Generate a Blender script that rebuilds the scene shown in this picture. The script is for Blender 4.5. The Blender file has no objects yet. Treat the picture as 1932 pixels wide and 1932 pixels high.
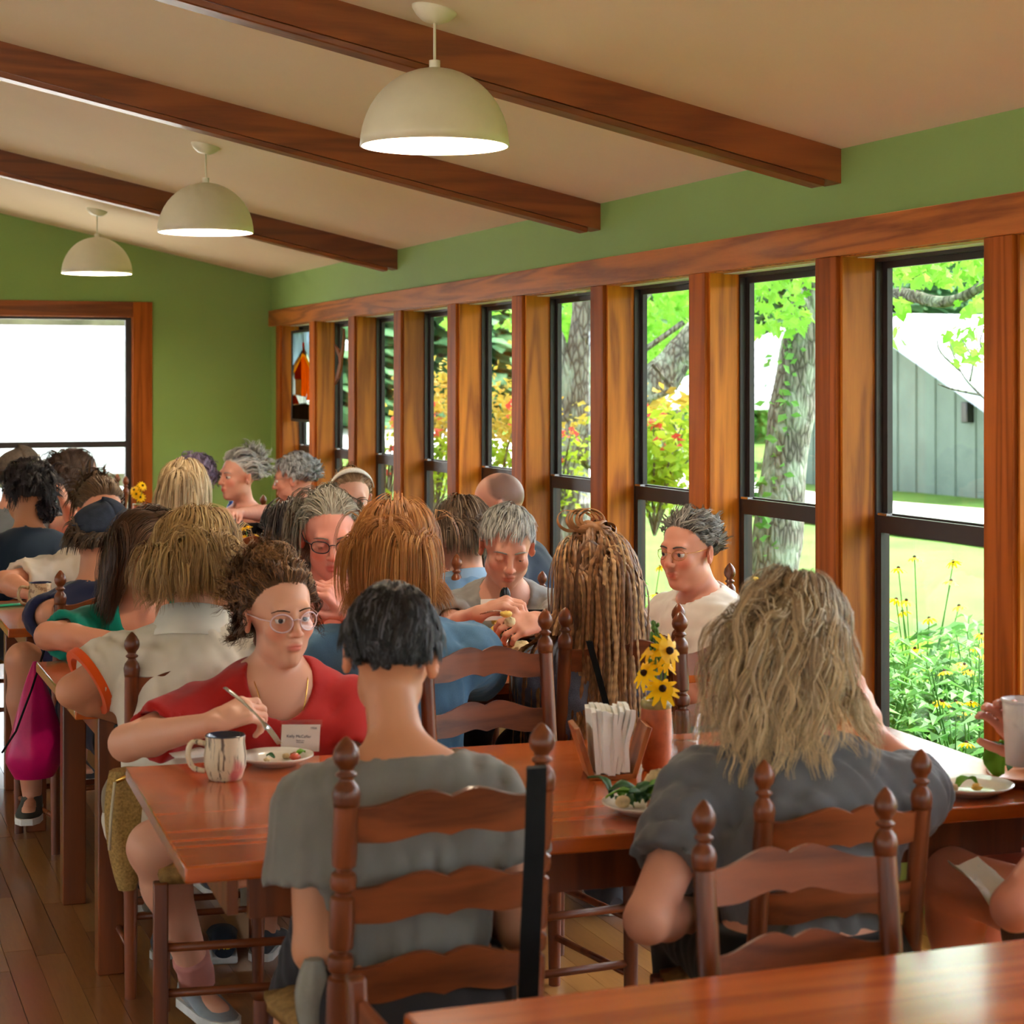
import bpy, math, random
import numpy as np
from mathutils import Vector, Matrix, noise as mnoise

random.seed(7)
RNG = np.random.default_rng(7)
SC = bpy.context.scene
COL = SC.collection
PI = math.pi

# ------------------------------------------------------------------ camera
F_PX, CX, HORIZON, EYE = 3600.0, 966.0, 726.0, 1.63
YAW = math.atan(1339.0 / F_PX)
SN, CS = math.sin(YAW), math.cos(YAW)
cam_data = bpy.data.cameras.new('camera')
cam = bpy.data.objects.new('camera', cam_data)
COL.objects.link(cam)
cam.location = (0, 0, EYE)
cam.rotation_euler = (PI / 2, 0, -YAW)
cam_data.sensor_width = 36.0
cam_data.lens = F_PX / 1932.0 * 36.0
cam_data.shift_y = -(966.0 - HORIZON) / 1932.0
cam_data.clip_start = 0.05
cam_data.clip_end = 500
cam_data.dof.use_dof = True
cam_data.dof.focus_distance = 6.2
cam_data.dof.aperture_fstop = 6.3
SC.camera = cam

# ------------------------------------------------------------------ world, sun, exposure
world = bpy.data.worlds.new('sky')
SC.world = world
world.use_nodes = True
wn = world.node_tree
for n in list(wn.nodes):
    wn.nodes.remove(n)
w_out = wn.nodes.new('ShaderNodeOutputWorld')
w_bg = wn.nodes.new('ShaderNodeBackground')
w_sky = wn.nodes.new('ShaderNodeTexSky')
w_sky.sky_type = 'NISHITA'
w_sky.sun_disc = False
w_sky.sun_elevation = math.radians(62)
w_sky.sun_rotation = math.radians(68)
w_sky.air_density = 1.0
w_sky.dust_density = 4.0
w_hsv = wn.nodes.new('ShaderNodeHueSaturation')
w_hsv.inputs['Saturation'].default_value = 0.45
w_bg.inputs['Strength'].default_value = 0.85
wn.links.new(w_sky.outputs[0], w_hsv.inputs['Color'])
wn.links.new(w_hsv.outputs[0], w_bg.inputs['Color'])
wn.links.new(w_bg.outputs[0], w_out.inputs['Surface'])

sun_d = bpy.data.lights.new('sun', 'SUN')
sun_d.energy = 3.2
sun_d.angle = math.radians(1.5)
sun_d.color = (1.0, 0.95, 0.86)
sun = bpy.data.objects.new('sun', sun_d)
COL.objects.link(sun)
sun.rotation_euler = (math.radians(24), 0, math.radians(112))

vs = SC.view_settings
vs.view_transform = 'Standard'
vs.look = 'None'
vs.gamma = 1.0
vs.use_curve_mapping = False
vs.exposure = 1.12
SC.cycles.max_bounces = 6
SC.cycles.diffuse_bounces = 3
SC.cycles.glossy_bounces = 3
SC.cycles.use_adaptive_sampling = True
SC.cycles.adaptive_threshold = 0.12
SC.cycles.adaptive_min_samples = 16
SC.cycles.transparent_max_bounces = 10
SC.cycles.caustics_reflective = False
SC.cycles.caustics_refractive = False
SC.cycles.sample_clamp_indirect = 6.0

# ------------------------------------------------------------------ placing helpers
def ray(u, v):
    """direction per metre of camera depth"""
    r = (u - CX) / F_PX
    return Vector((SN + CS * r, CS - SN * r, (HORIZON - v) / F_PX))

def at_depth(u, v, d):
    q = ray(u, v) * d
    return Vector((q.x, q.y, q.z + EYE))

def at_z(u, v, z):
    return at_depth(u, v, (z - EYE) / ray(u, v).z)

def at_y(u, v, y):
    q = ray(u, v)
    return at_depth(u, v, y / q.y)

def at_x(u, v, x):
    q = ray(u, v)
    return at_depth(u, v, x / q.x)

# ------------------------------------------------------------------ objects, tags
def link(o, parent=None):
    COL.objects.link(o)
    if parent is not None:
        o.parent = parent
    return o

def tag(o, label=None, cat=None, group=None, kind=None):
    if label: o['label'] = label
    if cat: o['category'] = cat
    if group: o['group'] = group
    if kind: o['kind'] = kind
    return o

def thing(name, label, cat, loc=(0, 0, 0), rz=0.0, group=None):
    o = bpy.data.objects.new(name, None)
    o.empty_display_size = 0.05
    link(o)
    o.location = loc
    o.rotation_euler = (0, 0, rz)
    return tag(o, label, cat, group)

def copy_tree(o, parent=None):
    c = o.copy()
    COL.objects.link(c)
    c.parent = parent
    for ch in list(o.children):
        copy_tree(ch, c)
    return c

class MB:
    """collects polygons, then becomes one mesh object"""
    def __init__(self):
        self.v, self.f, self.m, self.cur = [], [], [], 0
    def add(self, vs_, fs_):
        b = len(self.v)
        self.v.extend([tuple(p) for p in vs_])
        for f in fs_:
            self.f.append(tuple(b + i for i in f))
            self.m.append(self.cur)
        return self
    def box(self, x0, x1, y0, y1, z0, z1):
        vs_ = [(x, y, z) for z in (z0, z1) for y in (y0, y1) for x in (x0, x1)]
        return self.add(vs_, [(0, 2, 3, 1), (4, 5, 7, 6), (0, 1, 5, 4), (2, 6, 7, 3), (0, 4, 6, 2), (1, 3, 7, 5)])
    def hexa(self, b4, t4):
        return self.add(list(b4) + list(t4), [(3, 2, 1, 0), (4, 5, 6, 7), (0, 1, 5, 4), (1, 2, 6, 5), (2, 3, 7, 6), (3, 0, 4, 7)])
    def tube(self, path, radii, n=8, cap=True, flat=1.0):
        path = [Vector(p) for p in path]
        if not isinstance(radii, (list, tuple)): radii = [radii] * len(path)
        vs_, fs_ = [], []
        up = None
        for i, p in enumerate(path):
            t = (path[min(i + 1, len(path) - 1)] - path[max(i - 1, 0)])
            t = t.normalized() if t.length > 1e-9 else Vector((0, 0, 1))
            if up is None:
                up = Vector((0, 0, 1)) if abs(t.z) < 0.9 else Vector((1, 0, 0))
            a = t.cross(up)
            if a.length < 1e-6: a = t.cross(Vector((0, 1, 0)))
            a.normalize(); b = a.cross(t).normalized(); up = b
            for k in range(n):
                an = 2 * PI * k / n
                vs_.append(p + a * math.cos(an) * radii[i] + b * math.sin(an) * radii[i] * flat)
        for i in range(len(path) - 1):
            for k in range(n):
                k2 = (k + 1) % n
                fs_.append((i * n + k, i * n + k2, (i + 1) * n + k2, (i + 1) * n + k))
        if cap:
            fs_.append(tuple(range(n - 1, -1, -1)))
            fs_.append(tuple((len(path) - 1) * n + k for k in range(n)))
        return self.add(vs_, fs_)
    def lathe(self, prof, n=16, c=(0, 0, 0), axis=None, cap0=True, cap1=True):
        """prof: (r, z) pairs from bottom to top; axis optional rotation matrix"""
        vs_, fs_ = [], []
        for (r, z) in prof:
            for k in range(n):
                a = 2 * PI * k / n
                p = Vector((r * math.cos(a), r * math.sin(a), z))
                if axis is not None: p = axis @ p
                vs_.append(p + Vector(c))
        for i in range(len(prof) - 1):
            for k in range(n):
                k2 = (k + 1) % n
                fs_.append((i * n + k, i * n + k2, (i + 1) * n + k2, (i + 1) * n + k))
        if cap0 and prof[0][0] > 1e-5: fs_.append(tuple(range(n - 1, -1, -1)))
        if cap1 and prof[-1][0] > 1e-5: fs_.append(tuple((len(prof) - 1) * n + k for k in range(n)))
        return self.add(vs_, fs_)
    def ellip(self, c, r, n=12, m=8, rot=None):
        vs_, fs_ = [], []
        for i in range(m + 1):
            th = PI * i / m
            for k in range(n):
                a = 2 * PI * k / n
                p = Vector((r[0] * math.sin(th) * math.cos(a), r[1] * math.sin(th) * math.sin(a), -r[2] * math.cos(th)))
                if rot is not None: p = rot @ p
                vs_.append(p + Vector(c))
        for i in range(m):
            for k in range(n):
                k2 = (k + 1) % n
                fs_.append((i * n + k, i * n + k2, (i + 1) * n + k2, (i + 1) * n + k))
        return self.add(vs_, fs_)
    def sheet(self, rows, thick=0.0):
        """rows of points -> surface; optional thickness along -normal"""
        nr, nc = len(rows), len(rows[0])
        pts = [Vector(p) for r in rows for p in r]
        fs_ = [(i * nc + j, i * nc + j + 1, (i + 1) * nc + j + 1, (i + 1) * nc + j) for i in range(nr - 1) for j in range(nc - 1)]
        if thick == 0: return self.add(pts, fs_)
        nrm = []
        for i in range(nr):
            for j in range(nc):
                a = pts[min(i + 1, nr - 1) * nc + j] - pts[max(i - 1, 0) * nc + j]
                b = pts[i * nc + min(j + 1, nc - 1)] - pts[i * nc + max(j - 1, 0)]
                q = b.cross(a)
                nrm.append(q.normalized() if q.length > 1e-12 else Vector((0, 0, 1)))
        back = [p - q * thick for p, q in zip(pts, nrm)]
        N = len(pts)
        fs2 = [tuple(reversed([N + i for i in f])) for f in fs_]
        ring = [j for j in range(nc)] + [i * nc + nc - 1 for i in range(1, nr)] + [(nr - 1) * nc + j for j in range(nc - 2, -1, -1)] + [i * nc for i in range(nr - 2, 0, -1)]
        side = [(ring[k], N + ring[k], N + ring[(k + 1) % len(ring)], ring[(k + 1) % len(ring)]) for k in range(len(ring))]
        return self.add(pts + back, fs_ + fs2 + side)
    def prism(self, poly, y0, y1, M=None):
        """poly in (x,z), extruded along y"""
        n = len(poly)
        vs_ = [Vector((x, y0, z)) for x, z in poly] + [Vector((x, y1, z)) for x, z in poly]
        if M is not None: vs_ = [M @ p for p in vs_]
        fs_ = [tuple(range(n)), tuple(range(2 * n - 1, n - 1, -1))] + [(i, n + i, n + (i + 1) % n, (i + 1) % n) for i in range(n)]
        return self.add(vs_, fs_)
    def mesh(self, name, mats, smooth=False):
        me = bpy.data.meshes.new(name)
        me.from_pydata(self.v, [], self.f)
        if not isinstance(mats, (list, tuple)): mats = [mats]
        for m in mats: me.materials.append(m)
        if len(mats) > 1: me.polygons.foreach_set('material_index', self.m)
        if smooth: me.polygons.foreach_set('use_smooth', [True] * len(me.polygons))
        me.update()
        return me
    def build(self, name, mats, parent=None, smooth=False, bevel=0.0, fix=False):
        o = bpy.data.objects.new(name, self.mesh(name, mats, smooth))
        link(o, parent)
        if bevel:
            b = o.modifiers.new('bevel', 'BEVEL')
            b.width = bevel; b.segments = 2; b.limit_method = 'ANGLE'; b.angle_limit = math.radians(40)
            for p in o.data.polygons: p.use_smooth = True
            o.data.set_sharp_from_angle(angle=math.radians(35)) if hasattr(o.data, 'set_sharp_from_angle') else None
        elif smooth and fix:
            o.data.set_sharp_from_angle(angle=math.radians(38))
        return o

def structure(o):
    o['kind'] = 'structure'
    return o

# ------------------------------------------------------------------ materials
def srgb(r, g, b):
    f = lambda c: ((c / 255 + 0.055) / 1.055) ** 2.4 if c > 10 else c / 255 / 12.92
    return (f(r), f(g), f(b), 1.0)

class NT:
    def __init__(self, name):
        self.mat = bpy.data.materials.new(name)
        self.mat.use_nodes = True
        self.t = self.mat.node_tree
        self.bsdf = self.t.nodes['Principled BSDF']
        self.out = self.t.nodes['Material Output']
    def n(self, kind, **kw):
        x = self.t.nodes.new(kind)
        for k, val in kw.items():
            if k in x.inputs: x.inputs[k].default_value = val
            else: setattr(x, k, val)
        return x
    def l(self, a, b): self.t.links.new(a, b)
    def ramp(self, fac, stops):
        r = self.n('ShaderNodeValToRGB')
        el = r.color_ramp.elements
        while len(el) < len(stops): el.new(0.5)
        for e, (p, c) in zip(el, stops): e.position = p; e.color = c
        self.l(fac, r.inputs[0])
        return r.outputs[0]
    def coords(self, scale=(1, 1, 1), obj=True, rot=(0, 0, 0)):
        tc = self.n('ShaderNodeTexCoord')
        mp = self.n('ShaderNodeMapping')
        mp.inputs['Scale'].default_value = scale
        mp.inputs['Rotation'].default_value = rot
        self.l(tc.outputs['Object' if obj else 'Generated'], mp.inputs[0])
        return mp.outputs[0]
    def noise(self, vec, scale=5.0, detail=4.0, rough=0.55, dist=0.0):
        x = self.n('ShaderNodeTexNoise', Scale=scale, Detail=detail, Roughness=rough, Distortion=dist)
        self.l(vec, x.inputs['Vector'])
        return x.outputs[0]
    def bump(self, h, strength=0.2, dist=0.01):
        b = self.n('ShaderNodeBump', Strength=strength, Distance=dist)
        self.l(h, b.inputs['Height'])
        self.l(b.outputs[0], self.bsdf.inputs['Normal'])

def mat_plain(name, col, rough=0.5, spec=0.5, metal=0.0, var=0.12, scale=18.0, bump=0.0, sheen=0.0, coat=0.0, bscale=None, sss=0.0):
    """one colour with slight procedural variation"""
    t = NT(name)
    c = srgb(*col) if max(col) > 1.001 else (*col, 1.0)
    vec = t.coords()
    nz = t.noise(vec, scale, 3)
    d = tuple(max(0, x * (1 - var)) for x in c[:3]) + (1,)
    e = tuple(min(1, x * (1 + var)) for x in c[:3]) + (1,)
    t.l(t.ramp(nz, [(0.3, d), (0.7, e)]), t.bsdf.inputs['Base Color'])
    t.bsdf.inputs['Roughness'].default_value = rough
    t.bsdf.inputs['Specular IOR Level'].default_value = spec
    t.bsdf.inputs['Metallic'].default_value = metal
    t.bsdf.inputs['Coat Weight'].default_value = coat
    t.bsdf.inputs['Coat Roughness'].default_value = 0.08
    t.bsdf.inputs['Sheen Weight'].default_value = sheen
    if sss:
        t.bsdf.inputs['Subsurface Weight'].default_value = sss
        t.bsdf.inputs['Subsurface Radius'].default_value = (0.02, 0.008, 0.004)
        t.bsdf.inputs['Subsurface Scale'].default_value = 0.6
    if bump:
        nb = t.noise(vec, bscale or scale * 6, 4)
        t.bump(nb, bump, 0.004)
    return t.mat

def mat_wood(name, a, b, axis='Y', rough=0.3, coat=0.25, scale=1.0, per_object=0.25, ring=True, spec=0.5):
    """a, b sRGB colours; grain runs along axis (object space)"""
    t = NT(name)
    st = {'X': (0.07, 1, 1), 'Y': (1, 0.07, 1), 'Z': (1, 1, 0.07)}[axis]
    st = tuple(s * scale for s in st)
    tc = t.n('ShaderNodeTexCoord')
    oi = t.n('ShaderNodeObjectInfo')
    mul = t.n('ShaderNodeVectorMath', operation='SCALE')
    comb = t.n('ShaderNodeCombineXYZ')
    t.l(oi.outputs['Random'], comb.inputs[0]); t.l(oi.outputs['Random'], comb.inputs[1]); t.l(oi.outputs['Random'], comb.inputs[2])
    t.l(comb.outputs[0], mul.inputs[0]); mul.inputs['Scale'].default_value = 31.0
    addv = t.n('ShaderNodeVectorMath', operation='ADD')
    t.l(tc.outputs['Object'], addv.inputs[0]); t.l(mul.outputs[0], addv.inputs[1])
    mp = t.n('ShaderNodeMapping'); mp.inputs['Scale'].default_value = st
    t.l(addv.outputs[0], mp.inputs[0])
    vec = mp.outputs[0]
    big = t.noise(vec, 7.0, 2, 0.5, 0.6)
    mm = t.n('ShaderNodeMath', operation='MULTIPLY'); mm.inputs[1].default_value = 30.0
    t.l(big, mm.inputs[0])
    si = t.n('ShaderNodeMath', operation='SINE'); t.l(mm.outputs[0], si.inputs[0])
    m2 = t.n('ShaderNodeMath', operation='MULTIPLY_ADD'); m2.inputs[1].default_value = 0.5; m2.inputs[2].default_value = 0.5
    t.l(si.outputs[0], m2.inputs[0])
    fine = t.noise(vec, 120.0, 3, 0.6)
    mix = t.n('ShaderNodeMath', operation='MULTIPLY_ADD'); mix.inputs[1].default_value = 0.55
    t.l(m2.outputs[0] if ring else big, mix.inputs[0])
    hf = t.n('ShaderNodeMath', operation='MULTIPLY'); hf.inputs[1].default_value = 0.45
    t.l(fine, hf.inputs[0]); t.l(hf.outputs[0], mix.inputs[2])
    ca, cb = srgb(*a), srgb(*b)
    colr = t.ramp(mix.outputs[0], [(0.12, ca), (0.5, tuple(0.35 * x + 0.65 * y for x, y in zip(ca, cb))), (0.85, cb)])
    hsv = t.n('ShaderNodeHueSaturation')
    mr = t.n('ShaderNodeMapRange'); mr.inputs['To Min'].default_value = 1 - per_object; mr.inputs['To Max'].default_value = 1 + per_object
    t.l(oi.outputs['Random'], mr.inputs[0]); t.l(mr.outputs[0], hsv.inputs['Value'])
    t.l(colr, hsv.inputs['Color'])
    t.l(hsv.outputs[0], t.bsdf.inputs['Base Color'])
    t.bsdf.inputs['Roughness'].default_value = rough
    t.bsdf.inputs['Specular IOR Level'].default_value = spec
    t.bsdf.inputs['Coat Weight'].default_value = coat
    t.bsdf.inputs['Coat Roughness'].default_value = 0.12
    t.bump(mix.outputs[0], 0.06, 0.003)
    return t.mat

def mat_glass_pane(name, tint=(1, 1, 1, 1), refl=1.0):
    t = NT(name)
    t.t.nodes.remove(t.bsdf)
    tr = t.n('ShaderNodeBsdfTransparent'); tr.inputs[0].default_value = tint
    gl = t.n('ShaderNodeBsdfGlossy'); gl.inputs['Roughness'].default_value = 0.01
    fr = t.n('ShaderNodeLayerWeight', Blend=0.5)
    pw = t.n('ShaderNodeMath', operation='POWER'); pw.inputs[1].default_value = 5.0
    t.l(fr.outputs['Facing'], pw.inputs[0])
    mu = t.n('ShaderNodeMath', operation='MULTIPLY_ADD'); mu.inputs[1].default_value = 0.55 * refl; mu.inputs[2].default_value = 0.035 * refl
    t.l(pw.outputs[0], mu.inputs[0])
    mx = t.n('ShaderNodeMixShader')
    t.l(mu.outputs[0], mx.inputs[0]); t.l(tr.outputs[0], mx.inputs[1]); t.l(gl.outputs[0], mx.inputs[2])
    t.l(mx.outputs[0], t.out.inputs['Surface'])
    return t.mat

def mat_emit(name, col, strength):
    t = NT(name)
    t.bsdf.inputs['Base Color'].default_value = (*col, 1)
    t.bsdf.inputs['Emission Color'].default_value = (*col, 1)
    t.bsdf.inputs['Emission Strength'].default_value = strength
    return t.mat

def mat_leaf(name, a, b, trans=0.35, rough=0.5):
    t = NT(name)
    vec = t.coords()
    nz = t.noise(vec, 2.6, 3)
    c = t.ramp(nz, [(0.3, srgb(*a)), (0.7, srgb(*b))])
    t.l(c, t.bsdf.inputs['Base Color'])
    t.bsdf.inputs['Roughness'].default_value = rough
    t.bsdf.inputs['Specular IOR Level'].default_value = 0.2
    tl = t.n('ShaderNodeBsdfTranslucent')
    t.l(c, tl.inputs[0])
    mx = t.n('ShaderNodeMixShader'); mx.inputs[0].default_value = trans
    t.l(t.bsdf.outputs[0], mx.inputs[1]); t.l(tl.outputs[0], mx.inputs[2])
    t.l(mx.outputs[0], t.out.inputs['Surface'])
    return t.mat

M = {}
M['green_wall'] = mat_plain('green wall paint', (138, 168, 92), 0.6, 0.35, var=0.04, scale=1.5, bump=0.05, bscale=160)
M['ceiling'] = mat_plain('cream ceiling paint', (232, 212, 182), 0.75, 0.2, var=0.03, scale=1.2, bump=0.04, bscale=120)
M['beam'] = mat_wood('stained beam wood', (108, 52, 20), (142, 76, 32), 'X', 0.4, 0.1)
M['trim'] = mat_wood('varnished trim wood', (132, 64, 18), (178, 94, 32), 'Z', 0.5, 0.0, spec=0.12)
M['trim_h'] = mat_wood('varnished header wood', (118, 58, 18), (178, 102, 40), 'Y', 0.4, 0.06, spec=0.3)
M['trim_x'] = mat_wood('varnished casing wood', (112, 54, 20), (168, 92, 38), 'X', 0.42, 0.05, spec=0.3)
M['jamb'] = mat_wood('amber jamb pine', (142, 72, 14), (206, 122, 32), 'Z', 0.45, 0.05, spec=0.3)
M['bronze'] = mat_plain('dark bronze window frame', (44, 36, 36), 0.4, 0.5, metal=0.0, var=0.1)
M['white_vinyl'] = mat_plain('white window stop', (226, 226, 220), 0.5)
M['pane'] = mat_glass_pane('window glass', (0.98, 1.0, 0.99, 1), 1.0)
M['table'] = mat_wood('orange varnished tabletop', (158, 66, 18), (198, 94, 34), 'X', 0.2, 0.45, per_object=0.05)
M['table_dark'] = mat_wood('table frame wood', (92, 42, 18), (132, 66, 30), 'Z', 0.35, 0.2, per_object=0.1)
M['chair'] = mat_wood('chair wood', (86, 40, 17), (132, 66, 32), 'Z', 0.34, 0.1, per_object=0.14, spec=0.4)
M['chair_x'] = mat_wood('chair slat wood', (90, 42, 18), (138, 70, 34), 'X', 0.42, 0.05, per_object=0.14, spec=0.35)
M['rush'] = mat_plain('woven rush seat', (150, 112, 62), 0.7, 0.2, var=0.3, scale=60, bump=0.5, bscale=130)
M['shade_out'] = mat_plain('cream enamel shade', (226, 218, 190), 0.35, 0.4, var=0.02)
M['shade_in'] = mat_plain('white shade lining', (252, 250, 244), 0.5, 0.2, var=0.01)
M['bulb'] = mat_emit('warm bulb glass', (1.0, 0.84, 0.62), 260.0)
M['steel'] = mat_plain('brushed steel', (190, 188, 184), 0.25, 0.5, metal=1.0, var=0.05)
M['china'] = mat_plain('cream china', (236, 230, 216), 0.2, 0.5, var=0.02, coat=0.3)
M['black'] = mat_plain('black fabric', (16, 16, 18), 0.8, 0.2, var=0.3, bump=0.1)
M['black_gloss'] = mat_plain('black plastic', (14, 14, 15), 0.25, 0.5, var=0.1)
M['white_paper'] = mat_plain('white paper', (240, 238, 232), 0.8, 0.1, var=0.02, bump=0.03)
M['ink'] = mat_plain('printed ink', (70, 80, 110), 0.7, 0.1)
M['gold'] = mat_plain('gold chain', (212, 164, 84), 0.25, 0.5, metal=1.0)
M['glass'] = mat_glass_pane('drinking glass', (0.96, 0.98, 0.97, 1), 1.6)
M['clear_plastic'] = mat_glass_pane('clear plastic', (0.95, 0.94, 0.96, 1), 1.3)
# ================================================================== THE ROOM
XW = 3.24          # room face of the window wall
YB = 13.8          # back wall
ZE, SLOPE = 2.415, 0.2165
X_RIDGE = -1.2
XL, YR = -5.6, -3.2

def ceil_z(x):
    return ZE + SLOPE * (XW - x) if x > X_RIDGE else ZE + SLOPE * (XW - X_RIDGE) - SLOPE * (X_RIDGE - x)

# ---- floor: planks running along Y
PW = 0.083
FLOOR_MATS = [mat_wood('maple plank %d' % i, a, b, 'Y', 0.28, 0.35, per_object=0.16, ring=False)
              for i, (a, b) in enumerate([((130, 80, 38), (170, 116, 62)), ((142, 92, 46), (184, 132, 74)), ((116, 68, 34), (154, 98, 54))])]
floor = MB()
floor.box(XL - 0.2, XW + 0.25, YR - 0.2, YB + 0.25, -0.06, -0.012)
floor_o = structure(floor.build('floor', FLOOR_MATS[2]))
rest = MB()
lens = [0.6, 0.9, 1.2, 1.5]
pmesh = {}
n_single = 0
ncol = int((XW - XL) / PW) + 1
for i in range(ncol):
    x0 = XL + i * PW
    y = YR - random.random()
    while y < YB:
        L = random.choice(lens)
        y1 = min(y + L, YB)
        single = -0.25 < x0 < 1.75 and y1 > 4.2 and y < 8.4
        if single and L == y1 - y and n_single < 300:
            k = (L, random.randrange(3))
            if k not in pmesh:
                m = MB()
                a, b, c = PW / 2 - 0.0006, L / 2 - 0.0006, 0.0012
                m.hexa([(-a, -b, -0.014), (a, -b, -0.014), (a, b, -0.014), (-a, b, -0.014)], [(-a + c, -b + c, 0), (a - c, -b + c, 0), (a - c, b - c, 0), (-a + c, b - c, 0)])
                pmesh[k] = m.mesh('plank', FLOOR_MATS[k[1]])
            o = bpy.data.objects.new('plank', pmesh[k])
            link(o, floor_o)
            o.location = (x0 + PW / 2, (y + y1) / 2, 0)
            n_single += 1
        else:
            rest.cur = random.randrange(3)
            rest.box(x0 + 0.0006, x0 + PW - 0.0006, y + 0.0006, y1 - 0.0006, -0.014, 0)
        y = y1
rest_o = rest.build('planks_beyond', FLOOR_MATS, floor_o)
rest_o['kind'] = 'stuff'

# ---- ceiling
m = MB()
zr = ceil_z(X_RIDGE)
zl = ceil_z(XL)
pts = [(XW + 0.25, ZE - 0.25 * SLOPE), (X_RIDGE, zr), (XL - 0.25, zl - 0.25 * SLOPE)]
poly = pts + [(x, z + 0.1) for x, z in reversed(pts)]
m.prism(poly, YR - 0.2, YB + 0.25)
structure(m.build('ceiling', M['ceiling']))
m = MB()  # unseen overhang, added to keep sun patches off sills and floor
m.hexa([(XW + 0.2, YR - 0.2, ZE - 0.02), (XW + 0.95, YR - 0.2, ZE - 0.16), (XW + 0.95, YB + 0.6, ZE - 0.16), (XW + 0.2, YB + 0.6, ZE - 0.02)],
       [(XW + 0.2, YR - 0.2, ZE + 0.12), (XW + 0.95, YR - 0.2, ZE - 0.02), (XW + 0.95, YB + 0.6, ZE - 0.02), (XW + 0.2, YB + 0.6, ZE + 0.12)])
structure(m.build('sun_block_eave', M['white_vinyl']))

# ---- ceiling beams
def wall_y(u):
    return at_x(u, 700, XW).y
beam_labels = ['stained wooden ceiling beam crossing behind the largest dome pendant',
               'stained wooden ceiling beam in the middle, between the two other beams',
               'stained wooden ceiling beam farthest down the room, behind the middle dome pendant']
for u, lb in zip((1587, 1133, 750), beam_labels):
    y0 = wall_y(u)
    t = thing('ceiling_beam', lb, 'beam', (0, y0, 0), group='ceiling beams')
    m = MB()
    hb, wb = 0.115, 0.11
    a, b = X_RIDGE, XW + 0.0
    za, zb = ceil_z(a), ceil_z(b)
    m.hexa([(a, 0, za - hb), (b, 0, zb - hb), (b, wb, zb - hb), (a, wb, za - hb)], [(a, 0, za + 0.01), (b, 0, zb + 0.01), (b, wb, zb + 0.01), (a, wb, za + 0.01)])
    m.build('beam_body', M['beam'], t)
    m = MB()
    b2 = XW - 0.055
    zb2 = ceil_z(b2)
    m.hexa([(a, 0.012, za - hb - 0.022), (b2, 0.012, zb2 - hb - 0.022), (b2, wb - 0.012, zb2 - hb - 0.022), (a, wb - 0.012, za - hb - 0.022)],
           [(a, 0.006, za - hb), (b2, 0.006, zb2 - hb), (b2, wb - 0.006, zb2 - hb), (a, wb - 0.006, za - hb)])
    m.build('moulding', M['beam'], t, bevel=0.004)

# ---- window wall (right)
Z_SILL, Z_HEAD, Z_TRIM = 0.27, 2.062, 2.175
WT, REV = 0.17, 0.118
Y9 = wall_y(1590)
PITCH, OPEN = 0.985, 0.827
openings = []          # (y_near, y_far)
for k in range(1, 16):
    yf = Y9 + (9 - k) * PITCH
    openings.append((k, yf - OPEN, yf))
m = MB()
m.box(XW, XW + WT, YR, YB + 0.17, Z_TRIM - 0.06, ceil_z(XW) + 0.0)      # above the windows
m.box(XW, XW + WT, YR, YB + 0.17, -0.06, Z_SILL)                          # below
prev = YB + 0.17
for k, yn, yf in openings:
    m.box(XW + 0.001, XW + WT, yf, prev, Z_SILL, Z_TRIM - 0.06)
    prev = yn
m.box(XW + 0.001, XW + WT, YR, prev, Z_SILL, Z_TRIM - 0.06)
structure(m.build('wall_right', M['green_wall']))
m = MB(); m.box(XW - 0.022, XW + 0.002, YR, YB, Z_HEAD - 0.004, Z_TRIM)
structure(m.build('trim_1', M['trim_h'], bevel=0.003))
m = MB(); m.box(XW - 0.03, XW + 0.002, YR, YB, Z_SILL - 0.09, Z_SILL + 0.005)
structure(m.build('trim_2', M['trim_h'], bevel=0.003))
# post faces
ti = 3
prev = YB
posts = []
for k, yn, yf in openings:
    posts.append((yf, prev)); prev = yn
for (a, b) in posts:
    m = MB()
    if b >= YB: a, b = a, a + 0.14
    m.box(XW - 0.02, XW + 0.001, a + 0.008, b - 0.008, Z_SILL + 0.005, Z_HEAD - 0.004)
    structure(m.build('trim_%d' % ti, M['trim'], bevel=0.003)); ti += 1
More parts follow.
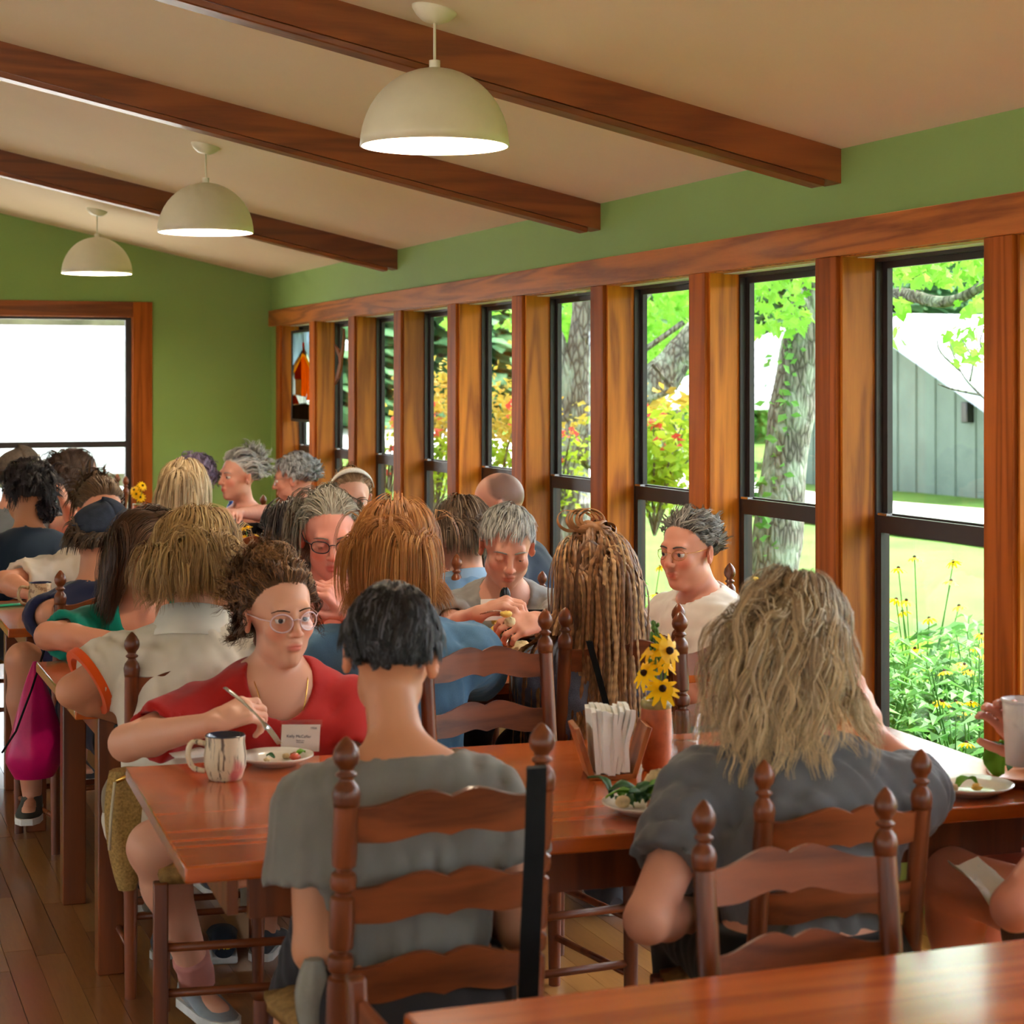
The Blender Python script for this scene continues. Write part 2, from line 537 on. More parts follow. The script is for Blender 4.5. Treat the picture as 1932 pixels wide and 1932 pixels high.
# windows
def double_hung(name, w, z0, z1, zm, off=0.0):
    """window in local frame: opening spans y 0..w, room face x=0, outside +x"""
    root = bpy.data.objects.new(name, None); link(root); root['kind'] = 'structure'
    # jamb boards
    for (a, b) in ((-0.012, 0.006), (w - 0.006, w + 0.012)):
        MB().box(-0.004, REV + 0.05, a, b, z0, z1).build('jamb', M['jamb'], root)
    MB().box(-0.004, REV * 0.45, 0.006, w - 0.006, z1 - 0.012, z1).build('head_jamb', M['jamb'], root)
    MB().box(REV * 0.45, REV + 0.05, 0.006, w - 0.006, z1 - 0.014, z1 + 0.006).build('head_stop', M['white_vinyl'], root)
    MB().box(-0.03, REV + 0.05, 0.006, w - 0.006, z0 - 0.005, z0 + 0.02).build('window_sill', M['trim_h'], root)
    # outer frame
    fx0, fx1, fw = REV, REV + 0.05, 0.012
    m = MB()
    m.box(fx0, fx1, 0.006, 0.006 + fw, z0 + 0.02, z1 - 0.014); m.box(fx0, fx1, w - 0.006 - fw, w - 0.006, z0 + 0.02, z1 - 0.014)
    m.box(fx0, fx1, 0.006 + fw, w - 0.006 - fw, z1 - 0.014 - 0.012, z1 - 0.014); m.box(fx0, fx1, 0.006 + fw, w - 0.006 - fw, z0 + 0.02, z0 + 0.05)
    m.build('window_frame', M['bronze'], root)
    def sash(nm, xa, xb, za, zb, ra, rb):
        s = 0.026
        m = MB()
        a, b = 0.006 + fw, w - 0.006 - fw
        m.box(xa, xb, a, a + s, za, zb); m.box(xa, xb, b - s, b, za, zb)
        m.box(xa, xb, a + s, b - s, za, za + ra); m.box(xa, xb, a + s, b - s, zb - rb, zb)
        so = m.build(nm, M['bronze'], root)
        xm = (xa + xb) / 2
        MB().box(xm - 0.002, xm + 0.002, a + s, b - s, za + ra, zb - rb).build('pane', M['pane'], so)
        return so
    sash('upper_sash', REV + 0.026, REV + 0.046, zm - 0.01, z1 - 0.026, 0.028, 0.022)
    lo = sash('lower_sash', REV + 0.002, REV + 0.022, z0 + 0.05, zm + 0.012, 0.045, 0.058)
    MB().box(REV - 0.012, REV + 0.01, w - 0.10, w - 0.045, zm + 0.012, zm + 0.02).build('latch', M['steel'], lo)
    return root
for k, yn, yf in openings:
    o = double_hung('window_%d' % k, yf - yn, Z_SILL + 0.004, Z_HEAD + 0.004, 1.185)
    o.location = (XW, yn, 0)

# ---- back wall with its window
cx1 = at_y(250, 700, YB).x; bx1 = at_y(287, 700, YB).x
bx0 = 0.35
bz1 = at_y(287, 570, YB).z; bzi = at_y(250, 598, YB).z; bzm = at_y(250, 838, YB).z
bz0 = 0.55
m = MB()
m.box(XL, bx0, YB, YB + 0.17, -0.06, 4.0); m.box(cx1, XW + WT, YB, YB + 0.17, -0.06, 4.0)
m.box(bx0, cx1, YB, YB + 0.17, -0.06, bz0); m.box(bx0, cx1, YB, YB + 0.17, bzi, 4.0)
structure(m.build('wall_back', M['green_wall']))
cw = bx1 - cx1
for (x0, x1, z0, z1, mt) in ((cx1, bx1, bz0 - cw, bz1, 'trim'), (bx0 - cw, bx0, bz0 - cw, bz1, 'trim'), (bx0, cx1, bzi, bz1, 'trim_x'), (bx0, cx1, bz0 - cw, bz0, 'trim_x')):
    m = MB(); m.box(x0 + 0.0005, x1 - 0.0005, YB - 0.022, YB + 0.01, z0, z1)
    structure(m.build('trim_%d' % ti, M[mt], bevel=0.003)); ti += 1
root = bpy.data.objects.new('window_16', None); link(root); root['kind'] = 'structure'
m = MB()
y0, y1, fw = YB + 0.03, YB + 0.08, 0.045
m.box(bx0, bx0 + fw, y0, y1, bz0, bzi); m.box(cx1 - fw, cx1, y0, y1, bz0, bzi)
m.box(bx0 + fw, cx1 - fw, y0, y1, bzi - fw * 0.5, bzi); m.box(bx0 + fw, cx1 - fw, y0, y1, bz0, bz0 + fw)
m.build('window_frame', M['bronze'], root)
MB().box(bx0 + fw, cx1 - fw, y0 - 0.005, y1, bzm - 0.022, bzm + 0.022).build('meeting_rail', M['bronze'], root)
MB().box(bx0 + fw, cx1 - fw, y0 + 0.02, y0 + 0.024, bzm + 0.022, bzi - fw * 0.5).build('pane', M['pane'], root)
MB().box(bx0 + fw, cx1 - fw, y0 + 0.02, y0 + 0.024, bz0 + fw, bzm - 0.022).build('pane', M['pane'], root)
m = MB(); m.box(bx0 - 0.01, bx0 + 0.004, YB, YB + 0.17, bz0, bzi); m.box(cx1 - 0.004, cx1 + 0.01, YB, YB + 0.17, bz0, bzi)
m.box(bx0, cx1, YB, YB + 0.17, bz0 - 0.01, bz0 + 0.004); m.box(bx0, cx1, YB, YB + 0.17, bzi - 0.004, bzi + 0.01)
m.build('jamb', M['jamb'], root)

# ---- the other two sides of the hall (out of the picture): walls of tall window openings
m = MB()
m.box(XL - 0.17, XL, YR, YB, -0.06, 0.4); m.box(XL - 0.17, XL, YR, YB, 2.15, 2.6)
y = YR
while y < YB:
    m.box(XL - 0.17, XL, y, y + 1.0, 0.4, 2.15); y += 2.0
structure(m.build('wall_left', M['green_wall']))
m = MB()
m.box(XL, XW, YR - 0.17, YR, -0.06, 0.3)
x = XL
while x < XW - 0.1:
    m.box(x, x + 1.15, YR - 0.17, YR, 0.3, 2.3); x += 2.2
gz = [(XL, 2.3), (XW, 2.3), (XW, ZE + 0.05), (X_RIDGE, zr + 0.05), (XL, zl + 0.05)]
m.prism(gz, YR - 0.17, YR)
structure(m.build('wall_front', M['green_wall']))

# ================================================================== PENDANT LAMPS
def make_pendant():
    R, HH = 0.221, 0.232
    t = thing('pendant_lamp', '-', 'pendant lamp')
    n = 12
    outer = [(R * math.cos(a), HH * math.sin(a)) for a in [PI / 2 * i / n for i in range(n + 1)]]
    m = MB()
    prof = [(R - 0.004, 0.0), (R, 0.0)] + outer[1:-1] + [(0.001, HH)]
    m.lathe(prof, 40, cap0=False)
    sh = m.build('shade', M['shade_out'], t, smooth=True)
    m = MB()
    inn = [((R - 0.005) * math.cos(a), (HH - 0.006) * math.sin(a)) for a in [PI / 2 * i / n for i in range(n + 1)]]
    inn[-1] = (0.001, HH - 0.006)
    m.lathe(inn, 40, cap0=False)
    m.build('lining', M['shade_in'], sh, smooth=True)
    m = MB(); m.lathe([(0.014, HH - 0.004), (0.0165, HH), (0.0165, HH + 0.022), (0.006, HH + 0.024)], 16)
    m.build('collar', M['shade_out'], t, smooth=True, fix=True)
    m = MB(); m.lathe([(0.0045, HH + 0.02), (0.0045, HH + 0.16)], 10)
    m.build('stem', M['shade_out'], t, smooth=True)
    m = MB(); m.lathe([(0.016, HH - 0.07), (0.018, HH - 0.004)], 12); m.build('socket', M['white_vinyl'], t, smooth=True)
    m = MB(); m.ellip((0, 0, HH - 0.145), (0.042, 0.042, 0.055), 14, 10); m.lathe([(0.024, HH - 0.105), (0.015, HH - 0.068)], 12)
    m.build('bulb', M['bulb'], t, smooth=True)
    # canopy: shallow dish tilted with the ceiling
    A = Matrix.Rotation(math.atan(SLOPE), 3, 'Y')
    m = MB()
    m.lathe([(0.012, -0.045), (0.03, -0.043), (0.05, -0.03), (0.066, -0.012), (0.07, 0.0)], 24, (0, 0, HH + 0.16 + 0.018), A)
    m.build('canopy', M['shade_out'], t, smooth=True)
    return t
pend = make_pendant()
pl = [(820, 262, 639.0, 'largest cream dome pendant lamp, hanging closest, its canopy at the top of the picture'),
      (388, 440, 639.0 * 761 / 1193, 'middle-sized cream dome pendant lamp, second of the three'),
      (183, 512, 639.0 * 556 / 1193, 'smallest cream dome pendant lamp, before the green back wall')]
for i, (u, v, s, lb) in enumerate(pl):
    o = pend if i == 0 else copy_tree(pend)
    p = at_depth(u, v, F_PX / s)
    p.x = 1.75
    p.z = ceil_z(1.75) - 0.232 - 0.16 - 0.012
    o.location = p
    o['label'] = lb
    o['group'] = 'dome pendant lamps'
# ================================================================== OUTSIDE
M['lawn'] = mat_plain('lawn turf', (72, 100, 38), 0.9, 0.1, var=0.3, scale=0.9, bump=0.6, bscale=30)
M['drive'] = mat_plain('pale concrete drive', (214, 208, 198), 0.85, 0.2, var=0.06, scale=0.6, bump=0.1)
M['mulch'] = mat_plain('garden mulch', (112, 84, 62), 0.95, 0.1, var=0.4, scale=9, bump=0.8, bscale=40)
def mat_bark():
    t = NT('furrowed grey bark')
    vec = t.coords((38, 38, 12))
    vo = t.n('ShaderNodeTexVoronoi', Scale=1.0); vo.feature = 'DISTANCE_TO_EDGE'
    ds = t.n('ShaderNodeMixRGB'); ds.inputs[0].default_value = 0.25
    nz = t.n('ShaderNodeTexNoise', Scale=1.5, Detail=4.0); t.l(vec, nz.inputs['Vector'])
    t.l(vec, ds.inputs[1]); t.l(nz.outputs['Color'], ds.inputs[2]); t.l(ds.outputs[0], vo.inputs['Vector'])
    lich = t.noise(t.coords((3, 3, 2)), 2.0, 4)
    c1 = t.ramp(vo.outputs[0], [(0.0, srgb(62, 54, 48)), (0.22, srgb(128, 122, 110))])
    mx = t.n('ShaderNodeMix', data_type='RGBA'); t.l(t.ramp(lich, [(0.5, (0, 0, 0, 1)), (0.62, (0.75, 0.75, 0.75, 1))]), mx.inputs['Factor']); t.l(c1, mx.inputs[6]); mx.inputs[7].default_value = srgb(158, 166, 148)
    t.l(mx.outputs[2], t.bsdf.inputs['Base Color']); t.bsdf.inputs['Roughness'].default_value = 0.9
    t.bump(vo.outputs[0], 1.0, 0.03)
    return t.mat
M['bark'] = mat_bark()
M['bark_plain'] = mat_plain('weathered grey timber', (118, 110, 100), 0.9, 0.2, var=0.3, scale=5, bump=0.4)
M['needles'] = mat_leaf('dark evergreen needles', (74, 120, 84), (128, 172, 118), 0.5)
M['leaf'] = mat_leaf('fresh maple leaf', (96, 160, 42), (158, 208, 84), 0.5)
M['leaf_mid'] = mat_leaf('mid green leaf', (64, 122, 52), (120, 170, 84), 0.35)
M['leaf_lime'] = mat_leaf('lime shrub leaf', (134, 170, 44), (196, 206, 70), 0.45)
M['leaf_rust'] = mat_leaf('orange shrub tip', (196, 148, 66), (178, 172, 70), 0.45)
M['bloom_red'] = mat_leaf('coral red bloom', (226, 70, 74), (238, 110, 96), 0.3)
M['petal'] = mat_leaf('golden petal', (250, 186, 8), (255, 206, 24), 0.3)
M['petal_core'] = mat_plain('dark flower cone', (48, 26, 16), 0.8, 0.2, bump=0.4)
M['barn_wall'] = mat_plain('grey green painted boards', (92, 106, 94), 0.7, 0.2, var=0.1, scale=2)
M['metal_roof'] = mat_plain('pale metal roofing', (186, 190, 198), 0.45, 0.5, var=0.04, scale=1)
M['white_trim'] = mat_plain('white fascia paint', (226, 228, 228), 0.6, var=0.03)

def ground_z(x, y):
    t = min(1, max(0, (y - 40) / 45)); t = t * t * (3 - 2 * t)
    return -0.32 + 1.6 * t + 0.05 * math.sin(x * 0.7) * math.sin(y * 0.5)

def ground_patch(name, mat, x0, x1, y0, y1, nx, ny, dz=0.0):
    m = MB()
    rows = [[(x0(yv) + (x1(yv) - x0(yv)) * i / nx, yv, ground_z(x0(yv) + (x1(yv) - x0(yv)) * i / nx, yv) + dz) for i in range(nx + 1)] for yv in [y0 + (y1 - y0) * j / ny for j in range(ny + 1)]]
    m.sheet(rows)
    o = m.build(name, mat, smooth=True)
    return structure(o)
near_edge = lambda y: 13.2
far_edge = lambda y: 16.9 + max(0, y - 30) * 0.11
ground_patch('lawn', M['lawn'], lambda y: 3.3, lambda y: 75, -40, 150, 40, 90)
ground_patch('gravel_yard_bounce', M['drive'], lambda y: -45, lambda y: 3.35, -40, 150, 30, 60)  # unseen part left and behind the hall laid pale to bounce neutral light
ground_patch('driveway', M['drive'], near_edge, far_edge, 2, 110, 4, 60, 0.05)
ground_patch('garden_ground', M['mulch'], lambda y: 3.41, lambda y: 5.6, 0, 15, 6, 30, 0.06)

def leaf_cloud(m, pts, size, jitter=0.35, upbias=0.4, cup=0.25):
    """one folded diamond leaf at every point"""
    for p in pts:
        s = size * (1 + random.uniform(-jitter, jitter))
        d = Vector((random.gauss(0, 1), random.gauss(0, 1), random.gauss(0, 0.5) - 0.2)).normalized()
        n = Vector((random.gauss(0, 1), random.gauss(0, 1), random.gauss(0, 1) + upbias)).normalized()
        a = d.cross(n)
        if a.length < 1e-3: continue
        a.normalize()
        n = a.cross(d)
        p = Vector(p)
        m.add([p, p + d * s * 0.5 + a * s * 0.32 + n * s * cup * 0.4, p + d * s, p + d * s * 0.5 - a * s * 0.32 + n * s * cup * 0.4], [(0, 1, 2), (0, 2, 3)])

def maple_leaf(m, p, s):
    d = Vector((random.gauss(0, 1), random.gauss(0, 1), random.gauss(-0.5, 0.5))).normalized()
    n = Vector((random.gauss(0, 0.8) - 0.2, random.gauss(0, 0.8) - 0.3, random.gauss(0.6, 0.6))).normalized()
    a = d.cross(n)
    if a.length < 1e-3: return
    a.normalize(); n = a.cross(d); p = Vector(p)
    prof = [(0, 0), (0.30, 0.10), (0.22, 0.42), (0.42, 0.38), (0.50, 0.62), (0.28, 0.56), (0.22, 0.72), (0.0, 1.0), (-0.22, 0.72), (-0.28, 0.56), (-0.50, 0.62), (-0.42, 0.38), (-0.22, 0.42), (-0.30, 0.10)]
    pts = [p + (a * x + d * y + n * 0.25 * abs(x)) * s for x, y in prof]
    c = p + d * 0.45 * s
    m.add(pts + [c], [(i, (i + 1) % 14, 14) for i in range(14)])

def rnd_ellipsoid(c, r, n, shell=0.5):
    out = []
    for _ in range(n):
        v = Vector((random.gauss(0, 1), random.gauss(0, 1), random.gauss(0, 1))).normalized()
        k = shell + (1 - shell) * random.random()
        out.append((c[0] + v.x * r[0] * k, c[1] + v.y * r[1] * k, c[2] + v.z * r[2] * k))
    return out

# ---- evergreens along the far edge of the grounds
def make_evergreen(kind):
    h = 11.0
    t = thing('evergreen_tree', '-', 'tree')
    MB().tube([(0, 0, -0.4), (0, 0, h * 0.95)], [0.22, 0.03], 7).build('trunk', M['bark'], t)
    m = MB()
    rr = random.Random(kind)
    for lv in range(26):
        z = 0.3 + (h - 0.4) * lv / 26
        R = (2.9 - kind * 0.3) * (1 - lv / 27) + 0.25
        nb = int(9 + R * 4)
        for b in range(nb):
            a = 2 * PI * (b + rr.random()) / nb
            L = R * rr.uniform(0.75, 1.1)
            for q in range(4):
                f = (q + 0.7) / 4
                c = Vector((math.cos(a) * L * f, math.sin(a) * L * f, z - 0.35 * L * f * f + rr.uniform(-0.1, 0.1)))
                d = Vector((math.cos(a + rr.uniform(-.6, .6)), math.sin(a + rr.uniform(-.6, .6)), -0.35)) * 0.62
                w = Vector((-math.sin(a), math.cos(a), rr.uniform(-0.3, 0.3))) * 0.24
                m.add([c - d * 0.4, c + w, c + d * 0.7, c - w], [(0, 1, 2), (0, 2, 3)])
    m.build('foliage', M['needles'], t)
    return t
protos = [make_evergreen(0), make_evergreen(1)]
ev_places = [('w', 556, 60), ('w', 590, 70), ('w', 640, 62), ('w', 690, 75), ('w', 735, 66), ('w', 790, 78), ('w', 840, 64), ('w', 885, 74), ('w', 935, 66), ('w', 985, 76), ('w', 1045, 70), ('w', 1095, 80),
             ('w', 1150, 72), ('w', 1210, 82), ('w', 1270, 74), ('w', 1330, 84), ('w', 1400, 76), ('w', 1460, 84), ('w', 1530, 78), ('w', 1600, 86), ('w', 1690, 80), ('w', 1790, 88), ('w', 1880, 82)]
used = [False, False]
for i, (_, u, d) in enumerate(ev_places):
    k = i % 2
    o = protos[k] if not used[k] else copy_tree(protos[k])
    used[k] = True
    p = at_depth(u, 740, d)
    o.location = (p.x, p.y, ground_z(p.x, p.y))
    sc = random.uniform(0.95, 1.5)
    o.scale = (sc * 1.1, sc * 1.1, sc)
    o.rotation_euler = (0, 0, random.random() * 6)
    o['label'] = 'dark evergreen in the wooded edge beyond the drive'
    o['group'] = 'evergreens beyond the drive'

rows = []  # forest backdrop, added to fill the dark gaps between the evergreens
for j in range(9):
    f = j / 8
    row = []
    for i in range(61):
        u_ = 300 + 1750 * i / 60
        q = at_depth(u_, 726, 96 + 14 * f)
        row.append((q.x, q.y, 0.5 + (13 + 3 * math.sin(i * 0.9) + 1.5 * math.sin(i * 2.3)) * math.sin(f * PI / 2) + 0.5 * math.sin(i * 5 + j * 3)))
    rows.append(row)
structure(MB().sheet(rows).build('backdrop_hill', mat_plain('forest backdrop green', (112, 146, 112), 0.95, 0.05, var=0.35, scale=0.6, bump=1.0, bscale=2), smooth=True))
# ---- leafy trees nearer the house
def limb_tube(m, pts, r0, r1, n=9, sub=6):
    """smooth limb through control points with knobbly radius"""
    P = [Vector(p) for p in pts]
    path = []
    for i in range(len(P) - 1):
        p0 = P[max(i - 1, 0)]; p1 = P[i]; p2 = P[i + 1]; p3 = P[min(i + 2, len(P) - 1)]
        for k in range(sub):
            t = k / sub
            path.append(0.5 * ((2 * p1) + (p2 - p0) * t + (2 * p0 - 5 * p1 + 4 * p2 - p3) * t * t + (3 * p1 - p0 - 3 * p2 + p3) * t ** 3))
    path.append(P[-1])
    N = len(path)
    m.tube(path, [(r0 + (r1 - r0) * i / (N - 1)) * random.uniform(0.94, 1.07) for i in range(N)], n)
    return path
D8 = 12.5
t = thing('maple_tree', 'tall grey-barked tree trunk leaning right outside the windows, climbed by ivy', 'tree', at_depth(1440, 1285, D8))
base = t.location.copy()
L = lambda u, v, d=D8: at_depth(u, v, d) - base
m = MB()
trunk = limb_tube(m, [L(1425, 1330), L(1462, 1060), L(1480, 880), L(1506, 700), L(1533, 560), L(1538, 470), L(1552, 330), L(1560, 100)], 0.175, 0.095, 12)
m.build('trunk', M['bark'], t, smooth=True)
for pts, r0 in (([L(1528, 600), L(1470, 500, 12.0), L(1400, 470, 11.6), L(1330, 440, 11.4)], 0.05),
                ([L(1545, 470), L(1620, 560, 11.2), L(1700, 555, 10.4), L(1780, 570, 10.0), L(1850, 540, 9.8), L(1905, 480, 9.7)], 0.055),
                ([L(1545, 440), L(1640, 520, 11), L(1700, 525, 10.6), L(1770, 490, 10.4), L(1850, 450, 10.2)], 0.04),
                ([L(1555, 300), L(1600, 200, 12), L(1700, 120, 11)], 0.05)):
    m = MB(); limb_tube(m, pts, r0, 0.015, 7); m.build('branch', M['bark'], t, smooth=True)
m = MB()
for u0, u1, v0, v1, n, d in ((1395, 1540, 490, 620, 230, 11.8), (1675, 1900, 440, 530, 300, 10.1), (1790, 1900, 530, 690, 60, 10.1), (1670, 1700, 560, 640, 14, 10.1), (1390, 1560, 300, 500, 240, 11.6), (1600, 1930, 250, 450, 420, 10.3)):
    for _ in range(n):
        maple_leaf(m, L(random.uniform(u0, u1), random.uniform(v0, v1), d + random.uniform(-0.9, 0.9)), random.uniform(0.06, 0.105))
leaf_cloud(m, rnd_ellipsoid((0.6, 0.2, 6.6), (3.4, 3.4, 2.0), 4200, 0.4), 0.15)
o = m.build('foliage', M['leaf'], t); o['kind'] = 'stuff'
for pts in ([(1905, 790), (1850, 745), (1812, 700), (1790, 640)], [(1850, 745), (1800, 735), (1770, 725)], [(1812, 700), (1775, 665), (1768, 640)], [(1905, 720), (1870, 690), (1850, 650), (1856, 620)], [(1830, 720), (1835, 680), (1815, 640)]):
    m = MB(); limb_tube(m, [L(u, v, 9.9) for u, v in pts], 0.007, 0.003, 5, 4); m.build('twig', M['bark'], t, smooth=True)
m = MB()
for _ in range(110):
    q = trunk[random.randrange(4, 24)]
    leaf_cloud(m, [q + Vector((random.uniform(-0.24, -0.08), random.uniform(-0.22, 0.0), random.uniform(-0.15, 0.15)))], 0.07)
for _ in range(26):
    leaf_cloud(m, [L(random.uniform(1402, 1440), random.uniform(890, 950))], 0.10)
o = m.build('ivy', M['leaf_mid'], t); o['kind'] = 'stuff'

D6 = 15.0
t = thing('forked_tree', 'forked grey tree seen through the middle windows, thick limb rising to the right', 'tree', at_depth(1085, 1190, D6))
base6 = t.location.copy()
L6 = lambda u, v, d=D6: at_depth(u, v, d) - base6
m = MB()
limb_tube(m, [L6(1086, 1230), L6(1086, 1000), L6(1085, 840), L6(1090, 700), L6(1100, 560), L6(1095, 380)], 0.13, 0.075, 10)
m.build('trunk', M['bark'], t, smooth=True)
for pts, r0, r1 in (([L6(1086, 790), L6(1060, 690), L6(1030, 600), L6(985, 520)], 0.11, 0.06),
                    ([L6(1090, 860), L6(1190, 770), L6(1245, 710), L6(1300, 650), L6(1380, 560)], 0.16, 0.11),
                    ([L6(1100, 640), L6(1195, 560), L6(1250, 490), L6(1330, 400)], 0.10, 0.08)):
    m = MB(); limb_tube(m, pts, r0, r1, 9); m.build('branch', M['bark'], t, smooth=True)
m = MB()
for u0, u1, v0, v1, n in ((1030, 1110, 540, 700, 380), (1190, 1310, 520, 690, 560), (820, 1000, 470, 620, 160), (980, 1400, 300, 540, 600)):
    for _ in range(n):
        maple_leaf(m, L6(random.uniform(u0, u1), random.uniform(v0, v1), D6 + random.uniform(0.4, 2.5)), random.uniform(0.07, 0.13))
leaf_cloud(m, rnd_ellipsoid((0.6, 0.6, 6.3), (4, 4, 2.0), 3600, 0.4), 0.17)
o = m.build('foliage', M['leaf'], t); o['kind'] = 'stuff'

# wooden prop of two sticks hanging against the limb
t = thing('hanging_sticks', 'angled wooden sticks hanging outside before the thick tree limb', 'wood frame', at_depth(1262, 740, 13.0))
bs = t.location.copy(); LS = lambda u, v: at_depth(u, v, 13.0) - bs
for a, b in (((1205, 668), (1290, 608)), ((1232, 686), (1272, 735)), ((1272, 735), (1296, 690)), ((1218, 756), (1272, 735))):
    MB().tube([LS(*a), LS(*b)], 0.022, 6).build('stick', M['bark'], t)

# ---- flowering shrubs
def shrub(u, v0, v1, d, w, lab, rust=0.35, n=1300, red=9, size=0.055):
    b = at_depth(u, v0, d)
    t = thing('flowering_shrub', lab, 'shrub', b, group='flowering shrubs outside the windows')
    hgt = (v0 - v1) * d / F_PX
    m = MB()
    tips = []
    for k in range(9):
        a = 2 * PI * k / 9
        e = Vector((math.cos(a) * w * random.uniform(0.3, 0.8), math.sin(a) * w * random.uniform(0.3, 0.8), hgt * random.uniform(0.6, 0.98)))
        m.tube([(0, 0, 0), e * 0.5 + Vector((0, 0, hgt * 0.1)), e], [0.012, 0.008, 0.003], 5)
        tips.append(e)
    m.build('stems', M['bark'], t)
    lo, hi, rd = MB(), MB(), MB()
    for _ in range(n):
        e = random.choice(tips)
        f = random.uniform(0.25, 1.05)
        p = Vector((e.x * f, e.y * f, e.z * f + 0.08 * hgt)) + Vector((random.gauss(0, w * 0.2), random.gauss(0, w * 0.2), random.gauss(0, hgt * 0.07)))
        leaf_cloud(hi if p.z > hgt * (1 - rust) else lo, [p], size, 0.4)
    for _ in range(red):
        e = random.choice(tips)
        p = e + Vector((random.gauss(0, w * 0.15), random.gauss(0, w * 0.15), random.uniform(-0.15, 0.05) * hgt))
        leaf_cloud(rd, [p + Vector((random.gauss(0, .03), random.gauss(0, .03), random.gauss(0, .03))) for _ in range(9)], 0.07)
    o = lo.build('foliage', M['leaf_lime'], t); o['kind'] = 'stuff'
    o = hi.build('foliage', M['leaf_rust'], t); o['kind'] = 'stuff'
    o = rd.build('blossom', M['bloom_red'], t); o['kind'] = 'stuff'
shrub(820, 990, 705, 14.5, 0.5, 'shrub with orange tips and red blooms outside the fourth window from the corner', 0.4)
shrub(930, 1000, 690, 14.0, 0.5, 'shrub with orange tips outside the fifth window from the corner', 0.45, red=5)
shrub(1050, 1010, 760, 14.0, 0.35, 'sparse yellow-green shrub in front of the forked tree', 0.2, 420, 2)
shrub(1235, 1010, 735, 13.2, 0.55, 'bright lime shrub with red blooms below the thick limb', 0.12, 1100, 10, 0.085)
shrub(728, 980, 790, 13.0, 0.2, 'thin rose stem with one red bloom outside the third window', 0.05, 60, 2)

# ---- barn and pavilion
XB = 18.2
pc = at_x(1895, 772, XB)           # near eave corner
pr = at_x(1672, 616, XB)           # up the rake
t = thing('barn', 'grey-green barn with pale metal roof and dark door hardware outside', 'barn', (XB + 0.55, pc.y, -0.6))
y0, y1 = pc.y + 0.25, pc.y + 2 * (pr.y - pc.y) * 1.1
ym = (y0 + y1) / 2
slope = (pr.z - pc.z) / (pr.y - pc.y)
zt = lambda y: pc.z + slope * (min(y, 2 * ym - y) - pc.y) + 0.6
m = MB()
m.add([(0, y0 - pc.y, 0), (0, y1 - pc.y, 0), (0, y1 - pc.y, zt(y1) - 0.1), (0, ym - pc.y, zt(ym) - 0.1), (0, y0 - pc.y, zt(y0) - 0.1),
       (12, y0 - pc.y, 0), (12, y1 - pc.y, 0), (12, y1 - pc.y, zt(y1) - 0.1), (12, ym - pc.y, zt(ym) - 0.1), (12, y0 - pc.y, zt(y0) - 0.1)],
      [(0, 1, 2, 3, 4), (0, 4, 9, 5), (5, 9, 8, 7, 6), (1, 6, 7, 2)])
m.build('wall', M['barn_wall'], t)
yb = y0 - pc.y + 0.1
bd = MB().box(-0.025, 0, 0, 0.035, 0, 1.0).mesh('batten', M['barn_wall'])
k = 0
while yb < (y1 - y0):
    o = bpy.data.objects.new('batten', bd); link(o, t); o.location = (0, yb, 0.0); o.scale = (1, 1, zt(pc.y + yb) - 0.12); yb += 0.62
m = MB()
e0, e1 = -0.25, (y1 - pc.y) + 0.25
for (ya, yb2) in ((e0, ym - pc.y), (e1, ym - pc.y)):
    za, zb = zt(pc.y + ya), zt(ym)
    m.hexa([(-0.55, ya, za), (12.5, ya, za), (12.5, yb2, zb), (-0.55, yb2, zb)], [(-0.55, ya, za + 0.06), (12.5, ya, za + 0.06), (12.5, yb2, zb + 0.06), (-0.55, yb2, zb + 0.06)])
rf = m.build('roof', M['metal_roof'], t)
m = MB()
for k in range(9):
    f = (k + 0.5) / 9
    yy = e0 + (ym - pc.y - e0) * f
    zz = zt(pc.y + yy) + 0.06
    m.box(-0.55, 12.5, yy, yy + 0.03, zz, zz + 0.03)
m.build('rib', M['metal_roof'], rf)
m = MB()
za, zb = zt(pc.y + e0), zt(ym)
m.hexa([(-0.6, e0 - 0.02, za - 0.26), (-0.55, e0 - 0.02, za - 0.26), (-0.55, ym - pc.y, zb - 0.26), (-0.6, ym - pc.y, zb - 0.26)], [(-0.6, e0 - 0.02, za + 0.07), (-0.55, e0 - 0.02, za + 0.07), (-0.55, ym - pc.y, zb + 0.07), (-0.6, ym - pc.y, zb + 0.07)])
m.build('fascia', mat_plain('grey blue fascia', (150, 162, 172), 0.6), t)
m = MB()
m.hexa([(-0.55, e0 - 0.02, za - 0.2), (12, e0 - 0.02, za - 0.2), (12, e0 + 0.02, za - 0.2), (-0.55, e0 + 0.02, za - 0.2)], [(-0.55, e0 - 0.06, za + 0.03), (12, e0 - 0.06, za + 0.03), (12, e0 + 0.02, za + 0.03), (-0.55, e0 + 0.02, za + 0.03)])
m.build('gutter', M['white_trim'], t)
q = at_x(1833, 778, XB + 0.55) - t.location
MB().box(-0.16, 0, q.y - 0.09, q.y + 0.09, q.z - 0.18, q.z + 0.18).build('lamp', M['black_gloss'], t, bevel=0.02)
q = at_x(1868, 870, XB + 0.55) - t.location
MB().tube([(0, q.y, q.z - 0.16), (-0.07, q.y, q.z - 0.16), (-0.07, q.y, q.z + 0.16), (0, q.y, q.z + 0.16)], 0.012, 6).build('handle', M['black_gloss'], t)
MB().box(-0.06, 0, y0 - pc.y - 0.0, y0 - pc.y + 0.12, 0, zt(y0) - 0.1).build('corner_board', M['white_trim'], t)

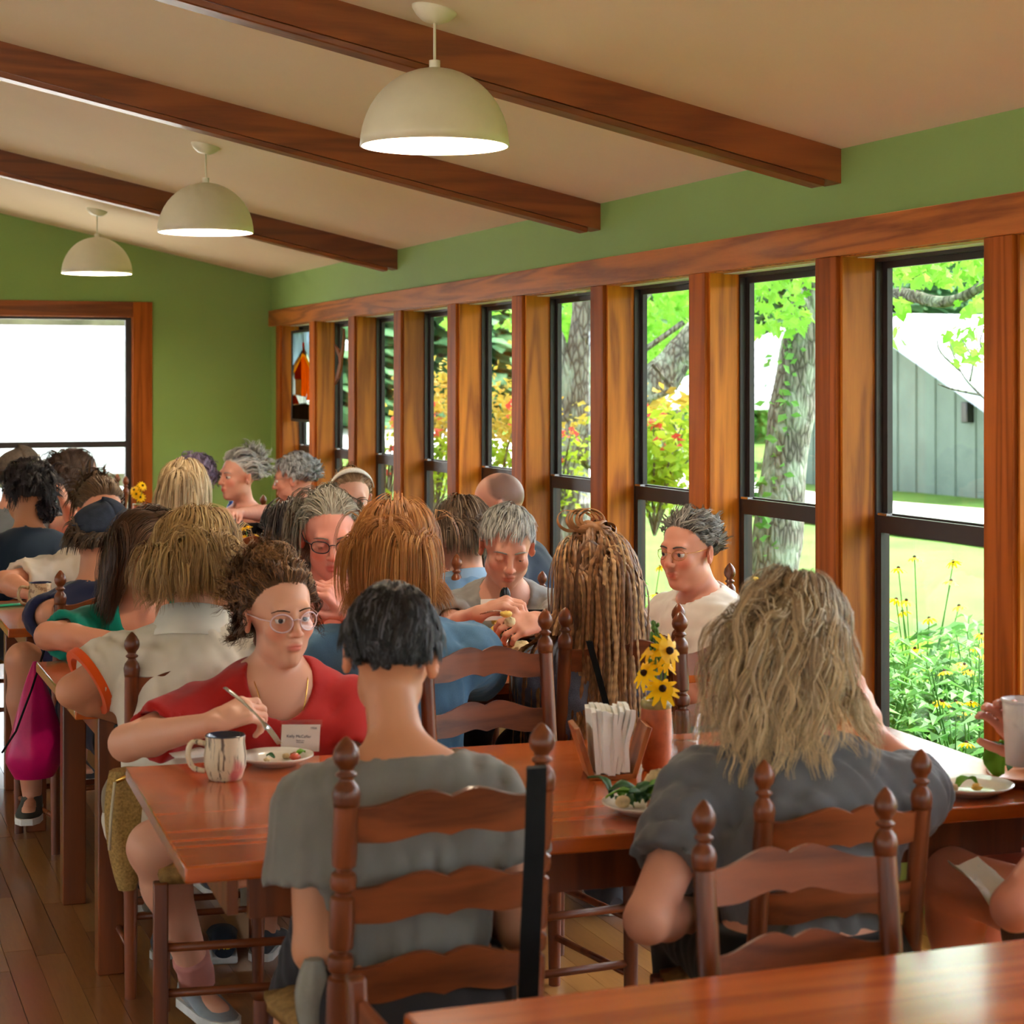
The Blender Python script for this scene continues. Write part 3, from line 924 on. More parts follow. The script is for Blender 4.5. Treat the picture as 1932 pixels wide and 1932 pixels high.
pv = at_depth(1440, 770, 46)
t = thing('pavilion', 'small open pavilion with pale hipped metal roof beyond the leaning tree', 'pavilion', (pv.x, pv.y, ground_z(pv.x, pv.y)), rz=-YAW)
gz0 = t.location.z
zf = pv.z - gz0
m = MB()
w, dp, hh = 2.6, 2.4, 1.95
for k in range(4):
    pass
m.add([(-w, -dp, zf + 0.25), (w, -dp, zf + 0.25), (w, dp, zf + 0.25), (-w, dp, zf + 0.25), (0.4, 0, zf + hh), (0.9, 0, zf + hh)], [(0, 1, 5, 4), (1, 2, 5), (2, 3, 4, 5), (3, 0, 4), (3, 2, 1, 0)])
rf = m.build('roof', M['metal_roof'], t)
m = MB()
for k in range(8):
    f = (k + 0.4) / 8
    m.box(-w + (w + 0.4) * f, w - (w - 0.9) * f, -dp * (1 - f) - 0.04, -dp * (1 - f), zf + 0.25 + (hh - 0.25) * f, zf + 0.29 + (hh - 0.25) * f)
m.build('rib', M['metal_roof'], rf)
m = MB(); m.box(-w, w, -dp, -dp + 0.08, zf, zf + 0.26); m.box(-w, -w + 0.08, -dp, dp, zf, zf + 0.26); m.box(w - 0.08, w, -dp, dp, zf, zf + 0.26)
m.build('fascia', M['white_trim'], t)
for sx in (-1, 1):
    for sy in (-1, 1):
        MB().box(sx * 2.2 - 0.08, sx * 2.2 + 0.08, sy * 2.1 - 0.08, sy * 2.1 + 0.08, -0.2, zf + 0.1).build('post', M['bark_plain'], t)

# hedge bushes beyond the pavilion and along the drive
bushes = [(1330, 62, 2.2), (1400, 58, 2.0), (1450, 64, 2.4), (1500, 60, 1.9), (1560, 66, 2.4), (1270, 68, 2.5), (1215, 66, 2.4)]
bp = None
for i, (u, d, r) in enumerate(bushes):
    p = at_depth(u, 760, d)
    if bp is None:
        bp = thing('round_bush', '-', 'bush')
        m = MB()
        leaf_cloud(m, rnd_ellipsoid((0, 0, 0.55), (1, 1, 0.75), 1500, 0.6), 0.2)
        o = m.build('foliage', M['leaf_mid'], bp); o['kind'] = 'stuff'
        m = MB(); m.tube([(0, 0, -0.2), (0.02, 0, 0.5)], [0.06, 0.03], 6); m.build('stem', M['bark'], bp)
        o = bp
    else:
        o = copy_tree(bp)
    o.location = (p.x, p.y, ground_z(p.x, p.y)); o.scale = (r, r, r); o.rotation_euler = (0, 0, random.random() * 6)
    o['label'] = 'round green bush in the hedge beyond the pale-roofed pavilion'; o['group'] = 'hedge bushes beyond the drive'

# ---- garden bed under the windows: coneflowers and leafy stems
def daisy(m_p, m_c, c, r, nrm, npet=11, droop=0.25):
    nrm = Vector(nrm).normalized()
    a = nrm.orthogonal().normalized(); b = nrm.cross(a)
    c = Vector(c)
    for k in range(npet):
        an = 2 * PI * k / npet + random.uniform(-0.1, 0.1)
        d = a * math.cos(an) + b * math.sin(an)
        w = nrm.cross(d) * r * 0.17
        rr = r * random.uniform(0.88, 1.08)
        p0, p1, p2 = c + d * r * 0.15, c + d * rr * 0.6 - nrm * r * droop * 0.3, c + d * rr - nrm * r * droop
        m_p.add([p0 - w * 0.5, p0 + w * 0.5, p1 + w, p2 + w * 0.35, p2 - w * 0.35, p1 - w], [(0, 1, 2, 5), (5, 2, 3, 4)])
    q = nrm.to_track_quat('Z', 'Y').to_matrix()
    m_c.ellip(c + nrm * r * 0.06, (r * 0.21, r * 0.21, r * 0.22), 8, 5, q)

def make_coneflower(seed):
    rs = random.Random(seed)
    t = thing('coneflower_plant', '-', 'plant')
    st, lf, pe, co = MB(), MB(), MB(), MB()
    for k in range(5):
        a = rs.uniform(0, 6.28)
        h = rs.uniform(0.5, 0.85)
        top = Vector((math.cos(a) * rs.uniform(0.03, 0.2), math.sin(a) * rs.uniform(0.03, 0.2), h))
        st.tube([(0, 0, 0), top * 0.5 + Vector((0, 0, 0.05)), top], [0.004, 0.003, 0.002], 4)
        daisy(pe, co, top, 0.033, (rs.uniform(-0.5, 0.1), rs.uniform(-0.6, 0.2), 1), 10, 0.45)
    for k in range(34):
        a = rs.uniform(0, 6.28); z = rs.uniform(0.02, 0.55); L = rs.uniform(0.08, 0.2)
        p = Vector((rs.gauss(0, 0.05), rs.gauss(0, 0.05), z)); d = Vector((math.cos(a), math.sin(a), rs.uniform(0.1, 0.8))).normalized()
        w = d.cross(Vector((0, 0, 1))).normalized() * L * 0.2
        q1, q2 = p + d * L * 0.5, p + d * L + Vector((0, 0, -L * 0.3))
        lf.add([p, q1 + w, q2, q1 - w], [(0, 1, 2), (0, 2, 3)])
    st.build('stem', M['leaf_mid'], t); lf.build('foliage', M['leaf_mid'], t)
    pe.build('petals', M['petal'], t); co.build('flower_cone', M['petal_core'], t)
    return t
cf = [make_coneflower(1), make_coneflower(2), make_coneflower(3)]
cuse = [0, 0, 0]
rs = random.Random(5)
places = []
for i in range(30):
    places.append((rs.uniform(3.75, 5.4), rs.uniform(3.6, 8.2)))
for i in range(12):
    places.append((rs.uniform(3.8, 5.2), rs.uniform(8.2, 12.0)))
for i, (x, y) in enumerate(places):
    k = i % 3
    o = cf[k] if not cuse[k] else copy_tree(cf[k]); cuse[k] = 1
    o.location = (x, y, ground_z(x, y) + 0.055); o.rotation_euler = (0, 0, rs.uniform(0, 6)); s = rs.uniform(0.85, 1.3); o.scale = (s, s, s)
    o['label'] = 'yellow coneflower plant in the garden bed outside the windows'; o['group'] = 'coneflowers in the garden bed'
def make_leafy(seed):
    rs = random.Random(seed)
    t = thing('leafy_garden_plant', '-', 'plant')
    st, lf = MB(), MB()
    for k in range(7):
        a = rs.uniform(0, 6.28); h = rs.uniform(0.5, 0.95)
        top = Vector((math.cos(a) * 0.18, math.sin(a) * 0.18, h))
        st.tube([(0, 0, 0), top * 0.5, top], [0.006, 0.005, 0.002], 4)
        for j in range(11):
            f = (j + 1) / 11
            p = top * f
            for sg in (0, PI):
                b = rs.uniform(0, 6.28) + sg
                L = rs.uniform(0.09, 0.17) * (1.15 - 0.5 * f)
                d = Vector((math.cos(b), math.sin(b), rs.uniform(0.1, 0.5))).normalized()
                w = d.cross(Vector((0, 0, 1))).normalized() * L * 0.22
                q1, q2 = p + d * L * 0.5 + Vector((0, 0, 0.012)), p + d * L - Vector((0, 0, L * 0.25))
                lf.add([p, q1 + w, q2, q1 - w, q1 - Vector((0, 0, 0.01))], [(0, 1, 4), (1, 2, 4), (2, 3, 4), (3, 0, 4)])
    st.build('stem', M['leaf_mid'], t); lf.build('foliage', M['leaf_mid'], t)
    return t
lp = [make_leafy(11), make_leafy(12)]
luse = [0, 0]
for i in range(64):
    k = i % 2
    x, y = (rs.uniform(3.85, 4.7), rs.uniform(3.4, 7.6)) if i < 46 else (rs.uniform(3.85, 5.4), rs.uniform(6.5, 12))
    o = lp[k] if not luse[k] else copy_tree(lp[k]); luse[k] = 1
    o.location = (x, y, ground_z(x, y) + 0.055); o.rotation_euler = (0, 0, rs.uniform(0, 6)); s = rs.uniform(0.7, 1.25); o.scale = (s, s, s)
    o['label'] = 'tall green leafy plant in the garden bed outside the windows'; o['group'] = 'leafy plants in the garden bed'
# tufts of ornamental grass
m = MB()
for i in range(1500):
    x, y = rs.uniform(3.95, 7.5), rs.uniform(3.4, 13)
    z = ground_z(x, y) + 0.05
    h = rs.uniform(0.15, 0.45) if x < 5.4 else rs.uniform(0.06, 0.14)
    a = rs.uniform(0, 6.28); d = Vector((math.cos(a), math.sin(a), 0))
    w = d.cross(Vector((0, 0, 1))) * 0.006
    p = Vector((x, y, z))
    for q in range(3):
        d2 = Vector((math.cos(a + q), math.sin(a + q), 0))
        m.add([p - w, p + w, p + d2 * h * 0.4 + Vector((0, 0, h * 0.8)) + w * 0.6, p + d2 * h * 0.9 + Vector((0, 0, h * 0.85))], [(0, 1, 2, 3)])
o = m.build('garden_grass', M['leaf'])
tag(o, 'long green grass blades in the garden bed outside the windows', 'grass', kind='stuff')
# a long low rail and pale wall outside the back window
t = thing('porch_rail', 'grey wooden porch rail seen through the back wall window', 'rail', (0, YB + 1.6, -0.3))
MB().box(-3, 3.4, 0, 0.05, 1.12, 1.22).build('top_rail', M['bark_plain'], t)
for x in (-2.8, -0.9, 1.0, 2.9):
    MB().box(x, x + 0.09, 0, 0.09, 0, 1.12).build('post', M['bark_plain'], t)
t = thing('white_outbuilding', 'long low white building far outside the back wall window', 'building', (-2, 31, -0.4))
MB().box(-14, 10, 0, 6, 0, 2.65).build('wall', M['white_trim'], t)
m = MB(); m.hexa([(-14.5, -0.5, 2.6), (10.5, -0.5, 2.6), (10.5, 6.5, 2.6), (-14.5, 6.5, 2.6)], [(-14.5, -0.5, 2.72), (10.5, -0.5, 2.72), (10.5, 3, 3.4), (-14.5, 3, 3.4)]); m.build('roof', M['metal_roof'], t)
t = thing('porch_beam', 'dark porch roof beam across the top of the back window view', 'beam', (0, YB + 2.2, 2.1))
MB().box(-4, 4, 0, 0.12, 0.02, 0.22).build('beam_body', M['bark_plain'], t)
for x in (-3.8, 3.3):
    MB().box(x, x + 0.12, 0, 0.12, -2.5, 0.0).build('post', M['bark_plain'], t)
# ================================================================== TABLES
T0 = dict(x0=0.79, x1=2.72, y0=1.62, y1=2.56, rz=0)
TABLES = [
    ('bare glossy orange table in the foreground, empty chair pushed against it', 1.76, 2.09, 1.94, 0.94, 0.0),
    ('glossy orange table with mug, napkin holder and flower vase, woman in red at its end', 1.64, 3.905, 1.93, 0.96, -0.045),
    ('second long table, plate of potato chips on it, bolted legs at its free end', 1.66, 5.74, 1.93, 0.93, 0.0),
    ('third table, green phone and patterned mug on its free end', 1.66, 7.54, 1.93, 0.93, 0.0),
    ('table farthest from the camera, small flower vase on it, before the back wall', 1.66, 9.35, 1.93, 0.93, 0.0),
]
ZT = 0.75
def make_table(lb, cx, cy, L, W, rz, trestle=False):
    t = thing('dining_table', lb, 'table', (cx, cy, 0), rz, 'dining tables')
    a, b = L / 2, W / 2
    MB().box(-a, a, -b, b, ZT - 0.032, ZT).build('tabletop', M['table'], t, bevel=0.004)
    for s in (-1, 1):
        MB().box(-a + 0.13, a - 0.13, s * (b - 0.085) - 0.011, s * (b - 0.085) + 0.011, ZT - 0.125, ZT - 0.032).build('apron', M['table_dark'], t)
        MB().box(s * (a - 0.105) - 0.011, s * (a - 0.105) + 0.011, -b + 0.11, b - 0.11, ZT - 0.125, ZT - 0.032).build('apron', M['table_dark'], t)
        if trestle:
            x = s * (a - 0.46)
            MB().box(x - 0.04, x + 0.04, -0.06, 0.06, 0.06, ZT - 0.10).build('leg', M['table_dark'], t, bevel=0.004)
            MB().box(x - 0.04, x + 0.04, -b + 0.14, b - 0.14, 0.0, 0.06).build('foot', M['table_dark'], t, bevel=0.006)
            MB().box(x - 0.04, x + 0.04, -b + 0.10, b - 0.10, ZT - 0.10, ZT - 0.032).build('bearer', M['table_dark'], t, bevel=0.004)
            continue
        for q in (-1, 1):
            x, y = s * (a - 0.105), q * (b - 0.085)
            lg = MB().box(x - 0.036, x + 0.036, y - 0.036, y + 0.036, 0, ZT - 0.032).build('leg', M['table_dark'], t, bevel=0.004)
            if s < 0 and q < 0:
                m = MB()
                for z in (ZT - 0.065, ZT - 0.105):
                    m.ellip((x + 0.014, y - 0.037, z), (0.008, 0.003, 0.008), 8, 4)
                m.build('bolt', M['black_gloss'], lg)
    return t
table_objs = [make_table(*a, trestle=(i < 2)) for i, a in enumerate(TABLES)]

# ================================================================== CHAIRS
def slat_mesh(w, hc, he, bow=0.028, th=0.012, n=28, name='slat'):
    """ladder-back slat: two humps with a notch, scalloped lower edge"""
    def sm(a, e0, e1):
        t = min(1, max(0, (a - e0) / (e1 - e0))); return t * t * (3 - 2 * t)
    vs_, fs_ = [], []
    for i in range(n + 1):
        t = -1 + 2 * i / n
        a = abs(t)
        hump = 1 - sm(a, 0.22, 0.86)
        notch = max(0, 1 - a / 0.2)
        top = he + (hc - he) * hump - (hc - he) * 0.42 * notch ** 1.3
        bot = -he * 1.05 + (hc - he) * 0.62 * (1 - sm(a, 0.16, 0.7)) - (hc - he) * 0.3 * notch ** 1.3
        y = -bow * (1 - t * t)
        for (yy, zz) in ((y - th / 2, bot), (y - th / 2, top), (y + th / 2, top), (y + th / 2, bot)):
            vs_.append((t * w, yy, zz))
    for i in range(n):
        for k in range(4):
            k2 = (k + 1) % 4
            fs_.append((i * 4 + k, i * 4 + k2, (i + 1) * 4 + k2, (i + 1) * 4 + k))
    fs_.append((3, 2, 1, 0)); fs_.append(tuple(n * 4 + k for k in range(4)))
    m = MB(); m.add(vs_, fs_)
    me = m.mesh(name, M['chair_x'], smooth=True)
    me.set_sharp_from_angle(angle=math.radians(40))
    return me

def make_chair(turned=False, height=1.0, sp=0.345):
    t = thing('ladder_back_chair', '-', 'chair')
    hs = 0.445
    zf = height - 0.115
    hw = sp / 2
    yb0, ybt = -0.19, -0.265
    rake = lambda z: yb0 + (ybt - yb0) * max(0, (z - hs)) / (height - hs)
    r = 0.0185
    for s in (-1, 1):
        zs = [0, 0.2, hs - 0.03, hs + 0.04] + [hs + 0.04 + (zf - hs - 0.04) * k / 6 for k in range(1, 7)]
        m = MB()
        if not turned:
            m.tube([(s * hw, rake(z), z) for z in zs], [0.016, 0.0185, 0.02, 0.02] + [0.0195] * 6, 14)
        else:
            path, rad = [(s * hw, rake(0), 0)], [0.017]
            zc = [hs + 0.19, hs + 0.335]
            def addp(z, rr): path.append((s * hw, rake(z), z)); rad.append(rr)
            addp(0.2, 0.02); addp(hs, 0.0225)
            for z in zc:
                addp(z - 0.05, 0.0225); addp(z - 0.028, 0.021); addp(z - 0.024, 0.014); addp(z - 0.018, 0.014); addp(z - 0.012, 0.0215); addp(z, 0.0235); addp(z + 0.012, 0.0215)
                addp(z + 0.018, 0.014); addp(z + 0.024, 0.014); addp(z + 0.028, 0.021); addp(z + 0.05, 0.0225)
            addp(zf, 0.0215)
            m.tube(path, rad, 14)
        po = m.build('back_post', M['chair'], t, smooth=True, fix=True)
        prof = [(0.0205, 0), (0.0205, 0.008), (0.0215, 0.014), (0.022, 0.022), (0.019, 0.034), (0.012, 0.043), (0.0105, 0.048), (0.0165, 0.052), (0.0165, 0.056), (0.0105, 0.06), (0.0125, 0.066), (0.0185, 0.074), (0.021, 0.084), (0.019, 0.096), (0.012, 0.108), (0.004, 0.117), (0.0005, 0.119)]
        if turned: prof = [(rr * 1.12, z) for rr, z in prof]
        m = MB(); m.lathe(prof, 16, (s * hw, rake(zf), zf - 0.003))
        m.build('finial', M['chair'], po, smooth=True)
        m = MB(); m.tube([(s * (hw + 0.035), 0.19, 0), (s * (hw + 0.035), 0.19, hs + 0.012)], [0.017, 0.02], 12)
        m.build('leg', M['chair'], t, smooth=True, fix=True)
        for z in (0.13, 0.27):
            m = MB(); m.tube([(s * hw, yb0, z), (s * (hw + 0.035), 0.19, z)], 0.0095, 8); m.build('stretcher', M['chair_x'], t, smooth=True)
    for z in (0.16, 0.30):
        m = MB(); m.tube([(-hw - 0.035, 0.19, z), (hw + 0.035, 0.19, z)], 0.0105, 8); m.build('stretcher', M['chair_x'], t, smooth=True)
    m = MB(); m.tube([(-hw, yb0, 0.22), (hw, yb0, 0.22)], 0.0095, 8); m.build('stretcher', M['chair_x'], t, smooth=True)
    # slats
    sz = [zf - 0.035, zf - 0.035 - 0.143, zf - 0.035 - 0.286]
    for i, z in enumerate(sz):
        me = slat_mesh(hw - 0.006, 0.058, 0.03)
        o = bpy.data.objects.new('slat', me); link(o, t); o.location = (0, rake(z), z); o.rotation_euler = (math.radians(-7), 0, 0)
        o.rotation_euler = (math.radians(8), 0, 0)
    # rush seat: four woven triangles over rails
    m = MB()
    A, B, C_, D = (-hw, yb0 + 0.01), (hw, yb0 + 0.01), (hw + 0.035, 0.185), (-hw - 0.035, 0.185)
    n = 10
    def P(s_, t_):
        ax = A[0] + (B[0] - A[0]) * s_; bx = D[0] + (C_[0] - D[0]) * s_
        x = ax + (bx - ax) * t_; y = A[1] + (D[1] - A[1]) * t_
        e = min(s_, 1 - s_, t_, 1 - t_)
        return (x, y, hs + 0.012 - 0.02 * max(0, 0.12 - e) / 0.12 - 0.008 * e)
    m.sheet([[P(i / n, 1 - j / n) for i in range(n + 1)] for j in range(n + 1)], 0.035)
    m.build('seat', M['rush'], t, smooth=True)
    return t

def make_low_chair(height=0.83, sp=0.36):
    t = thing('low_back_chair', '-', 'chair')
    hs, hw = 0.43, sp / 2
    for s in (-1, 1):
        m = MB()
        m.hexa([(s * hw - 0.017, -0.2, 0), (s * hw + 0.017, -0.2, 0), (s * hw + 0.017, -0.165, 0), (s * hw - 0.017, -0.165, 0)],
               [(s * hw - 0.016, -0.25, height), (s * hw + 0.016, -0.25, height), (s * hw + 0.016, -0.22, height), (s * hw - 0.016, -0.22, height)])
        m.build('back_post', M['chair'], t, bevel=0.006)
        MB().box(s * (hw + 0.02) - 0.018, s * (hw + 0.02) + 0.018, 0.16, 0.196, 0, hs).build('leg', M['chair'], t, bevel=0.004)
        for z in (0.12, 0.24):
            m = MB(); m.tube([(s * hw, -0.18, z), (s * (hw + 0.02), 0.18, z)], 0.010, 8); m.build('stretcher', M['chair_x'], t, smooth=True)
    for z in (0.16, 0.27):
        m = MB(); m.tube([(-hw - 0.02, 0.18, z), (hw + 0.02, 0.18, z)], 0.011, 8); m.build('stretcher', M['chair_x'], t, smooth=True)
    for z in (height - 0.07, height - 0.2):
        MB().box(-hw + 0.015, hw - 0.015, -0.235, -0.22, z - 0.035, z + 0.035).build('slat', M['chair_x'], t, bevel=0.005)
    m = MB()
    n = 10
    rows = [[(-hw - 0.02 + (2 * hw + 0.04) * i / n, 0.185 - 0.365 * j / n, hs + 0.012 - 0.018 * max(0, 0.12 - min(i / n, 1 - i / n, j / n, 1 - j / n)) / 0.12) for i in range(n + 1)] for j in range(n + 1)]
    m.sheet(rows, 0.035)
    m.build('seat', M['rush'], t, smooth=True)
    return t
plain, turnd, lowc = make_chair(False), make_chair(True, 1.03, 0.36), make_low_chair()
cu = {}
CHAIR = {}
def place_chair(key, kind, x, y, yaw, label, scale=1.0, group='ladder-back chairs'):
    """x, y: midpoint between the tops of the back posts; yaw 0 faces +Y"""
    proto = {'plain': plain, 'turned': turnd, 'low': lowc}[kind]
    o = copy_tree(proto) if kind in cu else proto
    cu[kind] = 1
    off = Vector((0, 0.26 * scale, 0)); off.rotate(Matrix.Rotation(yaw, 3, 'Z'))
    o.location = (x + off.x, y + off.y, 0)
    o.rotation_euler = (0, 0, yaw)
    o.scale = (scale, scale, scale)
    o['label'] = label; o['group'] = group
    CHAIR[key] = o
    return o
def mid(u, y, v=1000):
    return at_y(u, v, y).x
D2R = math.radians
place_chair('A', 'turned', mid(845, 3.14), 3.14, D2R(1), 'ladder-back chair with ringed posts and a wide black strap, seat taken')
place_chair('B', 'plain', mid(1597, 3.09), 3.09, D2R(-2), 'ladder-back chair holding the person with long wavy blond hair', 0.945)
place_chair('front', 'plain', mid(1497, 2.80), 2.80, D2R(177), 'empty ladder-back chair pushed against the bare foreground table', 0.955)
place_chair('post', 'low', at_z(640, 1842, 0.76).x - 0.0, at_z(640, 1842, 0.76).y - 0.17, D2R(-90), 'low chair at the bottom edge, only its squared post top in view', 0.915, 'low square-post chairs')
place_chair('C', 'low', 1.07, 5.02, D2R(180 - 8), 'low square-post chair under the woman in the red t-shirt', 1.0, 'low square-post chairs')
place_chair('e1', 'plain', mid(915, 4.88), 4.88, D2R(183), 'empty ladder-back chair across the table, directly behind the dark-haired head', 1.015)
place_chair('e2', 'turned', mid(1390, 4.80), 4.80, D2R(176), 'empty ladder-back chair with ringed posts behind the yellow flowers', 0.97)
place_chair('E', 'plain', mid(800, 5.06), 5.10, D2R(28), 'slanted ladder-back chair behind the denim jacket', 0.93)
place_chair('F', 'plain', mid(1177, 4.99), 4.99, D2R(-3), 'ladder-back chair with a black strap, long braids hanging over it', 1.0)
place_chair('J', 'plain', mid(372, 5.02), 5.02, D2R(-6), 'ladder-back chair with beige strap behind the white polo shirt', 0.98)
place_chair('I', 'plain', 3.10, 5.88, D2R(96), 'ladder-back chair behind the short-haired person in white, beside the window', 1.0)
place_chair('G', 'plain', mid(948, 7.0), 6.98, D2R(180), 'ladder-back chair hidden behind the man in the grey t-shirt', 0.9)
place_chair('H', 'plain', mid(628, 6.95), 6.95, D2R(180), 'ladder-back chair hidden behind the woman in red with dark glasses', 0.9)
place_chair('K', 'plain', mid(262, 6.98), 6.9, D2R(180), 'ladder-back chair of the woman in the teal t-shirt', 0.9)
place_chair('L', 'plain', mid(207, 6.72), 6.72, D2R(8), 'ladder-back chair with one finial beside the navy cap', 0.99)
place_chair('V', 'plain', mid(545, 6.8), 6.72, D2R(0), 'ladder-back chair of the dark-haired person facing away', 0.95)
place_chair('X', 'plain', mid(775, 6.75), 6.72, D2R(0), 'ladder-back chair between the ginger bob and the denim collar', 1.0)
place_chair('t4', 'plain', mid(494, 8.72), 8.72, D2R(0), 'empty ladder-back chair at the far table, finial below the white-haired woman', 1.03)
place_chair('t4b', 'plain', mid(440, 10.75), 10.75, D2R(180), 'ladder-back chair behind the white-haired woman in black', 1.0)
place_chair('wall', 'plain', mid(232, 12.6), 12.6, D2R(90), 'dark ladder-back chair standing by the back wall window casing', 1.04)
place_chair('wall2', 'turned', mid(250, 10.8), 10.75, D2R(180), 'ladder-back chair behind the small flower vase at the far table', 0.95)
place_chair('N', 'plain', mid(60, 8.6), 8.55, D2R(0), 'ladder-back chair of the dark-haired person in navy', 0.93)
place_chair('Q', 'plain', mid(350, 8.72), 8.70, D2R(0), 'ladder-back chair of the person with long blond half-up hair', 0.93)
# ================================================================== PEOPLE: signed-distance bodies meshed with surface nets
def vA(p): return np.array([p[0], p[1], p[2]], dtype=np.float64)
def nrm(v):
    n = np.linalg.norm(v)
    return v / n if n > 1e-12 else v

def axis_coords(lo, hi, base, fine):
    """grid coordinates: step base, finer inside the given intervals"""
    xs, x = [lo], lo
    while x < hi:
        st = base
        for (a, b, s) in fine:
            if a - base <= x <= b: st = min(st, s)
        x += st
        xs.append(x)
    return np.array(xs, dtype=np.float32)

class Field:
    def __init__(self, lo, hi, base, fine=()):
        """fine: list of (centre, half-size vector, step)"""
        self.ax = [axis_coords(lo[i], hi[i], base, [(c[i] - h[i], c[i] + h[i], s) for c, h, s in fine]) for i in range(3)]
        self.v = np.full([len(a) for a in self.ax], 0.08, dtype=np.float32)
    def sub(self, lo, hi):
        sl, co = [], []
        for i in range(3):
            a = np.searchsorted(self.ax[i], lo[i]); b = np.searchsorted(self.ax[i], hi[i])
            if b <= a: return None
            sl.append(slice(a, b)); co.append(self.ax[i][a:b])
        return tuple(sl), co[0][:, None, None], co[1][None, :, None], co[2][None, None, :]
    def put(self, sl, d, k, mode):
        a = self.v[sl]
        if mode == 'u':
            if k > 0:
                h = np.clip(0.5 + 0.5 * (a - d) / k, 0, 1)
                self.v[sl] = a + (d - a) * h - k * h * (1 - h)
            else: self.v[sl] = np.minimum(a, d)
        else:
            nd = -d
            if k > 0:
                h = np.clip(0.5 - 0.5 * (a - nd) / k, 0, 1)
                self.v[sl] = a + (nd - a) * h + k * h * (1 - h)
            else: self.v[sl] = np.maximum(a, nd)
    def cone(self, a, b, r1, r2, k=0.02, mode='u', cut=None, sq=None):
        """round cone a->b; cut: flat end at b; sq: (axis, factor) flattening"""
        a, b = vA(a), vA(b)
        R = max(r1, r2) + k + 0.03
        s = self.sub(np.minimum(a, b) - R, np.maximum(a, b) + R)
        if s is None: return
        sl, X, Y, Z = s
        ba = b - a; L2 = max(float(ba @ ba), 1e-10)
        px, py, pz = X - a[0], Y - a[1], Z - a[2]
        t = (px * ba[0] + py * ba[1] + pz * ba[2]) / L2
        h = np.clip(t, 0, 1)
        qx, qy, qz = px - h * ba[0], py - h * ba[1], pz - h * ba[2]
        if sq is not None:
            ax_, f = sq
            dd = qx * ax_[0] + qy * ax_[1] + qz * ax_[2]
            g = f - 1.0
            qx, qy, qz = qx + dd * g * ax_[0], qy + dd * g * ax_[1], qz + dd * g * ax_[2]
        d = np.sqrt(qx * qx + qy * qy + qz * qz) - (r1 + (r2 - r1) * h)
        if cut is not None:
            d = np.maximum(d, (t - 1.0) * math.sqrt(L2))
        self.put(sl, d.astype(np.float32), k, mode)
    def ell(self, c, r, R=None, k=0.02, mode='u', half=None):
        """ellipsoid, R columns = axes; half: (normal, offset) keep only points with n.p > offset"""
        c = vA(c)
        m = max(r) + k + 0.03
        s = self.sub(c - m, c + m)
        if s is None: return
        sl, X, Y, Z = s
        px, py, pz = X - c[0], Y - c[1], Z - c[2]
        if R is None: R = np.eye(3)
        qa = px * R[0, 0] + py * R[1, 0] + pz * R[2, 0]
        qb = px * R[0, 1] + py * R[1, 1] + pz * R[2, 1]
        qc = px * R[0, 2] + py * R[1, 2] + pz * R[2, 2]
        k0 = np.sqrt((qa / r[0]) ** 2 + (qb / r[1]) ** 2 + (qc / r[2]) ** 2)
        k1 = np.sqrt((qa / r[0] ** 2) ** 2 + (qb / r[1] ** 2) ** 2 + (qc / r[2] ** 2) ** 2) + 1e-9
        d = k0 * (k0 - 1) / k1
        if half is not None:
            n, o = half
            d = np.maximum(d, o - (px * n[0] + py * n[1] + pz * n[2]))
        self.put(sl, d.astype(np.float32), k, mode)
    def plane_cut(self, n, p, k=0.0, lo=None, hi=None):
        """remove everything on the side n points to (within an optional box)"""
        n, p = nrm(vA(n)), vA(p)
        s = self.sub([a[0] for a in self.ax] if lo is None else lo, [a[-1] + 1 for a in self.ax] if hi is None else hi)
        if s is None: return
        sl, X, Y, Z = s
        d = (X - p[0]) * n[0] + (Y - p[1]) * n[1] + (Z - p[2]) * n[2]
        self.v[sl] = np.maximum(self.v[sl], d.astype(np.float32))
    def folds(self, amp, seed, freq=26.0, stretch=(1, 1, 0.45), dirs=6):
        r = np.random.default_rng(seed)
        X, Y, Z = self.ax[0][:, None, None], self.ax[1][None, :, None], self.ax[2][None, None, :]
        tot = np.zeros(self.v.shape, dtype=np.float32)
        for i in range(dirs):
            w = r.normal(size=3); w /= np.linalg.norm(w)
            w = w * np.array(stretch) * freq * r.uniform(0.7, 3.6)
            ph = r.uniform(0, 6.28)
            w2 = r.normal(size=3) * 9
            tot += (1 - 1.7 * np.abs(np.sin(X * w[0] + Y * w[1] + Z * w[2] + ph + 0.9 * np.sin(X * w2[0] + Y * w2[1] + Z * w2[2])))).astype(np.float32)
        self.v += tot * (amp / dirs * 1.6)
    def mesh(self, smooth=0):
        """surface nets -> verts (n,3), quads (m,4)"""
        v = self.v
        s = v < 0
        nx, ny, nz = v.shape
        c = np.zeros((nx - 1, ny - 1, nz - 1), dtype=np.uint8)
        for dx in (0, 1):
            for dy in (0, 1):
                for dz in (0, 1):
                    c += s[dx:nx - 1 + dx, dy:ny - 1 + dy, dz:nz - 1 + dz]
        I, J, K = np.nonzero((c > 0) & (c < 8))
        if len(I) == 0: return np.zeros((0, 3)), np.zeros((0, 4), dtype=np.int32)
        idx = np.full(c.shape, -1, dtype=np.int32)
        idx[I, J, K] = np.arange(len(I))
        acc = np.zeros((len(I), 3)); cnt = np.zeros(len(I))
        A = self.ax
        corners = [(0, 0, 0), (1, 0, 0), (0, 1, 0), (1, 1, 0), (0, 0, 1), (1, 0, 1), (0, 1, 1), (1, 1, 1)]
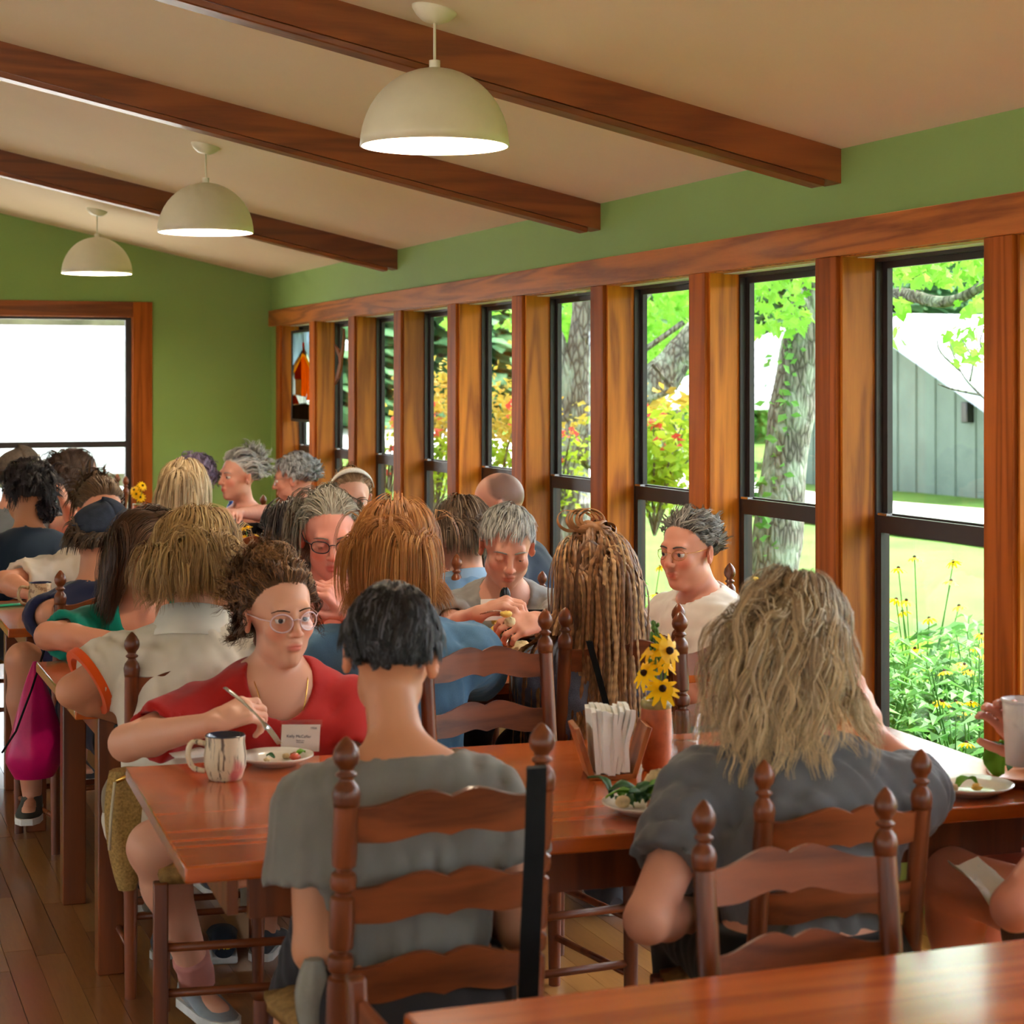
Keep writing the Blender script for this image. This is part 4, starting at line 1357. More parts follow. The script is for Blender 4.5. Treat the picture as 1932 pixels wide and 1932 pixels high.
        for i in range(8):
            for ax in range(3):
                if corners[i][ax] == 1: continue
                q = list(corners[i]); q[ax] = 1
                a, b = corners[i], tuple(q)
                va = v[I + a[0], J + a[1], K + a[2]]; vb = v[I + b[0], J + b[1], K + b[2]]
                m = (va < 0) != (vb < 0)
                t = np.where(m, va / np.where(m, va - vb, 1), 0)
                pa = np.stack([A[0][I + a[0]], A[1][J + a[1]], A[2][K + a[2]]], 1)
                pb = np.stack([A[0][I + b[0]], A[1][J + b[1]], A[2][K + b[2]]], 1)
                acc += (pa + (pb - pa) * t[:, None]) * m[:, None]; cnt += m
        V = acc / np.maximum(cnt, 1)[:, None]
        Q = []
        for ax in range(3):
            sl0 = [slice(None)] * 3; sl1 = [slice(None)] * 3
            sl0[ax] = slice(0, -1); sl1[ax] = slice(1, None)
            e = s[tuple(sl0)] != s[tuple(sl1)]
            i, j, k = np.nonzero(e)
            o1, o2 = [(1, 2), (2, 0), (0, 1)][ax]
            P = [i, j, k]
            ok = (P[o1] > 0) & (P[o2] > 0) & (P[o1] < v.shape[o1] - 1) & (P[o2] < v.shape[o2] - 1)
            P = [p[ok] for p in P]
            neg = s[P[0], P[1], P[2]]
            def cell(d1, d2):
                q = [p.copy() for p in P]; q[o1] -= d1; q[o2] -= d2
                return idx[q[0], q[1], q[2]]
            a, b, c_, d = cell(1, 1), cell(0, 1), cell(0, 0), cell(1, 0)
            quad = np.stack([a, b, c_, d], 1)
            quad[~neg] = quad[~neg][:, ::-1]
            Q.append(quad)
        Q = np.concatenate(Q)
        Q = Q[(Q >= 0).all(1)]
        for _ in range(smooth):
            acc = np.zeros_like(V); cnt = np.zeros(len(V))
            for k in range(4):
                a, b = Q[:, k], Q[:, (k + 1) % 4]
                np.add.at(acc, a, V[b]); np.add.at(cnt, a, 1); np.add.at(acc, b, V[a]); np.add.at(cnt, b, 1)
            V = V * 0.4 + 0.6 * acc / np.maximum(cnt, 1)[:, None]
        return V, Q

def np_mesh(name, V, Fq, mat, col=None, smooth=True):
    me = bpy.data.meshes.new(name)
    nf, k = Fq.shape
    me.vertices.add(len(V)); me.vertices.foreach_set('co', np.asarray(V, dtype=np.float32).ravel())
    me.loops.add(nf * k); me.loops.foreach_set('vertex_index', Fq.astype(np.int32).ravel())
    me.polygons.add(nf); me.polygons.foreach_set('loop_start', np.arange(0, nf * k, k, dtype=np.int32))
    me.polygons.foreach_set('use_smooth', np.ones(nf, dtype=bool))
    me.update(calc_edges=True)
    me.materials.append(mat)
    if col is not None:
        at = me.color_attributes.new('tint', 'FLOAT_COLOR', 'POINT')
        c4 = np.ones((len(V), 4), dtype=np.float32); c4[:, :3] = col
        at.data.foreach_set('color', c4.ravel())
    return me

def np_obj(name, V, Fq, mat, parent, col=None):
    o = bpy.data.objects.new(name, np_mesh(name, V - np.array(parent.location), Fq, mat, col))
    return link(o, parent)

def mat_tint(name, rough=0.5, spec=0.4, bump=0.0, bscale=300, sss=0.0, var=0.0, aniso=0.0):
    t = NT(name)
    a = t.n('ShaderNodeAttribute'); a.attribute_name = 'tint'
    t.l(a.outputs['Color'], t.bsdf.inputs['Base Color'])
    t.bsdf.inputs['Roughness'].default_value = rough
    t.bsdf.inputs['Specular IOR Level'].default_value = spec
    if sss:
        t.bsdf.inputs['Subsurface Weight'].default_value = sss
        t.bsdf.inputs['Subsurface Radius'].default_value = (0.012, 0.005, 0.003)
        t.bsdf.inputs['Subsurface Scale'].default_value = 0.5
    if bump: t.bump(t.noise(t.coords(), bscale, 3), bump, 0.001)
    return t.mat
M['skin'] = mat_tint('skin', 0.48, 0.35, 0.12, 420)
M['hair'] = mat_tint('hair', 0.5, 0.3)
def mat_cloth(name, col, var=0.12, heather=0.0, rough=0.85):
    t = NT(name)
    c = srgb(*col)
    vec = t.coords()
    n1 = t.noise(vec, 7, 3)
    n2 = t.noise(vec, 480, 2, 0.7)
    mx = t.n('ShaderNodeMath', operation='MULTIPLY_ADD'); mx.inputs[1].default_value = heather
    t.l(n2, mx.inputs[0]); t.l(n1, mx.inputs[2])
    lo = 0.32 + heather * 0.5 - 0.1
    d = tuple(max(0, x * (1 - var)) for x in c[:3]) + (1,); e = tuple(min(1, x * (1 + var)) for x in c[:3]) + (1,)
    t.l(t.ramp(mx.outputs[0], [(lo, d), (lo + 0.55, e)]), t.bsdf.inputs['Base Color'])
    t.bsdf.inputs['Roughness'].default_value = rough
    t.bsdf.inputs['Specular IOR Level'].default_value = 0.2
    t.bsdf.inputs['Sheen Weight'].default_value = 0.15
    t.bump(n2, 0.12, 0.002)
    return t.mat
def lin(c): return np.array(srgb(*c)[:3])

def rot_z(a): c, s = math.cos(a), math.sin(a); return np.array([[c, -s, 0], [s, c, 0], [0, 0, 1.0]])
def rot_x(a): c, s = math.cos(a), math.sin(a); return np.array([[1.0, 0, 0], [0, c, -s], [0, s, c]])
def rot_y(a): c, s = math.cos(a), math.sin(a); return np.array([[c, 0, s], [0, 1.0, 0], [-s, 0, c]])

EYE_MATS = [mat_plain('eye white', (232, 226, 220), 0.15, var=0.02), mat_plain('iris', (62, 70, 80), 0.15, var=0.2, scale=300), mat_plain('pupil', (8, 8, 8), 0.1)]

def finger_chain(fl, base, d, n, lens_, curl, r, k=0.006):
    """bend d towards n segment by segment"""
    p = vA(base); ax = nrm(np.cross(d, n)); a = 0.0
    for i, L in enumerate(lens_):
        a += curl[i]
        dd = d * math.cos(a) + n * math.sin(a)
        q = p + dd * L
        rr = r * (1 - 0.1 * i)
        fl.append((p.copy(), q.copy(), rr, rr * 0.92, k))
        p = q
    return p

def hand_prims(W, d, n, side, curl=0.45, sc=1.0, spread=0.05, thumb=0.5):
    """W wrist, d along the palm, n where the palm faces, side +1: thumb at d x n"""
    W, d, n = vA(W), nrm(vA(d)), vA(n)
    n = nrm(n - d * (n @ d))
    s = np.cross(d, n) * side
    out, tips = [], []
    offs = [0.031, 0.0105, -0.0105, -0.030]
    lens_ = [(0.042, 0.025, 0.02), (0.046, 0.029, 0.021), (0.043, 0.027, 0.02), (0.034, 0.021, 0.018)]
    reach = [0.086, 0.09, 0.086, 0.078]
    for i in range(4):
        kn = W + (d * reach[i] + s * offs[i]) * sc
        out.append((W + (d * 0.012 + s * offs[i] * 0.55) * sc, kn, 0.015 * sc, 0.0125 * sc, 0.012))
        cu = curl[i] if isinstance(curl, (list, tuple)) else curl
        fd = nrm(d + s * spread * (1.5 - i))
        tips.append(finger_chain(out, kn, fd, n, [q * sc for q in lens_[i]], [cu * 0.9, cu * 1.3, cu * 0.9], 0.0092 * sc))
    out.append((W + (d * 0.045) * sc, W + (d * 0.05 + n * 0.004) * sc, 0.022 * sc, 0.022 * sc, 0.012))
    tb = W + (d * 0.022 + s * 0.022 + n * 0.006) * sc
    td = nrm(d * (0.75 - 0.2 * thumb) + s * (0.75 - 0.45 * thumb) + n * (0.25 + 0.65 * thumb))
    t1 = tb + td * 0.042 * sc
    out.append((tb, t1, 0.0165 * sc, 0.0115 * sc, 0.012))
    td2 = nrm(td * 0.9 + d * 0.35 - s * 0.15 * thumb)
    t2 = t1 + td2 * 0.03 * sc
    out.append((t1, t2, 0.0108 * sc, 0.0095 * sc, 0.005))
    t3 = t2 + nrm(td2 + d * 0.2) * 0.023 * sc
    out.append((t2, t3, 0.0095 * sc, 0.008 * sc, 0.004))
    tips.append(t3)
    return out, tips

class Person:
    pass

def build_person(name_label, head, hyaw, byaw, hpitch=0, hroll=0, sc=1.0, lean=0.10, side=0.0, skin=(216, 158, 128), hairc=(70, 50, 36),
                 arms=None, hands=None, legs=None, res=1.0, shirt=None, trousers=None, face=True, lid=0.0, shoulder=0.185, chest=0.0, belly=0.0,
                 fem=False, neck_r=0.052, mouth_open=0.0, scalp=True, group=None, neckfwd=0.055, necklen=0.165, sdrop=0.085, shoes=(70, 70, 74), seat_z=0.53, gaze=(0, 0), stubble=None):
    """head: world position of the head centre; yaw 0 faces +Y, counter-clockwise"""
    P = Person()
    Hc = vA(head)
    Hm = rot_z(D2R(hyaw)) @ rot_x(D2R(hpitch)) @ rot_y(D2R(hroll))
    Bm = rot_z(D2R(byaw))
    bf, br, up = Bm[:, 1], Bm[:, 0], np.array([0, 0, 1.0])
    P.Hc, P.Hm, P.sc, P.bf, P.br = Hc, Hm, sc, bf, br
    if fem: neck_r -= 0.006
    neck = Hc - bf * neckfwd * sc - up * necklen * sc - (Hm[:, 1] - bf) * 0.0
    pel = np.array([neck[0], neck[1], 0]) - bf * lean + br * side
    pel[2] = seat_z
    spine = nrm(neck - pel)
    tl = np.linalg.norm(neck - pel)
    rgt = nrm(br - spine * (br @ spine)); fwd = np.cross(spine, rgt)
    Tm = np.stack([rgt, fwd, spine], 1)
    P.neck, P.pel, P.spine, P.rgt, P.fwd, P.tl = neck, pel, spine, rgt, fwd, tl
    root = thing('person', name_label, 'person', (float(pel[0]), float(pel[1]), 0.0), 0.0, group)
    P.root = root
    # --- joints
    S = {}
    for s, nm in ((1, 'R'), (-1, 'L')):
        S[nm] = neck + rgt * s * shoulder * sc - spine * sdrop * sc + fwd * 0.012
    A = {}
    for s, nm in ((1, 'R'), (-1, 'L')):
        a = (arms or {}).get(nm)
        if a is None:
            e = S[nm] - spine * 0.23 * sc + fwd * 0.14 * sc + rgt * s * 0.05
            w = e + fwd * 0.22 * sc - rgt * s * 0.10 + up * 0.02
            if w[2] < ZT + 0.04: w[2] = ZT + 0.04
        else:
            e, w = vA(a[0]), vA(a[1])
        A[nm] = (e, w)
    P.S, P.A = S, A
    lg = {}
    for s, nm in ((1, 'R'), (-1, 'L')):
        l = (legs or {}).get(nm)
        hip = pel + br * s * 0.085 * sc
        if l is None:
            kn = hip + bf * 0.40 * sc + br * s * 0.05 + up * (0.50 - hip[2]); an = kn * 1.0; an = np.array([kn[0], kn[1], 0.085]) - bf * 0.02
        else:
            kn, an = vA(l[0]), vA(l[1])
        lg[nm] = (hip, kn, an)
    P.lg = lg
    # --- skin field
    ps = [pel - 0.25, pel + 0.25, neck - 0.3, neck + 0.3, Hc - 0.17 * sc, Hc + 0.17 * sc]
    for nm in 'RL':
        for q in (*A[nm], S[nm]): ps += [q - 0.1, q + 0.1]
        h = (hands or {}).get(nm)
        w = A[nm][1]; ps += [w - 0.2, w + 0.2]
        for q in lg[nm][1:]: ps += [q - 0.11, q + 0.11]
    ps = np.array(ps); lo, hi = ps.min(0), ps.max(0); lo[2] = max(lo[2], -0.02)
    hr_, br_ = 0.0046 * res, 0.0105 * res
    fine = [(Hc + Hm[:, 1] * 0.01 * sc, np.array([0.125, 0.125, 0.135]) * sc, hr_ * sc)]
    HP = {}
    for nm in 'RL':
        h = (hands or {}).get(nm)
        e, w = A[nm]
        if h is None:
            h = dict(d=nrm(w - e), n=-up * 0.9 + 0.2 * fwd, curl=0.35)
        hp, tips = hand_prims(w, h['d'], h['n'], h.get('side', 1 if nm == 'L' else -1), h.get('curl', 0.45), sc * h.get('sc', 1.0), h.get('spread', 0.05), h.get('thumb', 0.5))
        HP[nm] = (hp, tips)
        pts = np.array([q for c in hp for q in c[:2]])
        mn, mx = pts.min(0), pts.max(0)
        if (hands or {}).get(nm) is not None:
            fine.append(((mn + mx) / 2, (mx - mn) / 2 + 0.014, 0.0048 * max(1.0, res * 0.85)))
    P.tips = {k: v[1] for k, v in HP.items()}
    f = Field(lo, hi, br_, fine)
    w_, dpt = 1.0 * sc, 1.0 * sc
    # torso
    f.ell(pel + spine * 0.02, (0.155 * w_, 0.115 * dpt, 0.12), Tm, 0.03)
    f.ell(pel + spine * tl * 0.38, ((0.128 if fem else 0.138) * w_, (0.098 + belly * 0.5) * dpt, 0.15), Tm, 0.05)
    f.ell(pel + spine * tl * 0.70, (0.150 * w_, 0.108 * dpt, 0.16), Tm, 0.05)
    for s, nm in ((1, 'R'), (-1, 'L')):
        f.cone(neck - spine * 0.03 * sc - fwd * 0.012, S[nm], 0.048 * sc, 0.048 * sc, 0.06)
        e, w = A[nm]
        f.cone(S[nm], e, 0.050 * sc, 0.040 * sc, 0.035)
        mid_ = e + (w - e) * 0.3
        f.cone(e, mid_, 0.039 * sc, 0.040 * sc, 0.02); f.cone(mid_, w, 0.040 * sc, 0.025 * sc, 0.02)
        for (a, b, r1, r2, k) in HP[nm][0]: f.cone(a, b, r1, r2, k)
        hip, kn, an = lg[nm]
        f.cone(hip, kn, 0.086 * sc, 0.057 * sc, 0.04)
        ca = kn + (an - kn) * 0.3 - bf * 0.012
        f.cone(kn, ca, 0.055 * sc, 0.054 * sc, 0.03); f.cone(ca, an, 0.054 * sc, 0.034 * sc, 0.03)
        fd = bf if (legs or {}).get(nm + 'f') is None else nrm(vA(legs[nm + 'f']))
        f.cone(an + np.array([0, 0, -0.045]) - fd * 0.03, an + fd * 0.13 + np.array([0, 0, -0.055]), 0.034, 0.026, 0.02)
    P.fd = {nm: (bf if (legs or {}).get(nm + 'f') is None else nrm(vA(legs[nm + 'f']))) for nm in 'RL'}
    # neck and head
    H = lambda x, y, z: Hc + Hm @ np.array([x, y, z]) * sc
    P.H = H
    f.cone(neck - spine * 0.02, H(0, -0.022, -0.05), (neck_r + 0.008) * sc, neck_r * sc, 0.03)
    hs = sc
    f.ell(H(0, -0.012, 0.033), (0.075 * hs, 0.097 * hs, 0.088 * hs), Hm, 0.02)
    fw_ = 0.93 if fem else 1.0
    f.ell(H(0, 0.034, -0.042), (0.057 * hs * fw_, 0.058 * hs, 0.078 * hs), Hm, 0.03)
    if face:
        f.ell(H(0, 0.066, -0.098), ((0.017 if fem else 0.022) * hs, 0.019 * hs, 0.016 * hs), Hm, 0.025)
        for s in (-1, 1):
            f.ell(H(s * (0.036 if fem else 0.043), 0.014, -0.064), ((0.016 if fem else 0.02) * hs, 0.03 * hs, 0.022 * hs), Hm, 0.03)
            f.ell(H(s * 0.037, 0.062, -0.026), (0.023 * hs, 0.02 * hs, 0.02 * hs), Hm, 0.022)
        f.cone(H(-0.034, 0.079, 0.025), H(0.034, 0.079, 0.025), 0.012 * hs, 0.012 * hs, 0.02)
        for s in (-1, 1):
            f.ell(H(s * 0.031, 0.101, 0.003), (0.017 * hs, 0.016 * hs, 0.0115 * hs), Hm, 0.012, 's')
        # nose
        f.cone(H(0, 0.090, 0.016), H(0, 0.109, -0.024), 0.0075 * hs, 0.0105 * hs, 0.012)
        f.ell(H(0, 0.112, -0.029), (0.0105 * hs, 0.0105 * hs, 0.0095 * hs), Hm, 0.006)
        for s in (-1, 1): f.ell(H(s * 0.0125, 0.101, -0.0315), (0.0075 * hs, 0.0095 * hs, 0.0075 * hs), Hm, 0.006)
        # lips
        f.ell(H(0, 0.0905, -0.0575), (0.021 * hs, 0.0095 * hs, 0.0058 * hs), Hm, 0.006)
        f.ell(H(0, 0.089, -0.0675 - mouth_open), (0.018 * hs, 0.0095 * hs, 0.0068 * hs), Hm, 0.006)
        f.ell(H(0, 0.102, -0.0622 - mouth_open * 0.5), (0.022 * hs, 0.008 * hs, (0.0014 + mouth_open * 0.6) * hs), Hm, 0.003, 's')
        # lids
        for s in (-1, 1):
            f.ell(H(s * 0.031, 0.0795, 0.003), (0.0148 * hs, 0.0142 * hs, 0.0142 * hs), Hm, 0.003, 'u', (Hm[:, 2], (0.0042 - lid) * hs))
            f.ell(H(s * 0.031, 0.0795, 0.003), (0.0142 * hs, 0.0136 * hs, 0.0138 * hs), Hm, 0.003, 'u', (-Hm[:, 2], 0.0068 * hs))
    for s in (-1, 1):
        f.ell(H(s * 0.079, -0.012, -0.008), (0.0095 * hs, 0.021 * hs, 0.032 * hs), Hm @ rot_x(0.2) @ rot_z(s * -0.45), 0.005)
        f.ell(H(s * 0.088, -0.006, -0.006), (0.006 * hs, 0.010 * hs, 0.017 * hs), Hm, 0.004, 's')
    V, Q = f.mesh()
    # --- colours
    sk = lin(skin)
    col = np.tile(sk, (len(V), 1))
    L = (V - Hc) @ Hm / sc
    def blob(c, r, tint, w):
        d2 = (((L - np.array(c)) / np.array(r)) ** 2).sum(1)
        k = np.clip(1.2 - d2, 0, 1)[:, None] * w
        return k, tint
    inhead = (np.abs(L) < 0.16).all(1)
    rosy = sk * np.array([1.08, 0.70, 0.66]); lipc = sk * (np.array([0.92, 0.40, 0.44]) if fem else np.array([0.95, 0.55, 0.55]))
    if face:
        for c, r, tint, w in (((0.04, 0.075, -0.028), (0.026, 0.03, 0.022), rosy, 0.55), ((-0.04, 0.075, -0.028), (0.026, 0.03, 0.022), rosy, 0.55), ((0, 0.112, -0.028), (0.016, 0.02, 0.014), rosy, 0.6),
                              ((0, 0.095, -0.063 - mouth_open * 0.5), (0.022, 0.02, 0.0105 + mouth_open), lipc, 0.85)):
            k, tt = blob(c, r, tint, w)
            col = col * (1 - k * inhead[:, None]) + tt * k * inhead[:, None]
    for s in (-1, 1):
        k, tt = blob((s * 0.082, -0.01, -0.01), (0.02, 0.03, 0.036), rosy, 0.5)
        col = col * (1 - k * inhead[:, None]) + tt * k * inhead[:, None]
    if scalp:
        n_ = (L - np.array([0, -0.012, 0.033])) / np.array([0.075, 0.097, 0.088])
        ln = np.linalg.norm(n_, axis=1) + 1e-9
        u_ = n_ / ln[:, None]
        m_ = inhead & (u_[:, 2] > scalp_thr(u_) + 0.02) & (ln > 0.8) & (np.abs(L[:, 0]) < 0.079)
        col[m_] = lin(hairc)
    if stubble is not None:
        n_ = (L - np.array([0, -0.012, 0.033])) / np.array([0.075, 0.097, 0.088])
        ln = np.linalg.norm(n_, axis=1) + 1e-9
        u_ = n_ / ln[:, None]
        k = np.clip((u_[:, 2] - scalp_thr(u_)) * 6, 0, 1) * np.clip((0.42 - u_[:, 1]) * 4, 0, 1) * np.clip((0.97 - u_[:, 2] + 0.5 * np.maximum(0, -u_[:, 1])) * 5, 0, 1) * (inhead & (ln > 0.8) & (np.abs(L[:, 0]) < 0.079))
        col = col * (1 - 0.75 * k[:, None]) + lin(stubble) * 0.75 * k[:, None]
    P.body = np_obj('body', V, Q, M['skin'], root, col)
    P.skin = sk
    # --- eyes and brows
    if face:
        Rm = Matrix([list(r) for r in Hm])
        for s in (-1, 1):
            m = MB()
            c = Vector(H(s * 0.031, 0.0795, 0.003)) - root.location
            m.cur = 0; m.ellip(c, (0.0126 * sc,) * 3, 12, 8, Rm)
            gx = gaze[0] * 0.004
            ex = c + Vector(Hm @ np.array([gx, 0.0098, -0.001 + gaze[1] * 0.004])) * sc
            m.cur = 1; m.ellip(ex, (0.0066 * sc, 0.0034 * sc, 0.0066 * sc), 12, 6, Rm)
            ex = c + Vector(Hm @ np.array([gx * 1.15, 0.0120, -0.001 + gaze[1] * 0.005])) * sc
            m.cur = 2; m.ellip(ex, (0.0030 * sc, 0.0016 * sc, 0.0030 * sc), 8, 5, Rm)
            m.build('eye', EYE_MATS, root, smooth=True)
        hm = mat_plain('brow hair', tuple(int(c * 0.75) for c in hairc), 0.7, 0.2, var=0.2)
        for s in (-1, 1):
            bm = MB()
            pts = [Vector(H(s * x, y, z)) - root.location for x, y, z in ((0.012, 0.0945, 0.0225), (0.026, 0.0942, 0.0268), (0.040, 0.0885, 0.0268), (0.052, 0.077, 0.0205))]
            bk = (0.72 if fem else 1.0) * sc
            bm.tube(pts, [0.0024 * bk, 0.0030 * bk, 0.0026 * bk, 0.001 * bk], 6, True, 0.9)
            bm.build('eyebrow', hm, root, smooth=True)
    # --- clothes
    if shirt: P.shirt = make_shirt(P, shirt, res, Tm, shoulder, belly, chest, fem)
    if trousers: make_trousers(P, trousers, res)
    if shoes:
        sm = mat_plain('shoe upper', shoes, 0.6, 0.3)
        so = mat_plain('shoe sole', (226, 222, 214), 0.7, 0.2)
        for nm in 'RL':
            an, fd = lg[nm][2], P.fd[nm]
            fd = Vector(fd); rd = fd.cross(Vector((0, 0, 1))).normalized()
            o0 = Vector(an) - root.location
            m = MB()
            rows = []
            for (y, w, z0, z1) in ((-0.065, 0.022, -0.075, -0.03), (-0.05, 0.034, -0.078, 0.0), (0.0, 0.038, -0.078, 0.002), (0.05, 0.042, -0.078, -0.022), (0.11, 0.047, -0.078, -0.042), (0.16, 0.04, -0.078, -0.05), (0.19, 0.02, -0.076, -0.06)):
                rows.append([o0 + fd * y + rd * (w * math.cos(t_)) + Vector((0, 0, z0 + (z1 - z0) * (0.5 + 0.5 * math.sin(t_)))) for t_ in [2 * PI * q / 12 for q in range(13)]])
            m.sheet(rows)
            m.add([p for p in rows[0][:-1]], [tuple(range(12))]); m.add([p for p in rows[-1][:-1]], [tuple(range(11, -1, -1))])
            sh = m.build('shoe', sm, root, smooth=True)
            m = MB()
            pr = [(-0.068, 0.024), (-0.05, 0.036), (0.0, 0.04), (0.05, 0.044), (0.11, 0.049), (0.165, 0.042), (0.197, 0.02)]
            ring = [o0 + fd * y + rd * w for y, w in pr] + [o0 + fd * y - rd * w for y, w in reversed(pr)]
            n = len(ring)
            m.add([p + Vector((0, 0, -0.084)) for p in ring] + [p + Vector((0, 0, -0.062)) for p in ring], [tuple(range(n)), tuple(range(2 * n - 1, n - 1, -1))] + [(i, n + i, n + (i + 1) % n, (i + 1) % n) for i in range(n)])
            m.build('sole', so, sh)
    return P

def make_shirt(P, sp, res, Tm, shoulder, belly, chest, fem):
    sc, pel, neck, spine, fwd, rgt, tl = P.sc, P.pel, P.neck, P.spine, P.fwd, P.rgt, P.tl
    inf = sp.get('inf', 0.016)
    ps = [pel - 0.28, pel + 0.28, neck - 0.3, neck + 0.3]
    fr = sp.get('sleeve', 0.55)
    for nm in 'RL':
        e, w = P.A[nm]
        ps += [P.S[nm] - 0.13, P.S[nm] + 0.13, P.S[nm] + (e - P.S[nm]) * min(fr, 1) - 0.12, P.S[nm] + (e - P.S[nm]) * min(fr, 1) + 0.12]
        if fr > 1: ps += [w - 0.12, w + 0.12]
    ps = np.array(ps)
    f = Field(ps.min(0), ps.max(0), 0.0095 * res)
    hem = sp.get('hem', 0.02)
    f.ell(pel - spine * hem * 0.5 + fwd * 0.0, (0.163 * sc + inf, 0.122 * sc + inf, 0.14), Tm, 0.04)
    f.ell(pel + spine * tl * 0.36 + fwd * belly * 0.3, ((0.140 if fem else 0.15) * sc + inf, (0.108 + belly) * sc + inf, 0.17), Tm, 0.06)
    f.ell(pel + spine * tl * 0.68, (0.158 * sc + inf, 0.115 * sc + inf, 0.17), Tm, 0.06)
    if chest:
        for s in (-1, 1):
            f.ell(pel + spine * tl * 0.62 + fwd * 0.085 * sc + rgt * s * 0.075 * sc, (0.07 * sc, (0.045 + chest) * sc, 0.065 * sc), Tm, 0.05)
    for s, nm in ((1, 'R'), (-1, 'L')):
        Sx = P.S[nm]; e, w = P.A[nm]
        f.cone(neck - spine * 0.034 * sc - fwd * 0.012, Sx, 0.050 * sc + inf * 0.5, 0.052 * sc + inf * 0.6, 0.05)
        if fr > 0:
            ext = sp.get('flare', 0.012)
            end = Sx + (e - Sx) * min(fr, 1.0)
            f.cone(Sx, end, 0.056 * sc + inf, 0.050 * sc + inf * 0.7 + ext, 0.03, 'u', cut=(fr <= 1) or None)
            if fr > 1:
                end2 = e + (w - e) * (fr - 1)
                f.cone(e, end2, 0.050 * sc + inf, 0.036 * sc + inf * 0.8, 0.03, 'u', cut=True)
                f.cone(end2 + (e - end2) * 0.12, w, 0.029 * sc + inf * 0.4, 0.026 * sc + inf * 0.4, 0.0, 's')
            else:
                f.cone(end - (e - Sx) * 0.18, end + (e - Sx) * 0.3, 0.047 * sc, 0.047 * sc + ext, 0.0, 's')
        else:
            f.ell(Sx + rgt * s * 0.075 * sc, (0.075 * sc, 0.12 * sc, 0.14 * sc), Tm, 0.01, 's')
    f.folds(sp.get('folds', 0.006) * 1.0, sp.get('seed', 1), sp.get('ffreq', 30.0), dirs=4)
    # neck opening
    nx, ny, nz, ny0 = sp.get('neckhole', (0.072, 0.07, 0.07, 0.012))
    f.ell(neck + spine * 0.035 * sc + fwd * ny0 * sc, (nx * sc, ny * sc, nz * sc), Tm, 0.006, 's')
    f.cone(neck + spine * 0.0, P.H(0, -0.02, -0.03), 0.062 * sc, 0.06 * sc, 0.0, 's')
    if sp.get('tank'):
        f.plane_cut(spine, pel + spine * tl * 0.86)
    f.plane_cut(-spine, pel - spine * (hem + 0.04))
    V, Q = f.mesh(2)
    return np_obj(sp.get('name', 'shirt'), V, Q, sp['mat'], P.root)

def make_trousers(P, sp, res):
    sc, pel = P.sc, P.pel
    fr = sp.get('len', 1.9)           # <=1: fraction of thigh; up to 2: shin too
    inf = sp.get('inf', 0.014)
    ps = [pel - 0.25, pel + 0.25]
    for nm in 'RL':
        hip, kn, an = P.lg[nm]
        ps += [kn - 0.12, kn + 0.12]
        if fr > 1: ps += [an - 0.1, an + 0.1]
    ps = np.array(ps)
    f = Field(ps.min(0), ps.max(0), 0.012 * res)
    f.ell(pel + np.array([0, 0, 0.0]), (0.17 * sc + inf, 0.135 * sc + inf, 0.13), rot_z(math.atan2(-P.bf[0], P.bf[1])), 0.03)
    for nm in 'RL':
        hip, kn, an = P.lg[nm]
        end = hip + (kn - hip) * min(fr, 1)
        f.cone(hip, end, 0.092 * sc + inf, (0.092 + (0.062 - 0.092) * min(fr, 1)) * sc + inf * 1.2, 0.035, 'u', cut=True if fr <= 1 else None)
        if fr > 1:
            end = kn + (an - kn) * (fr - 1)
            f.cone(kn, end, 0.062 * sc + inf, 0.045 * sc + inf * 1.3, 0.03, 'u', cut=True)
    if sp.get('folds', 0.006): f.folds(sp.get('folds', 0.006), sp.get('seed', 3), 32)
    f.plane_cut(np.array([0, 0, 1.0]), pel + np.array([0, 0, 0.075]))
    V, Q = f.mesh(1)
    return np_obj(sp.get('name', 'trousers'), V, Q, sp['mat'], P.root)

# ------------------------------------------------------------------ hair
def scalp_thr(u):
    """lowest 'up' component that still carries hair, by how far forward the point is"""
    return np.interp(u[:, 1], [-1, -0.55, -0.2, 0.05, 0.3, 0.55, 0.8, 1.0], [-0.62, -0.6, -0.42, -0.2, 0.02, 0.42, 0.62, 0.7])

def fib_sphere(n):
    i = np.arange(n) + 0.5
    ph = np.arccos(1 - 2 * i / n); th = PI * (1 + 5 ** 0.5) * i
    return np.stack([np.cos(th) * np.sin(ph), np.sin(th) * np.sin(ph), np.cos(ph)], 1)

